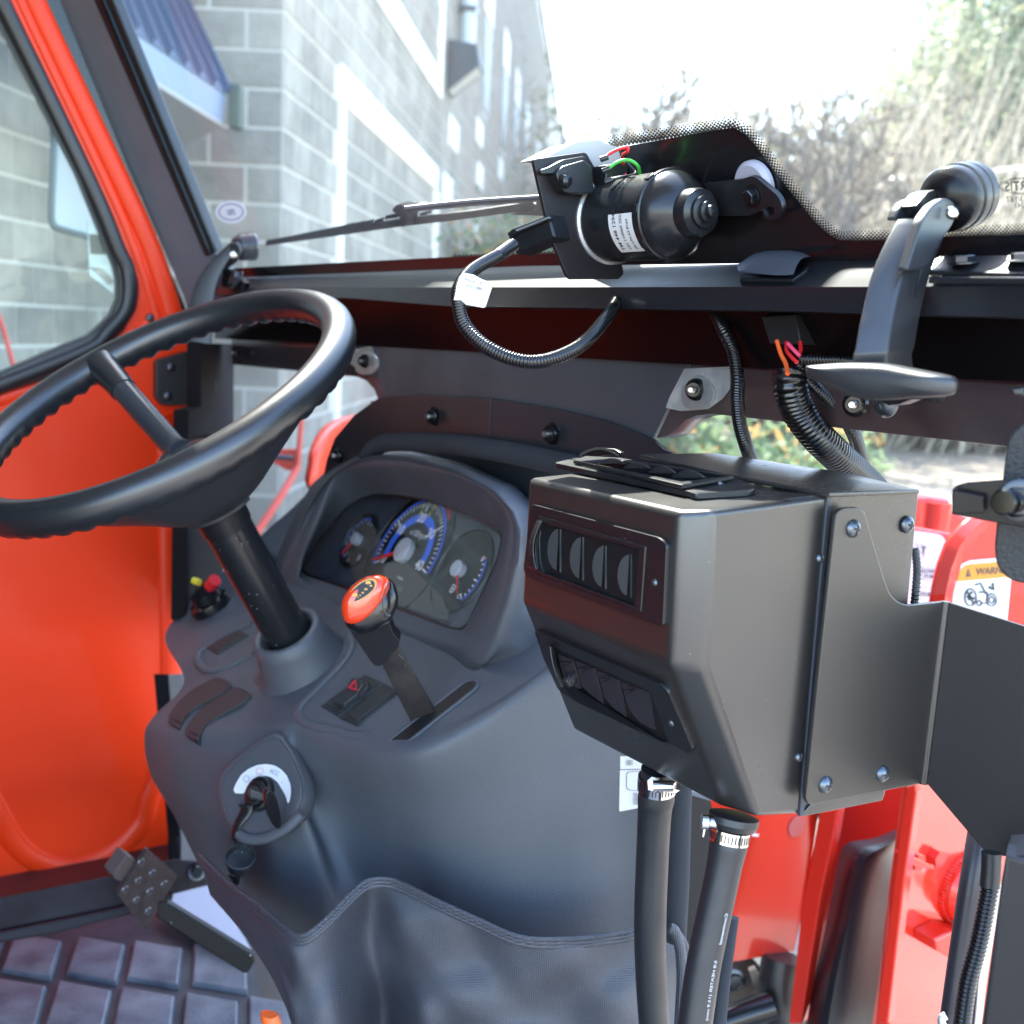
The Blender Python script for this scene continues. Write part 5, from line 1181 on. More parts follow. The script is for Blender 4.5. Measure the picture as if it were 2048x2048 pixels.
def ringpts(px, offf):
    q = resample(px, NRS); out = []
    for x, y in q: out.append(IP.hit(x, y, 0 if offf is None else offf(x, y)))
    return out
def hfun(scale, base=0.0):
    def f(x, y):                                        # height above the lens plane, high at the top of the hood
        yb = np.interp(x, [560, 960], [1180, 1330]); yt = np.interp(x, [560, 700, 850, 1045], [1000, 905, 925, 1030])
        t = min(1, max(0, (yb-y)/(yb-yt))); return base+scale*t**.8
    return f
R0_ = ringpts(lens, hfun(0, .0)); R1_ = ringpts(inn, hfun(.050)); R2_ = ringpts(outr, hfun(.052, .001)); R3_ = ringpts(shell, hfun(-.03, -.004))
R2a = [a*.5+b*.5+IP.n*.003 for a, b in zip(R1_, R2_)]
HG_ = [R0_, [a*.6+b*.4 for a, b in zip(R0_, R1_)], R1_, R2a, R2_, R3_, [p-IP.n*.05-U*.02 for p in R3_]]
rows = []
cols_ = [spline([r[j] for r in HG_], 5) for j in range(NRS)]
HOODM = DASH
sheet('instrument_hood', [[cols_[j][i] for j in range(NRS)] for i in range(len(cols_[0]))], HOODM, ds, closed=True, ang=80)
ic = thing('instrument_cluster', 'instrument cluster with blue tachometer ring and two small gauges under a clear lens', 'gauge', IP.hit(800, 1090))
FP = IP.shift(-.014)
FACE = mat('dial_face', (.040, .048, .068), .35); FACE2 = mat('dial_face_grey', (.105, .100, .082), .4)
lf = [tuple(np.array([800, 1090])+(np.array(p)-np.array([800, 1090]))*1.10) for p in lens]
plate('dial_face', lf, FP, .002, FACE, ic, bev=0)
plate('lens', lens, IP, .0012, LENS, ic, off=.0008, bev=0)
loop_tube('lens_trim', [tuple(p) for p in resample(lens, 90)]+[lens[0]], IP, .0016, GLOSSB, ic, .0006)
plate('grey_field', kX((530, 620), (500, 480), (560, 330), (620, 270), (700, 330), (790, 470), (800, 640), (980, 640), (1250, 900), (1320, 1100), (900, 960), (620, 850)), FP, .0004, FACE2, ic, off=.0006, bev=0)
BLUEI = mat('dial_blue', (.04, .18, .95), .4); WHI = mat('dial_white', (.92, .93, .95), .4); YEL = mat('dial_yellow', (.50, .45, .04), .4); NEED = mat('needle_red', (.85, .03, .02), .35); HUBM = mat('needle_hub', (.50, .53, .56), .35)
for m_, e_ in ((BLUEI, .25), (WHI, .12)): pass
def gframe(pxc, rim):
    """centre of a dial and its radius from one pixel on the rim"""
    c = FP.hit(*pxc); return c, np.linalg.norm(FP.hit(*rim)-c)
X_ = -FP.a if np.dot(FP.a, rt) < 0 else FP.a; Y_ = FP.b if FP.b[2] > 0 else -FP.b
def ang_of(c, px): v = FP.hit(*px)-c; return math.atan2(v@Y_, v@X_)
def pol(c, r, a, off): return c+r*(math.cos(a)*X_+math.sin(a)*Y_)+FP.n*off
def arc(name, c, r0, r1, a0, a1, m, off=.0012, n=60, par=None):
    V = [pol(c, r, a0+(a1-a0)*i/n, off) for r in (r0, r1) for i in range(n+1)]
    return link(name, mesh(V, [(i, i+1, n+2+i, n+1+i) for i in range(n)], smooth=False), m, par or ic)
def tick(name, c, r0, r1, a, wd, m, par=None, off=.0016):
    t = -math.sin(a)*X_+math.cos(a)*Y_; p, q = pol(c, r0, a, off), pol(c, r1, a, off)
    return mesh([p-t*wd, p+t*wd, q+t*wd, q-t*wd], [(0, 1, 2, 3)], smooth=False)
def join(name, mes, m, par, kind=None):
    bm = bmesh.new()
    for e in mes: bm.from_mesh(e); bpy.data.meshes.remove(e)
    me = bpy.data.meshes.new(name); bm.to_mesh(me); bm.free(); return link(name, me, m, par)
tc = kX((985, 560))[0]; tC = FP.hit(*tc)
A0 = ang_of(tC, kX((790, 625))[0]); A1 = ang_of(tC, kX((1160, 745))[0])
if A1 > A0: A1 -= 2*math.pi
Rm = np.linalg.norm(FP.hit(*kX((1215, 285))[0])-tC); Rm = (Rm+np.linalg.norm(FP.hit(*kX((1335, 430))[0])-tC))/2
lathe('dial_recess', [(Rm*1.17, .0002), (Rm*1.19, .0018), (Rm*1.22, .0002)], tC, FP.n, PLAST, ic, seg=60)
arc('tachometer_ring', tC, Rm*.95, Rm*1.0, A0, A1, BLUEI); arc('tachometer_band', tC, Rm*.56, Rm*.72, A0-.12, A1+.12, BLUEI)
arc('red_zone', tC, Rm*1.03, Rm*1.10, A0+(A1-A0)*.50, A0+(A1-A0)*.74, mat('dial_red', (.5, .01, .01), .4))
tk = []
for i in range(41):
    a = A0+(A1-A0)*i/40; big = i % 10 == 0; tk.append(tick('t', tC, Rm*(.76 if big else .82 if i % 5 == 0 else .85), Rm*.935, a, Rm*(.016 if big else .010), WHI))
join('tick_marks', tk, WHI, ic)
join('tick_marks', [tick('t', tC, Rm*.78, Rm*.935, A0+(A1-A0)*f_, Rm*.012, YEL, off=.002) for f_ in (.46, .57)], YEL, ic)
def dtext(s, c, r, a, size, m=WHI, bold=.03): text('dial_number', s, pol(c, r, a, .0022), X_, Y_, size, m, ic, bold=bold)
for i, s in enumerate(('0', '10', '20', '30', '40')): dtext(s, tC, Rm*.63, A0+(A1-A0)*i/4, Rm*.24)
for f_, s in ((.46, '540'), (.57, '540')): text('dial_mark', 'P', pol(tC, Rm*.70, A0+(A1-A0)*f_, .0024), X_, Y_, Rm*.16, YEL, ic, bold=.03)
text('dial_caption', 'x100rpm', pol(tC, Rm*.36, math.pi*.42, .002), X_, Y_, Rm*.16, WHI, ic)
def needle(c, a, r, hr):
    t = -math.sin(a)*X_+math.cos(a)*Y_; d = math.cos(a)*X_+math.sin(a)*Y_; z = FP.n*.006
    link('needle', mesh([c+z-t*r*.05, c+z+t*r*.05, c+z+d*r+t*r*.02, c+z+d*r-t*r*.02, c+z*1.3, c+z*1.15+d*r], [(0, 1, 4), (0, 4, 5, 3), (1, 2, 5, 4), (0, 3, 2, 1)]), NEED, ic)
    lathe('needle_hub', [(hr*.98, .001), (hr, .002), (hr, .0085), (hr*.92, .0095), (0, .0096)], c, FP.n, HUBM, ic, seg=30)
needle(tC, A0-.03, Rm*.92, Rm*.22)
fc = FP.hit(*kX((615, 470))[0]); fr_ = np.linalg.norm(FP.hit(*kX((500, 600))[0])-fc)
fa0 = ang_of(fc, kX((505, 590))[0]); fa1 = ang_of(fc, kX((690, 345))[0]); fa1 = fa1-2*math.pi if fa1 > fa0 else fa1
lathe('dial_recess', [(fr_*1.22, .0002), (fr_*1.25, .0016), (fr_*1.29, .0002)], fc, FP.n, PLAST, ic, seg=50)
arc('gauge_arc', fc, fr_*.97, fr_*1.02, fa0, fa1, BLUEI)
join('tick_marks', [tick('t', fc, fr_*(.72 if i in (0, 4, 8) else .85), fr_*.96, fa0+(fa1-fa0)*i/8, fr_*.02, WHI) for i in range(9)], WHI, ic)
needle(fc, fa0, fr_*.95, fr_*.27)
text('dial_letter', 'E', FP.hit(*kX((525, 620))[0], .002), X_, Y_, .0055, WHI, ic, bold=.03); text('dial_letter', 'F', FP.hit(*kX((705, 350))[0], .002), X_, Y_, .0055, WHI, ic, bold=.03)
hc = FP.hit(*kX((1405, 705))[0]); hr_ = np.linalg.norm(FP.hit(*kX((1425, 915))[0])-hc)
ha0 = ang_of(hc, kX((1408, 915))[0]); ha1 = ang_of(hc, kX((1620, 600))[0]); ha1 = ha1+2*math.pi if ha1 < ha0 else ha1
lathe('dial_recess', [(hr_*1.22, .0002), (hr_*1.25, .0016), (hr_*1.29, .0002)], hc, FP.n, PLAST, ic, seg=50)
arc('gauge_arc', hc, hr_*1.0, hr_*1.05, ha0, ha1, BLUEI)
join('tick_marks', [tick('t', hc, hr_*(.80 if i in (0, 4, 8) else .90), hr_*.99, ha0+(ha1-ha0)*i/8, hr_*.02, WHI) for i in range(9)], WHI, ic)
join('tick_marks', [tick('t', hc, hr_*.92, hr_*1.04, ha1, hr_*.03, NEED, off=.002)], NEED, ic)
needle(hc, ha0-.06, hr_*.85, hr_*.24)
text('dial_letter', 'C', FP.hit(*kX((1378, 900))[0], .002), X_, Y_, .006, WHI, ic, bold=.05); text('dial_letter', 'H', FP.hit(*kX((1570, 605))[0], .002), X_, Y_, .006, WHI, ic, bold=.05)
def symbol(px, sx):
    c = FP.hit(*px, .002); Vb = []
    for (x0, y0, x1, y1) in ((-.5, -.6, -.35, .6), (.2, -.6, .35, .6), (-.35, .45, .2, .6), (-.35, -.6, .2, -.45), (-.35, -.08, .2, .06), (.5, -.3, .62, .5)):
        Vb.append(mesh([c+X_*x0*sx+Y_*y0*sx, c+X_*x1*sx+Y_*y0*sx, c+X_*x1*sx+Y_*y1*sx, c+X_*x0*sx+Y_*y1*sx], [(0, 1, 2, 3)], smooth=False))
    join('gauge_symbol', Vb, WHI, ic)
symbol(kX((608, 600))[0], .006); symbol(kX((1335, 840))[0], .0075)
text('dial_caption', '1 HOUR', FP.hit(*kX((925, 758))[0], .002), X_, Y_, .0042, WHI, ic, bold=.02)
plate('hour_window', kX((905, 810), (950, 825), (940, 865), (895, 850)), FP, .0005, mat('lcd', (.16, .17, .11), .3), ic, off=.0012, bev=0)
plate('lcd_window', rnd(kX((1000, 900), (1050, 885), (1240, 960), (1310, 1010), (1290, 1080), (1210, 1070), (1010, 990), (990, 950)), 4, 3), FP, .0005, mat('lcd_grey', (.09, .09, .075), .3), ic, off=.0012, bev=0)

# ---- lever with orange capped knob
LV = Plane(DK.hit(845, 1435), nz(L*-.75-F*.1), nz(DK.n*.9-F*.1))
dl = np.dot(LV.O-CAM, fw)
def lvh(px, py, off=0):
    k = (1440-py)/350; return at(px, py, dl-.075*k-off)
lv = thing('control_lever', 'flat black lever with orange topped knob rising from the slot in the dashboard', 'lever', LV.O)
def quadplate(name, px, th, m, par, bev=.0008, off=0):
    P = [lvh(x, y, off) for x, y in px]; n = nz(np.cross(P[1]-P[0], P[2]-P[1])); n = n if np.dot(n, CAM-P[0]) > 0 else -n
    return link(name, plate3(P, n, th, bev=bev), m, par)
quadplate('flat_bar', kG((665, 1500), (775, 1400), (1045, 1868), (985, 1925), (900, 1990), (880, 1925)), .004, mat('lever_bar', (.010, .010, .011), .35, bump=.1, bscale=600, var=.5, vscale=40, var2=(.035, .028, .024), wear=(.1, 300)), lv)
quadplate('grip_sleeve', rnd(kG((455, 1285), (500, 1275), (735, 1265), (760, 1340), (805, 1395), (795, 1425), (680, 1555), (640, 1552), (600, 1500)), [2, 0, 0, 3, 4, 4, 3, 3, 3], 3), .016, GLOSSB, lv, bev=.0035, off=.006)
kpl = Plane(lvh(740, 1200, .014), rt, nz(U*.5-F*.75+np.array([0.15, 0, 0])))
kb = spline(kG((640, 1000), (740, 990), (785, 1060), (792, 1150), (765, 1220), (735, 1270), (620, 1330), (560, 1345), (500, 1330), (450, 1270), (470, 1150)), 4, closed=True)
KPP = Plane(lvh(735, 1215, .012), rt, up)
pillow('knob_body', kb, KPP, .014, GLOSSB, lv, rings=7, back=.018, e=.5)
ko = spline(kG((430, 1190), (440, 1110), (500, 1030), (580, 978), (660, 966), (720, 985), (738, 1030), (715, 1100), (650, 1190), (570, 1260), (500, 1282), (450, 1262)), 4, closed=True)
pillow('orange_cap', ko, KPP.shift(.0095), .010, mat('knob_orange', (.80, .055, .012), .12, coat=.8), lv, rings=8, back=.006, e=.42)
ep = KPP.shift(.0215); em = spline(kG((468, 1125), (480, 1080), (540, 1020), (600, 990), (640, 992), (655, 1020), (640, 1060), (580, 1110), (510, 1145), (478, 1145)), 3, closed=True)
EPL = Plane(KPP.hit(*kG((565, 1070))[0], .0190), nz(rt+up*.5+KPP.n*.15), nz(up-rt*.5+KPP.n*-.2))
plate('emblem_ring', em, EPL, .001, mat('emblem_tan', (.75, .42, .10), .4), lv, bev=0, off=.0006)
c_ = np.mean(em, axis=0); plate('emblem_field', [tuple(c_+(np.array(p)-c_)*.86) for p in em], EPL, .0008, INK, lv, bev=0, off=.0010)
YE = bpy.data.materials['emblem_tan']
for x, y, r in ((515, 1093, 5.5), (600, 1014, 5.5), (618, 1035, 3), (585, 1057, 3.2), (565, 1080, 2.4), (548, 1097, 1.9), (535, 1110, 1.6)):
    x, y = kG((x, y))[0]; s_ = spline([(x+r*math.cos(t)*(1+.25*math.sin(3*t)), y+r*math.sin(t)*(.8+.2*math.cos(2*t))) for t in np.linspace(0, 6.28, 9)[:-1]], 2, closed=True)
    plate('emblem_mark', s_, EPL, .0004, YE, lv, bev=0, off=.0016)
tube('mould_seam', spline([lvh(*kG(p)[0], .0285) for p in ((735, 1010), (700, 1090), (695, 1160), (715, 1215), (745, 1230))], 5), .0006, mat('seam_grey', (.09, .09, .10), .3), lv, seg=6)
tube('mould_seam', spline([lvh(*kG(p)[0], .026) for p in ((545, 1335), (640, 1310), (735, 1266))], 4), .0006, bpy.data.materials['seam_grey'], lv, seg=6)

# ================================================================== HEATER
d1 = .655
HF = Plane(at(1357, 1024, d1), L, U)                      # upper front face
a0_, a1_ = HF.hit(1056, 955), HF.hit(1357, 1024); b0_, b1_ = HF.hit(1043, 1201), HF.hit(1341, 1332)
CH = Plane(a1_, -L+F, U); a2_ = CH.hit(1424, 1020)
HR = Plane(a2_, F, U); b2_ = HR.hit(1409, 1337); TR, BR, c2_ = HR.hit(1659, 988), HR.hit(1603, 1630), HR.hit(1512, 1634)
HS = Plane((b1_+b2_)/2, L, c2_-b2_); c1_ = HS.hit(1440, 1614); c0_ = HS.hit(1146, 1459)
HS = Plane(b1_, b0_-b1_, c1_-b1_); c0_ = HS.hit(1146, 1459)
FD = TR-a2_; FDb = BR-c2_
e0_ = a0_+FD*.95; f0_ = c0_+F*np.dot(FDb, F)*.9
ht = thing('heater', 'black box heater with two louvred vents, hanging from a bracket at the right', 'heater', (a0_+TR)/2)
V = [a0_, a1_, a2_, b0_, b1_, b2_, c0_, c1_, c2_, TR, BR, e0_, f0_]
HBM = mat('heater_powder_coat', (.029, .0265, .0245), .30, coat=.3, coatr=.30, var=.35, vscale=13, spec=1.0, bump=.3, bscale=1700, wear=(.05, 260))
link('housing', mesh(V, [(0, 3, 4, 1), (1, 4, 5, 2), (3, 6, 7, 4), (4, 7, 8, 5), (2, 5, 8, 10, 9), (0, 1, 2, 9, 11), (6, 12, 10, 8, 7), (0, 11, 12, 6, 3), (9, 10, 12, 11)], bev=.0040, seg=4, ang=30, clamp=False), HBM, ht)
HT = Plane(a1_, a0_-a1_, TR-a2_)                          # top
HSp = Plane(b1_, b0_-b1_, c1_-b1_)                        # lower sloped face
def vent(pl, panel, hole, vanes, screwp, teeth, label, closed=False, tilt=.3, par=None):
    v = plate('vent_panel', rnd(panel, 9, 4), pl, .0035, PLAST, par, off=.0035, holes=[hole], bev=.0012)
    return v
# upper front vent
pan = kH((172, 436), (880, 622), (918, 655), (897, 1108), (866, 1106), (148, 840), (128, 800))
hol = kH((212, 500), (803, 672), (776, 1030), (204, 822), (150, 790), (152, 640), (180, 545))
vp = plate('vent_panel', rnd(pan, 9, 4), HF, .0040, PLAST, ht, off=.0035, holes=[hol], bev=.0010)
vp['label'] = 'upper vent panel with open louvres'
ih = kH((228, 540), (765, 690), (742, 1000), (236, 812), (222, 760), (215, 640))
fr2 = plate('vent_rim', hol, HF.shift(.0045), .010, PLAST, vp, off=0, holes=[ih], bev=.0006)
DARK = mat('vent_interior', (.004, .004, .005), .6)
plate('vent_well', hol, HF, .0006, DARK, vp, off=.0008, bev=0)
def vane(pl, cx, cy, hgt, wd, yaw, par, m=PLAST, off=.004, k=1.0):
    O = pl.hit(cx, cy, off); d = np.dot(O-CAM, fw); R = hgt/F_PX*d
    ax = nz(L*math.cos(yaw)+pl.n*math.sin(yaw)); q = [O+pl.b*R*math.sin(a)-ax*0+nz(ax)*R*.62*math.cos(a)*wd for a in np.linspace(math.pi*.5, math.pi*1.5, 15)]
    q += [O-pl.b*R*.98+ax*R*.08, O+pl.b*R*.98+ax*R*.08]
    n = nz(np.cross(ax, pl.b)); n = n if np.dot(n, CAM-O) > 0 else -n
    o = link('louvre_vane', plate3(q, n, .0014, bev=.0003), m, par)
    return o
VM = mat('vane_plastic', (.020, .022, .025), .35, bump=.1, bscale=900)
for cx, cy in kH((325, 690), (450, 735), (575, 782), (715, 830)):
    vane(HF, cx, cy, 43, -1.0, math.radians(28), vp, VM, off=.003)
    tube('vane_rib', [HF.hit(cx+3, cy-42, .001), HF.hit(cx+3, cy+44, .001)], .0009, VM, vp, seg=6)
screw(HF, *kH((853, 870))[0], .0024, vp, .0036)
def teeth(pl, p, q, bulge, n, par, off=.004, length=6, r=.00055):
    ms = []
    for i in range(n):
        t = i/(n-1); x = p[0]+(q[0]-p[0])*t-bulge*math.sin(math.pi*t); y = p[1]+(q[1]-p[1])*t
        ms.append(tube_me([pl.hit(x, y, off), pl.hit(x+length, y+1.0, off+.0022)], r, 5))
    return join('thumbwheel_teeth', ms, PLAST, par)
def wheel(pl, p, q, bulge, wpx, par, off=.0036):
    A = [(p[0]+(q[0]-p[0])*t-bulge*math.sin(math.pi*t), p[1]+(q[1]-p[1])*t) for t in np.linspace(0, 1, 12)]
    return plate('thumbwheel', A+[(x+wpx, y+2) for x, y in reversed(A)], pl, .003, PLAST, par, off=off+.0022, bev=.0004)
wheel(HF, kH((205, 530))[0], kH((180, 790))[0], 8, 9, vp); teeth(HF, kH((205, 530))[0], kH((180, 790))[0], 10, 34, vp, off=.0055, length=7)
# lower vent on the sloped face
pan = kH((190, 1140), (210, 1140), (880, 1430), (925, 1470), (1062, 1790), (1050, 1822), (900, 1750), (400, 1520), (320, 1460), (240, 1290))
hol2 = kH((275, 1215), (828, 1470), (930, 1752), (890, 1752), (420, 1530), (345, 1480), (300, 1380))
vq = plate('vent_panel', rnd(pan, 6, 4), HSp, .0035, PLAST, ht, off=.0030, holes=[hol2], bev=.0010); vq['label'] = 'lower vent panel with closed louvres'
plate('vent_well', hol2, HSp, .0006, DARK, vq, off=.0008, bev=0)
RV = mat('closed_vane', (.026, .022, .026), .22, bump=.05, bscale=900)
for i, q in enumerate([((318, 1265), (400, 1300), (450, 1460), (380, 1450), (345, 1380)), ((412, 1300), (522, 1350), (575, 1550), (500, 1490), (450, 1440)), ((532, 1355), (655, 1412), (700, 1618), (620, 1560), (575, 1500)), ((665, 1418), (825, 1475), (862, 1692), (770, 1640), (710, 1570))]):
    plate('louvre_vane', rnd(kH(*q), 4, 3), HSp, .002, RV, vq, off=.0026-.0004*i, bev=.0005)
    x, y = kH(q[0])[0]
    for k in range(2): tube('vane_groove', [HSp.hit(x+6+k*7, y+16+k*8, .0030), HSp.hit(x+26+k*5, y+16-k*2, .0030)], .0004, PLAST, vq, seg=4)
lathe('vane_knob', [(.0045, .0), (.0045, .004), (.0035, .006), (0, .0065)], HSp.hit(*kH((398, 1398))[0], .002), HSp.n, VM, vq)
for k in range(3): box('knob_rib', HSp.hit(*kH((382+k*14, 1375+k*2))[0], .0085), -U*.006, L*-.0008, HSp.n*.001, VM, vq, bev=.0002)
screw(HSp, *kH((944, 1645))[0], .0024, vq, .0032)
wheel(HSp, kH((262, 1225))[0], kH((325, 1440))[0], 4, 8, vq); teeth(HSp, kH((262, 1225))[0], kH((325, 1440))[0], 5, 26, vq, off=.0048, length=6)
# vent on the top
TP = HT
vt = plate('vent_panel', rnd(kH((298, 208), (420, 180), (1400, 325), (1412, 350), (1385, 358), (1075, 378), (1040, 366)), 7, 4), TP, .0035, PLAST, ht, off=.0050, bev=.0010, holes=[kH((440, 198), (660, 180), (1255, 280), (1005, 312))]); vt['label'] = 'top vent panel'
plate('vent_rim', kH((405, 192), (470, 170), (1290, 278), (1006, 330)), TP, .0030, PLAST, vt, off=.0085, bev=.0008, holes=[kH((440, 198), (660, 180), (1255, 280), (1005, 312))])
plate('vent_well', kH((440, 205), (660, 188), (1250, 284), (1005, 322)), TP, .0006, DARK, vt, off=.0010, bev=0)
for i, (x, y, w_) in enumerate(((610, 205, 75), (750, 232, 76), (888, 258, 78), (1035, 284, 92))):
    P = kH(*[(x-w_+2*w_*t, y+8-(30+4*i)*math.sin(math.pi*t)**.8) for t in np.linspace(0, 1, 11)])
    fp = Plane(TP.hit(*kH((x, y+6))[0], .009), L*.95+F*.1, U)
    plate('louvre_vane', P, fp, .0016, LATCHM, vt, bev=.0002)
tw = kH((432, 176), (445, 160), (490, 138), (560, 126), (630, 132), (665, 152), (655, 172), (560, 168), (490, 190))
plate('thumbwheel', tw, Plane(TP.hit(*kH((550, 165))[0], .006), L, U), .004, PLAST, vt, bev=.0006)
tm = []
for t in np.linspace(.05, .95, 30):
    x = 432+(662-432)*t; y = 172-48*math.sin(math.pi*t)**.8; fpw = Plane(TP.hit(*kH((550, 165))[0], .007), L, U)
    tm.append(tube_me([fpw.hit(*kH((x, y))[0]), fpw.hit(*kH((x+2, y+14))[0], .0008)], .0005, 5))
join('thumbwheel_teeth', tm, PLAST, vt)
screw(TP, *kH((1213, 322))[0], .0022, vt, .0052)
for x, y in (kH((1767, 737))[0], kH((1650, 1835))[0]): screw(HR, x, y, .0030, ht, .0003)
# rear housing behind the seam, with its sloping top
HR2 = HR.shift(-.0010)
plate('seam_edge', [(1656, 986), (1664, 984), (1608, 1632), (1600, 1633)], HR, .003, mat('seam_edge_coat', (.055, .065, .08), .3), ht, off=.0012, bev=.0004)
plate('rear_housing', [(1661, 987), (1838, 981), (1815, 1212), (1770, 1590), (1766, 1600), (1612, 1631), (1604, 1631)], HR2, .05, HBM, ht, off=0, bev=.0008)
tz = Plane(HR.hit(1661, 986), F, L+U*.02)
rq = [HR.hit(1659, 985, .0003), HR.hit(1839, 979, .0003)]
TQ = Plane(rq[0], rq[1]-rq[0], tz.hit(1279, 909)-rq[0])
plate('rear_top', [(1659, 985), (1839, 979), (1690, 945), (1431, 906), (1279, 908), (1450, 948)], TQ, .003, HBM, ht, off=.0010, bev=.0008)
plate('bottom_flange', kN((705, 775), (725, 785), (1150, 700), (1165, 655), (1160, 640), (760, 715)), HR.shift(.0005), .004, HBM, ht, bev=.0006)

# ---- folded bracket carrying the heater
bk = thing('heater_bracket', 'black folded steel bracket screwed to the right side of the heater', 'bracket', HR.hit(1800, 1400))
BS = HR.shift(.010)
bp = [*kI((895, 1180), (930, 1148), (1020, 1142), (1052, 1168), (1085, 1290), (1160, 1540), (1195, 1630), (1245, 1672), (1292, 1684), (1500, 1665)), (1846, 1567), *kN((760, 722), (742, 718), (726, 690))]
plate('side_plate', rnd(bp, [6, 8, 10, 10, 10, 10, 12, 10, 4, 0, 0, 5, 3, 5], 3), BS, .003, mat('bracket_coat', (.011, .010, .009), .34, coat=.4, coatr=.35, spec=.9, bump=.35, bscale=1700), bk, bev=.0006)
bt, bb = BS.hit(1891, 1203), BS.hit(1846, 1567)
BP2 = Plane(bt, bt-bb, -L*.95+F*.30)
plate('end_plate', [(1891, 1203), (2060, 1256), (2300, 1320), (2300, 1790), (2048, 1722), *kN((1835, 1008), (1712, 990)), (1970, 1704), (1856, 1570), (1846, 1567)], BP2, .003, mat('bracket_coat_end', (.008, .008, .009), .4, bump=.3, bscale=1700), bk, bev=.0006)
link('fold', tube_me([bt, bb], .0030, 12), bpy.data.materials['bracket_coat'], bk)
for x, y in (kI((990, 1262))[0],): screw(BS, x, y, .0057, bk, .0003)
for x, y in (kI((1288, 1240))[0],): screw(HR2, x, y, .0057, bk, .0012)
for x, y in (kN((838, 612))[0], kN((1152, 552))[0]): screw(BS, x, y, .0057, bk, .0003)

# ---- heater hoses with worm clamps
def kW(*p): return K(1230, 1520, 3.66, p)
def clamp(name, P0, axis, r, par, wpx=.0115):
    lathe(name, [(r, 0), (r+.0009, .0004), (r+.0009, wpx-.0004), (r, wpx)], P0, axis, CHROME, par, seg=56, ang=25)
    x, y, z = basis(axis); ms = []
    for k in range(36):
        a = 2*math.pi*k/36; rr = r+.0011; t = -math.sin(a)*x+math.cos(a)*y; e = math.cos(a)*x+math.sin(a)*y; q = P0+e*rr+z*wpx*.22
        ms.append(mesh([q-t*.0004, q+t*.0004, q+t*.0004+z*wpx*.55, q-t*.0004+z*wpx*.55], [(0, 1, 2, 3)], smooth=False))
    join('clamp_slots', ms, INK, par)
h1 = thing('heater_hose', 'black rubber heater hose on the left, in front of the vinyl boot', 'hose', at(1300, 1800, 0.816))
P1 = [(*kW((315, 60))[0], 0.801), (*kW((312, 140))[0], 0.804), (*kW((303, 260))[0], 0.808), (*kW((290, 380))[0], 0.813), (*kW((272, 750))[0], 0.826), (*kW((258, 1150))[0], 0.836), (*kW((262, 1500))[0], 0.848), (*kW((290, 1950))[0], 0.866), (*kW((330, 2150))[0], 0.876)]
hp1 = spline([at(*p) for p in P1], 8)
rr = [.0117+.0012*math.exp(-((i-18)/5)**2) for i in range(len(hp1))]
tube('hose', hp1, rr, HOSE, h1, seg=28)
ax1 = nz(hp1[14]-hp1[6]); clamp('clamp_band', at(*kW((312, 118))[0], 0.803), nz(ax1), .0127, h1)
lathe('clamp_screw', [(.0, -.008), (.0038, -.008), (.0038, .006), (0, .006)], at(*kW((360, 190))[0], 0.784), rt, CHROME, h1, seg=14)
plate('clamp_housing', kW((235, 150), (270, 120), (325, 130), (335, 240), (290, 248), (240, 225)), Plane(at(*kW((290, 190))[0], 0.786), rt, up), .004, CHROME, h1, bev=.0012)
plate('clamp_tail', kW((400, 205), (478, 222), (440, 245), (395, 240)), Plane(at(*kW((430, 220))[0], 0.786), rt, up), .001, CHROME, h1, bev=.0002)
h2 = thing('heater_hose', 'black rubber heater hose on the right with white lettering and a bright steel clamp', 'hose', at(1440, 1800, 0.716))
P2 = [(*kW((860, 400))[0], 0.726), (*kW((848, 500))[0], 0.726), (*kW((835, 590))[0], 0.726), (*kW((818, 680))[0], 0.726), (*kW((775, 900))[0], 0.726), (*kW((700, 1250))[0], 0.726), (*kW((640, 1550))[0], 0.726), (*kW((585, 1930))[0], 0.726), (*kW((550, 2200))[0], 0.726)]
hp2 = spline([at(*p) for p in P2], 8)
rr = [.0109+.0011*math.exp(-((i-20)/6)**2) for i in range(len(hp2))]
tube('hose', hp2, rr, HOSE, h2, seg=28)
ax2 = nz(hp2[20]-hp2[12]); lathe('hose_collar', [(.0125, 0), (.0158, .001), (.0162, .005), (.0145, .0085), (.0118, .0095)], at(*kW((872, 395))[0], 0.726), ax2, RUBBER, h2, seg=40)
clamp('clamp_band', at(*kW((845, 505))[0], 0.726), ax2, .0118, h2, .0085)
lathe('clamp_screw', [(0, -.011), (.0036, -.011), (.0036, -.001), (.0048, 0), (.0048, .004), (0, .005)], at(*kW((680, 455))[0], 0.720), nz(-rt+up*.1), CHROME, h2, seg=16)
plate('clamp_tail', kW((655, 470), (705, 455), (700, 500), (668, 490), (650, 570), (640, 560)), Plane(at(*kW((680, 500))[0], 0.718), rt, up), .001, CHROME, h2, bev=.0002)
# lettering wrapped along the hose
xa, ya = kW((835, 1085))[0]; xb, yb = kW((690, 1900))[0]
pth = np.array(hp2)
def hosept(s, lat, r):
    cum = np.r_[0, np.cumsum(np.linalg.norm(np.diff(pth, axis=0), axis=1))]; q = np.array([np.interp(s, cum, pth[:, k]) for k in range(3)]); q2 = np.array([np.interp(s+.002, cum, pth[:, k]) for k in range(3)])
    t = nz(q2-q); vdir = nz(np.cross(np.cross(t, CAM-q), t)); side = nz(np.cross(t, vdir)); side = side if np.dot(side, rt) > 0 else -side
    a = lat/r; return q+r*(math.cos(a)*vdir+math.sin(a)*side)
cum = np.r_[0, np.cumsum(np.linalg.norm(np.diff(pth, axis=0), axis=1))]
s_start = cum[np.argmin([abs(CX-F_PX*np.dot(p-CAM, up)/np.dot(p-CAM, fw)-ya) for p in pth])]
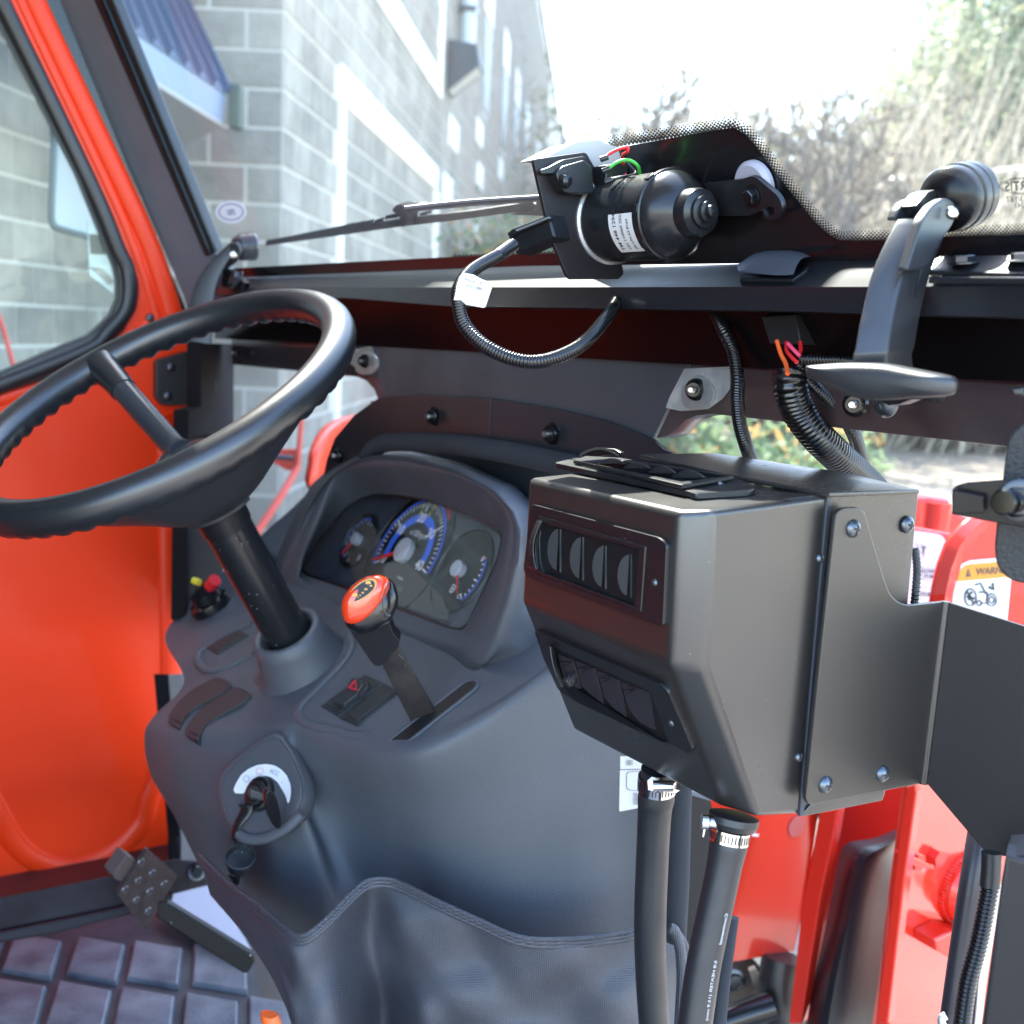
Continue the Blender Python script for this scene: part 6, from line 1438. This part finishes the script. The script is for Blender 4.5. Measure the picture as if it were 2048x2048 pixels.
HW = mat('hose_print', (0.656, 0.676, 0.696), .5)
text('hose_lettering', 'Continental', None, None, None, .0042, HW, h2, align='LEFT', bold=.01, warp=lambda x, y: hosept(s_start+x, .0082-y*0.736, .01112))
text('hose_lettering', '5/8 HEATER (15.9 mm)', None, None, None, .0040, HW, h2, align='LEFT', warp=lambda x, y: hosept(s_start+.030+x,   .0075-y*0.736, .01112))
# bar code label on the console behind the hoses
LBP = Plane(at(1270, 1590, .98), nz(F*.8-L*.5), U)
lbl = thing('barcode_label', 'white label with a small barcode stuck on the dashboard side below the heater', 'label', LBP.O)
plate('label_sheet', kM((1492, 455), (1700, 455), (1700, 520), (1492, 526)), LBP, .0004, WHITE, lbl, bev=0)
plate('label_sheet', rnd(kM((1490, 532), (1700, 526), (1700, 720), (1486, 760)), [2, 0, 0, 3], 3), LBP, .0004, WHITE, lbl, bev=0)
def outline(px, wd, pl, m, par, off=.0006, name='printed_box'):
    c = np.mean(px, axis=0); inn_ = [tuple(c+(np.array(p)-c)*(1-wd/np.linalg.norm(np.array(p)-c))) for p in px]
    V = [pl.hit(x, y, off) for x, y in list(px)+inn_]; n = len(px)
    return link(name, mesh(V, [(i, (i+1) % n, n+(i+1) % n, n+i) for i in range(n)], smooth=False), m, par)
outline(rnd(kM((1524, 540), (1700, 530), (1700, 655), (1524, 640)), 8, 4), 1.2, LBP, INK, lbl)
bars = []
for x0, y0, y1 in ((1562, 655, 722), (1524, 475, 505)):
    for k in range(9 if x0 == 1562 else 8):
        x = x0+k*5; wv = (1, 2, 1, 3, 1, 2, 1, 1, 2)[k]
        bars.append(mesh([LBP.hit(*kM((x, y0))[0], .0006), LBP.hit(*kM((x+wv, y0))[0], .0006), LBP.hit(*kM((x+wv, y1))[0], .0006), LBP.hit(*kM((x, y1))[0], .0006)], [(0, 1, 2, 3)], smooth=False))
join('barcode', bars, INK, lbl)

# ================================================================== BOOT, PEDAL, FLOOR
bt_ = thing('vinyl_boot', 'creased grey black vinyl boot with stitched hem below the dashboard', 'boot', at(850, 1950, 1.0))
hem = [(398, 1706), (460, 1765), (525, 1815), (565, 1850), (601, 1870), (644, 1843), (712, 1775), (745, 1757), (790, 1760), (881, 1803), (954, 1836), (1040, 1872), (1135, 1876), (1230, 1866), (1300, 1850), (1345, 1840)]
hdp = [1.19, 1.12, 1.06, 1.03, 1.015, 1.02, 1.05, 1.06, 1.06, 1.04, 1.03, 1.02, 1.03, 1.04, 1.05, 1.06]
hdp = [d-.045 for d in hdp]
low = [(420, 1790), (480, 1860), (535, 1940), (570, 2010), (600, 2080), (680, 2120), (760, 2130), (800, 2140), (860, 2140), (920, 2150), (980, 2150), (1060, 2150), (1140, 2150), (1230, 2150), (1300, 2150), (1370, 2150)]
rows = []; nr_ = 16
for r in range(nr_+1):
    t = r/nr_; row = []
    for i, ((x0, y0), (x1, y1)) in enumerate(zip(hem, low)):
        x = x0+(x1-x0)*t; y = y0+(y1-y0)*t
        fold = .030*math.sin((x-30*t*4)/52.0+1.1)*t**.6*math.exp(-((x-850)/330)**2)+.012*math.sin(x/31+3*t)*t
        fold += .006*math.sin(x/13+7*t+2*math.sin(x/47))*t**.5+.005*math.sin(x/9.5-9*t)*t*math.sin(x/61)+.004*math.sin(11*t+x/40)
        fold += -.03*math.exp(-((x-(790+60*t))/60)**2)*t**.5*(1-.3*t)+.028*math.exp(-((x-(735+40*t))/34)**2)*t**.5+.026*math.exp(-((x-(905+25*t))/40)**2)*t**.5
        row.append(at(x, y, hdp[i]+fold+.02*t))
    rows.append(row)
VB = mat('boot_vinyl', (.050, .056, .072), .38, spec=.8)
nn_ = VB.node_tree.nodes; ll2 = VB.node_tree.links; p_ = nn_['Principled BSDF']
g_ = nn_.new('ShaderNodeTexCoord'); sc_a = []
for ax in ('X', 'Z'):
    w_ = nn_.new('ShaderNodeTexWave'); w_.wave_type = 'BANDS'; w_.bands_direction = ax; w_.inputs['Scale'].default_value = 200; w_.inputs['Distortion'].default_value = .4
    ll2.new(g_.outputs['Object'], w_.inputs['Vector']); sc_a.append(w_)
mu_ = nn_.new('ShaderNodeMath'); mu_.operation = 'MULTIPLY'; ll2.new(sc_a[0].outputs['Fac'], mu_.inputs[0]); ll2.new(sc_a[1].outputs['Fac'], mu_.inputs[1])
nz_ = nn_.new('ShaderNodeTexNoise'); nz_.inputs['Scale'].default_value = 14; nz_.inputs['Detail'].default_value = 4; ll2.new(g_.outputs['Object'], nz_.inputs['Vector'])
ad_ = nn_.new('ShaderNodeMath'); ad_.operation = 'MULTIPLY_ADD'; ad_.inputs[1].default_value = 6.0; ll2.new(nz_.outputs['Fac'], ad_.inputs[0]); ll2.new(mu_.outputs[0], ad_.inputs[2])
bp_ = nn_.new('ShaderNodeBump'); bp_.inputs['Strength'].default_value = .55; bp_.inputs['Distance'].default_value = .0012; ll2.new(ad_.outputs[0], bp_.inputs['Height']); ll2.new(bp_.outputs[0], p_.inputs['Normal'])
sheet('boot_cloth', grid(rows, 6), VB, bt_, ang=80)
hl_ = spline([at(x, y+6, d-.006) for (x, y), d in zip(hem, hdp)], 8)
for k, (dy, r_) in enumerate(((0, .0026), (7, .0026), (14, .0030))):
    tube('hem_roll', spline([at(x+(2 if k else 0), y+2+dy, d-.004+.0008*k) for (x, y), d in zip(hem, hdp)], 8), r_, VB, bt_, seg=10, flat=.8)
stm = []
hs = resample(hl_, 170, closed=False)
for i in range(0, 168, 2): stm.append(tube_me([hs[i]+(CAM-hs[i])*.006, hs[i+1]+(CAM-hs[i+1])*.006], .0007, 5))
tag(join('stitches', stm, mat('stitch_thread', (.05, .055, .065), .6), bt_), kind='stuff')
# foam column and black post behind the hoses
ft = thing('foam_covered_post', 'fuzzy black foam strip standing between the two heater hoses', 'post', at(1360, 1750, 1.0))
tube('foam', [at(*kW((480, 100))[0], .93), at(*kW((460, 900))[0], .95), at(*kW((440, 1300))[0], .97)], .0095, FOAM, ft, seg=16)
tube('foam', spline([at(*kW((860, 1150))[0], .80), at(*kW((800, 1600))[0], .80), at(*kW((760, 2000))[0], .80)], 5), .0045, FOAM, ft, seg=14)
plate('backing_plate', kW((500, 240), (700, 300), (760, 600), (800, 1400), (760, 2000), (440, 2000), (440, 700)), Plane(at(1400, 1750, 1.06), rt, U), .01, mat('backing_black', (.008, .009, .011), .5), ft, bev=0)
tube('boot_edge', spline([at(*kW(p)[0], .93) for p in ((400, 1230), (440, 1260), (480, 1400), (490, 1600), (480, 1800), (470, 2000))], 5), .0045, VB, ft, seg=12)
tube('boot_edge', spline([at(*kW(p)[0], .95) for p in ((420, 1240), (480, 1300), (520, 1400), (500, 1560))], 5), .0032, VB, ft, seg=12)
# pedal
pdp = Plane(at(290, 1770, 1.42), L*.4+F*.75-U*.4, U*.7+F*.5)
pd = thing('foot_pedal', 'brown black perforated steel foot pedal on a long bar', 'pedal', pdp.O)
holes = []
ring_ = []
for x, y in ((778, 1040), (840, 1100), (905, 1160), (762, 1142), (825, 1200), (690, 1190), (752, 1248), (818, 1308)):
    h_ = [(x+13*math.cos(a), y+13*math.sin(a)) for a in np.linspace(0, 6.283, 11)[:-1]]; holes.append(kJ(*h_)); ring_.append(kJ((x, y))[0])
plate('pedal_plate', rnd(kJ((815, 965), (982, 1112), (810, 1412), (735, 1330), (648, 1215)), 3, 3), pdp, .006, mat('pedal_steel', (.10, .075, .075), .42, metal=.5, var=.5, vscale=60, bump=.4, bscale=200), pd, holes=holes, bev=0)
for x, y in ring_: lathe('raised_rim', [(.0032, .0), (.0036, .0014), (.0042, .0015), (.0052, 0)], pdp.hit(x, y, .0), pdp.n, mat('rim_worn', (.16, .15, .16), .35, metal=.6) if 'rim_worn' not in bpy.data.materials else bpy.data.materials['rim_worn'], pd, seg=16)
plate('side_lug', kJ((700, 1000), (748, 1025), (700, 1160), (640, 1135), (625, 1110)), pdp.shift(-.006), .02, mat('lug_brown', (.09, .07, .07), .5), pd, bev=.001)
pb = Plane(at(420, 1870, 1.36), L*-.5+F*.8-U*.5, U)
plate('pedal_bar', kJ((870, 1265), (920, 1262), (1400, 1555), (1405, 1590), (1365, 1652), (1340, 1650), (865, 1345)), Plane(at(420, 1870, 1.33), rt, up), .012, mat('pedal_bar_black', (.006, .006, .007), .4, spec=.25, wear=(.1, 120)), pd, bev=.0015)
# floor mat with raised square lugs
FM = Plane(np.array([0, 0, fz+.004]), np.array([1, 0, 0]), np.array([0, 1, 0]))
fm = thing('floor_mat', 'black rubber floor mat with rows of raised dusty squares', 'mat', FM.hit(200, 1980))
plate('mat_sheet', [*kJ((-700, 1560), (0, 1470), (710, 1330), (1040, 1380), (1400, 1560), (1420, 1700), (1600, 2300), (-900, 2400))], FM, .006, MATB, fm, off=.002, bev=0)
MTOP = FM.shift(.010)
# lattice fitted to the photographed squares: corner (740,1470) and its neighbours
o00 = np.array(kJ((745, 1468))[0]); 
def q3(p): return MTOP.hit(*p)
Porg = q3(kJ((745, 1468))[0]); ux = q3(kJ((1010, 1512))[0])-Porg; uy = q3(kJ((710, 1668))[0])-Porg
gx = (q3(kJ((1075, 1490))[0])-Porg); gy = (q3(kJ((672, 1722))[0])-Porg)
TB = {}
kx = 0
for i in range(-7, 5):
    for j in range(-2, 6):
        P = Porg+gx*i+gy*j+np.array([0, 0, 0]); c = P+(ux+uy)/2
        v = c-CAM; dd_ = np.dot(v, fw); px = CX+F_PX*np.dot(v, rt)/dd_; py = CX-F_PX*np.dot(v, up)/dd_
        if py < 1845 and not (px > 330 and py > 1800) or px > 560 or px < -150 or py > 2130: continue
        if py < 1880-px*.10: continue
        if 'sq' not in TB:
            s_ = .97; Vq = [(-.5, -.5), (.5, -.5), (.5, .5), (-.5, .5)]; Vt = []
            for z, k in ((-.008, 1.06), (-.001, 1.0), (0, .93)):
                for a, b in Vq: Vt.append(tuple(ux*a*k+uy*b*k+U*z))
            me = mesh(Vt, [(0, 1, 5, 4), (1, 2, 6, 5), (2, 3, 7, 6), (3, 0, 4, 7), (4, 5, 9, 8), (5, 6, 10, 9), (6, 7, 11, 10), (7, 4, 8, 11), (8, 9, 10, 11)], ang=20)
            me.materials.append(MAT_); me.name = 'raised_square'; TB['sq'] = me
        rz = random.uniform(-.03, .03); M = Matrix.Translation(Vector(c+np.array([random.uniform(-.003, .003), random.uniform(-.003, .003), 0]))) @ Matrix.Rotation(rz, 4, 'Z') @ Matrix.Diagonal((random.uniform(.96, 1.03),)*3+(1,))
        place('raised_square', TB['sq'], M, fm)
fp_ = thing('floor_plate', 'smooth light blue grey floor plate between the pedal bar and the vinyl boot', 'plate', FM.hit(440, 1850))
plate('plate', kJ((880, 1240), (950, 1215), (1170, 1160), (1400, 1540), (1398, 1570), (1330, 1525), (900, 1290)), FM.shift(.03), .004, FLOORP, fp_, bev=.001)
rl = thing('red_lever', 'orange red lever tip poking up at the bottom edge by the vinyl boot', 'lever', at(545, 2040, .9))
ptube('lever_tip', [(*kJ((1488, 1880))[0], .86), (*kJ((1490, 1900))[0], .86), (*kJ((1525, 2000))[0], .86), (*kJ((1545, 2100))[0], .86)], .0066, ORW, rl, seg=18)

# ================================================================== RIGHT SIDE: LOADER, HOOD, DOOR POST
def fplane(px, py, d, a, b): return Plane(at(px, py, d), a, b)
hd = thing('tractor_hood', 'red orange tractor hood side seen below the heater behind the hose', 'hood', at(1520, 1750, 1.7))
HD = fplane(1520, 1750, 1.45, F, U)
plate('side_panel', kN((100, 700), (820, 640), (800, 760), (735, 1200), (665, 1530), (300, 1594), (200, 1594), (150, 700)), HD, .02, mat('hood_red', (.62, .035, .015), .22, coat=.6, var=.15, vscale=4), hd, bev=.003)
wtext('hood_lettering', 'L', *kN((455, 860))[0], 42, HD, WHITE, hd, off=.003, rot=-8, bold=.03)
link('round_badge', lathe_me([(.0, .001), (.013, .001), (.014, 0)], 24, O=HD.hit(*kN((675, 845))[0], .001), axis=HD.n), mat('badge_pink', (.55, .18, .16), .4), hd)
hh = fplane(640, 900, 2.0, L*.3+F*.2, U)
hk = thing('tractor_hood', 'curved red orange end of the hood beside the arched panel, left of the dashboard', 'hood', hh.O)
pillow('hood_end', spline(kQ((845, 1320), (855, 1100), (880, 960), (960, 800), (1060, 710), (1200, 662), (1400, 660), (1400, 1000), (1100, 1300)), 3, closed=True), hh, .012, ORANGE, hk, rings=5, back=.02, e=.3)
# loader frame
ld = thing('front_loader', 'red front loader upright with a welded boss, below the heater bracket', 'loader', at(1850, 1750, 1.4))
LDM = REDP
P3 = fplane(1780, 1800, 1.25, -L*.9+F*.25, U); P4 = fplane(1880, 1750, 1.32, F, U)
plate('flange', kN((1282, 625), (1335, 612), (1340, 650), (1265, 1190), (1180, 1932), (1110, 1932), (1190, 1330), (1250, 820)), P3, .02, LDM, ld, bev=.002)
plate('rear_flange', kN((800, 765), (905, 745), (880, 900), (815, 1200), (700, 1932), (632, 1932), (700, 1330), (760, 1000)), fplane(1640, 1800, 1.38, -L*.9+F*.25, U), .02, LDM, ld, bev=.002)
plate('side_plate', kN((1330, 560), (1500, 540), (1900, 800), (1920, 2100), (1175, 2100), (1265, 1190), (1338, 650)), P4, .02, REDSUN, ld, bev=.002)
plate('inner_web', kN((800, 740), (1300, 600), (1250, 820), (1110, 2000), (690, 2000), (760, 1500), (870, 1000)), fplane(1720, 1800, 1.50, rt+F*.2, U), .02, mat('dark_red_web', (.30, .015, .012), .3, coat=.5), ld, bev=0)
bc = P4.hit(*kN((1590, 1180))[0])
lathe('boss', [(.040, 0), (.039, .012), (.034, .018), (.032, .030), (.027, .034), (.023, .034), (.022, .028), (.0, .028)], bc, P4.n, LDM, ld, seg=48)
wv = []
for k in range(60):
    a = 6.283*k/60; x_, y_, z_ = basis(P4.n); rr_ = .040+random.uniform(-.001, .001); q = bc+rr_*(math.cos(a)*x_+math.sin(a)*y_)
    wv.append(tube_me([q, q+z_*random.uniform(.003, .005), q+z_*.007], [.0032, .0032, .001], 5))
join('weld_bead', wv, LDM, ld)
lathe('pivot_pin', [(.022, .0), (.022, .05), (.020, .054), (0, .054)], bc, P4.n, STEEL, ld, seg=40)
plate('stop_lug', kN((1440, 1470), (1540, 1420), (1700, 1440), (1700, 1600), (1530, 1575), (1450, 1530)), P4.shift(.03), .03, LDM, ld, bev=.003)
for x, y in kN((1310, 1020), (1425, 1000)): lathe('bolt_head', [(0, .012), (.010, .012), (.0105, 0)], P4.hit(x, y, 0), P4.n, LDM, ld, seg=6)
plate('top_gusset', kN((1290, 1020), (1300, 1000), (1440, 1060), (1440, 1085), (1290, 1050)), P4.shift(.02), .02, LDM, ld, bev=.002)
cylr = thing('hydraulic_cylinder', 'bright steel cylinder rod beside the corrugated conduit at the lower right', 'cylinder', at(1960, 1900, 1.2))
tube('rod', [at(*kN((1790, 1150))[0], 1.22), at(*kN((1690, 1700))[0], 1.22), at(*kN((1650, 2100))[0], 1.22)], .006, CHROME, cylr, seg=24)
# black fender post and engine parts seen through the gap
ps = thing('curved_fender_post', 'glossy dark curved plastic fender between the red loader plates', 'fender', at(1700, 1850, 1.3))
q0 = kN((720, 2000), (770, 1700), (850, 1330), (900, 1060), (925, 970), (965, 930), (1040, 915), (1120, 900), (1240, 850))
q1 = kN((840, 2000), (890, 1700), (970, 1330), (1020, 1100), (1050, 1030), (1090, 990), (1150, 960), (1200, 930), (1245, 900))
q2_ = kN((1080, 2000), (1130, 1700), (1170, 1330), (1200, 1200), (1210, 1140), (1215, 1080), (1222, 1020), (1235, 960), (1245, 910))
sheet('fender_skin', grid([[at(x, y, 1.42) for x, y in q0], [at(x, y, 1.34) for x, y in q1], [at(x, y, 1.40) for x, y in q2_]], 5), mat('fender_plastic', (.012, .014, .019), .35, spec=.3, var=.2, vscale=6), ps, ang=25)
eb = thing('engine_bay_parts', 'dark greasy frame bracket and hose under the hood side', 'frame', at(1500, 1980, 1.5))
plate('frame_bracket', kN((280, 1600), (430, 1560), (550, 1700), (650, 1760), (640, 2000), (260, 2000)), fplane(1500, 1980, 1.55, rt, U), .05, mat('greasy_black', (.014, .013, .012), .3, var=.7, vscale=30, var2=(.08, .065, .05)), eb, bev=.004)
plate('grease_plate', kN((415, 1640), (450, 1625), (520, 1760), (535, 1830), (490, 1790), (440, 1720)), fplane(1500, 1980, 1.50, rt, U), .01, mat('tan_plate', (.30, .23, .17), .5), eb, bev=.002)
tube('frame_tube', spline([at(*kN((270, 1920))[0], 1.45), at(*kN((420, 1870))[0], 1.45), at(*kN((550, 1830))[0], 1.45)], 4), .018, GLOSSB, eb)
tube('rubber_hose', spline([at(*kN((600, 1560))[0], 1.48), at(*kN((580, 1700))[0], 1.48), at(*kN((600, 1850))[0], 1.48), at(*kN((640, 2000))[0], 1.48)], 4), .026, RUBBER, eb)
hexbolt(at(*kN((335, 1690))[0], 1.49), -fw, .010, eb)
# loader tower beyond the glass with its decals
tw_ = thing('loader_mast', 'red loader tower with a white operation decal behind the heater bracket', 'loader', at(1850, 1080, 1.7))
T1 = fplane(1860, 1100, 1.75, rt+fw*.25, U); T2 = fplane(1890, 1130, 1.55, rt+fw*.35, U)
plate('back_plate', kR((500, 905), (620, 902), (780, 925), (800, 1000), (1000, 1100), (1000, 1300), (500, 1300)), T1, .03, LDM, tw_, bev=.008)
tube('back_rib', [T1.hit(*kR((690, 950))[0], .0), T1.hit(*kR((670, 1100))[0], .0), T1.hit(*kR((650, 1300))[0], .0)], .020, LDM, tw_)
plate('side_plate', rnd(kR((400, 1130), (520, 1140), (800, 1190), (830, 1220), (820, 1400), (760, 2000), (400, 2000)), [0, 0, 12, 8, 0, 0, 0], 4), T2, .02, LDM, tw_, bev=.004)
dcl = thing('operation_decal', 'white decal with boxes reading FLOAT, DOWN and DUMP behind the heater', 'decal', T2.hit(*kR((620, 1400))[0], .001))
DW_ = mat('decal_sheet', (.62, .63, .68), .4)
plate('decal_sheet', rnd(kR((470, 1165), (530, 1168), (700, 1195), (738, 1235), (740, 1290), (700, 1800), (440, 1800)), [0, 3, 10, 8, 4, 0, 0], 4), T2, .0004, DW_, dcl, off=.0012, bev=0)
DIK = mat('decal_ink', (.05, .05, .06), .5)
for q in (((400, 1265), (555, 1270), (578, 1278), (578, 1362), (560, 1370), (400, 1350)), ((556, 1440), (720, 1465), (720, 1570), (548, 1540)), ((540, 1600), (720, 1620), (720, 1720), (536, 1695))):
    outline(rnd(kR(*q), 2, 2), 1.0, T2, DIK, dcl, off=.0018)
wtext('decal_text', 'FLOAT', *kR((480, 1318))[0], 22, T2, DIK, dcl, off=.0018, rot=-2, bold=.02)
wtext('decal_text', 'DOWN &', *kR((628, 1482))[0], 12, T2, DIK, dcl, off=.0018, rot=-4, bold=.015); wtext('decal_text', 'DUMP', *kR((622, 1520))[0], 12, T2, DIK, dcl, off=.0018, rot=-4, bold=.015)
wtext('decal_text', 'DUMP', *kR((602, 1660))[0], 13, T2, DIK, dcl, off=.0018, rot=-4, bold=.015)
ar = thing('curved_loader_plate', 'red curved loader plate with an orange headed warning decal at the right edge', 'loader', at(1930, 1100, 1.3))
T3 = fplane(1960, 1120, 1.30, rt+fw*.3, U)
arm = kR((640, 1720), (660, 1600), (700, 1430), (760, 1270), (860, 1140), (950, 1060), (1060, 1040), (1200, 1080), (1500, 1150), (1500, 2100), (640, 2100))
plate('arm_plate', arm, T3, .010, LDM, ar, bev=.004)
edge_ = kR((640, 1720), (660, 1600), (700, 1430), (760, 1270), (860, 1140), (950, 1062))
sheet('arm_edge', [[T3.hit(x-2, y, 0) for x, y in edge_], [T3.hit(x+22, y+6, .012) for x, y in edge_], [T3.hit(x+38, y+12, .001) for x, y in edge_]], LDM, ar)
wd_ = thing('warning_decal', 'white warning decal with an orange header and a tractor pictogram on the loader arm', 'decal', T3.hit(*kR((1000, 1600))[0], .001))
plate('decal_sheet', rnd(kR((780, 2000), (800, 1640), (820, 1500), (850, 1430), (920, 1395), (1120, 1378), (1300, 1380), (1250, 1500), (1200, 2000)), [0, 0, 6, 8, 8, 0, 0, 0, 0], 4), T3, .0004, mat('warning_white', (.78, .78, .78), .4), wd_, off=.0015, bev=0)
plate('header', rnd(kR((826, 1558), (850, 1470), (890, 1430), (960, 1420), (1320, 1392), (1320, 1530), (1195, 1525), (1100, 1535)), [2, 6, 6, 4, 0, 0, 0, 0], 3), T3, .0004, mat('warning_orange', (.80, .30, .02), .4), wd_, off=.0022, bev=0)
plate('warning_triangle', kR((916, 1456), (896, 1522), (938, 1518)), T3, .0003, DIK, wd_, off=.0028, bev=0)
wtext('warning_text', '!', *kR((917, 1498))[0], 10, T3, bpy.data.materials['warning_orange'], wd_, off=.0034, bold=.03)
wtext('warning_text', 'WARNING', *kR((975, 1485))[0], 20, T3, DIK, wd_, off=.0028, rot=4, align='LEFT', bold=.02)
lines = []
def ln(pts, r=.0010): lines.append(tube_me([T3.hit(*p, .0024) for p in kR(*pts)], r, 4))
cxp, cyp = 932, 1680
ln([(cxp+44*math.cos(a), cyp+66*math.sin(a)) for a in np.linspace(0, 6.283, 25)], .0009); ln([(905, 1630), (960, 1735)], .0012); ln([(915, 1700), (935, 1680), (925, 1655), (945, 1640)], .0014); ln([(935, 1680), (960, 1690)], .0014); ln([(935, 1680), (905, 1675)], .0014)
ln([(968, 1585), (1010, 1570), (1050, 1650)]); ln([(1000, 1640), (1060, 1640), (1060, 1730), (1010, 1720)]); ln([(1075, 1600), (1110, 1620), (1105, 1570)], .0016)
for R_ in (38, 20): ln([(1095+R_*math.cos(a), 1700+R_*1.25*math.sin(a)) for a in np.linspace(0, 6.283, 25)], .0008)
for R_ in (18,): ln([(1000+R_*math.cos(a), 1725+R_*1.2*math.sin(a)) for a in np.linspace(0, 6.283, 17)], .0008)
join('pictogram', lines, DIK, wd_)
# door post, door edge plate, latch striker on the right
dp_ = thing('right_door_post', 'black right door post at the lower right edge of the view', 'post', at(2040, 1900, .62))
DP = fplane(2040, 1850, .60, -L*.8+F*.5, U)
plate('post_face', [(2013, 1712), *kN((1840, 1000), (1810, 1130), (1700, 1932), (1640, 2300), (1900, 2300), (1932, 1400), (1932, 1000))], DP, .03, mat('post_coat', (.014, .014, .016), .4, bump=.3, bscale=1500), dp_, bev=.002)
plate('post_wide', [(2012, 1712), (2300, 1790), (2300, 2400), (1960, 2400), *kN((1700, 1932))], DP.shift(.004), .02, bpy.data.materials['post_coat'], dp_, bev=.002)
dk_ = thing('lower_support_bar', 'dark round bar left of the corrugated conduit at the lower right', 'bar', at(1930, 1900, .85))
ptube('bar', [(*kN((1760, 500))[0], .88), (*kN((1700, 800))[0], .87), (*kN((1650, 1100))[0], .86), (*kN((1590, 1500))[0], .86), (*kN((1530, 1932))[0], .86), (*kN((1500, 2200))[0], .86)], .0085, mat('bar_black', (.03, .028, .035), .35), dk_, seg=24)
ptube('clip_ring', [(*kN((1500, 1885))[0], .83), (*kN((1478, 1900))[0], .83), (*kN((1480, 1932))[0], .83), (*kN((1500, 1960))[0], .83)], .003, ALU, dk_)
lc = thing('lower_conduit', 'corrugated conduit with taped top running down below the heater bracket', 'cable', at(1960, 1850, .72))
Pc = [(*kN((1750, 1010))[0], .715), (*kN((1748, 1150))[0], .715), (*kN((1722, 1300))[0], .715), (*kN((1680, 1500))[0], .715), (*kN((1625, 1700))[0], .715), (*kN((1590, 1932))[0], .715), (*kN((1575, 2100))[0], .715)]
link('conduit', conduit_me([at(*p) for p in Pc], .0055, .0026), CORR, lc)
ptube('tape_wrap', [(*kN((1752, 985))[0], .715), (*kN((1750, 1080))[0], .715), (*kN((1742, 1175))[0], .715)], .0060, RUBBER, lc, seg=18)
# flat plate with the latch striker at the right edge
rp2 = thing('right_door_bracket', 'black textured plate with bolted latch tab at the right edge of the frame', 'bracket', at(2020, 1000, .58))
RP = fplane(2030, 1000, .60, -L*.85+F*.5, U)
plate('textured_plate', rnd(kR((1400, 330), (1330, 345), (1250, 420), (1215, 500), (1180, 770), (1170, 800), (1400, 1000), (1400, 1590), (1330, 1575), (1250, 1545), (1160, 1460), (1120, 1360), (1130, 1100), (1400, 1000), (1800, 1000), (1800, 330)), 0)[0:13][:13] if False else rnd(kR((1900, 240), (1380, 320), (1290, 370), (1225, 450), (1205, 560), (1180, 770), (1135, 1090), (1115, 1300), (1135, 1440), (1200, 1520), (1300, 1570), (1900, 1600)), 14, 4), RP, .004, mat('plate_textured', (.020, .021, .023), .45, bump=.8, bscale=500), rp2, bev=.001)
RB = RP.shift(.030)
plate('latch_tab', rnd(kR((788, 840), (830, 815), (905, 795), (1345, 760), (1900, 700), (1900, 1180), (1345, 1140), (1130, 1104), (785, 1040)), [6, 4, 4, 0, 0, 0, 0, 4, 3], 4), RB, .004, mat('tab_black', (.006, .006, .007), .22, spec=.35), rp2, bev=.0010)
plate('folded_lip', rnd(kR((792, 850), (1038, 900), (1036, 1030), (788, 1038)), 4, 3), RB.shift(.010), .003, bpy.data.materials['tab_black'], rp2, bev=.0008)
sc_ = RB.hit(*kR((1300, 945))[0]); ax_ = nz(at(*kR((1180, 958))[0], .50)-sc_)
lathe('striker_bolt', [(0, -.002), (.0075, -.002), (.0075, .003), (.0056, .0035), (.0054, .008), (.0048, .0085), (.0048, .012), (.0055, .0125), (.0063, .013), (.0063, .019), (.0055, .020), (0, .020)], sc_, nz(CAM-sc_+(-rt)*.30), mat('striker_chrome_black', (.05, .05, .05), .1, metal=1), rp2, seg=40)
hexbolt(RB.hit(*kR((1320, 935))[0], .0), RB.n, .0078, rp2)
plate('small_clip', kI((1862, 490), (1900, 485), (1932, 480), (1932, 530), (1870, 525)), RP.shift(-.03), .01, PLAST, rp2, bev=.001)

for o in bpy.data.objects:
    if '_loc' in o: del o['_loc']
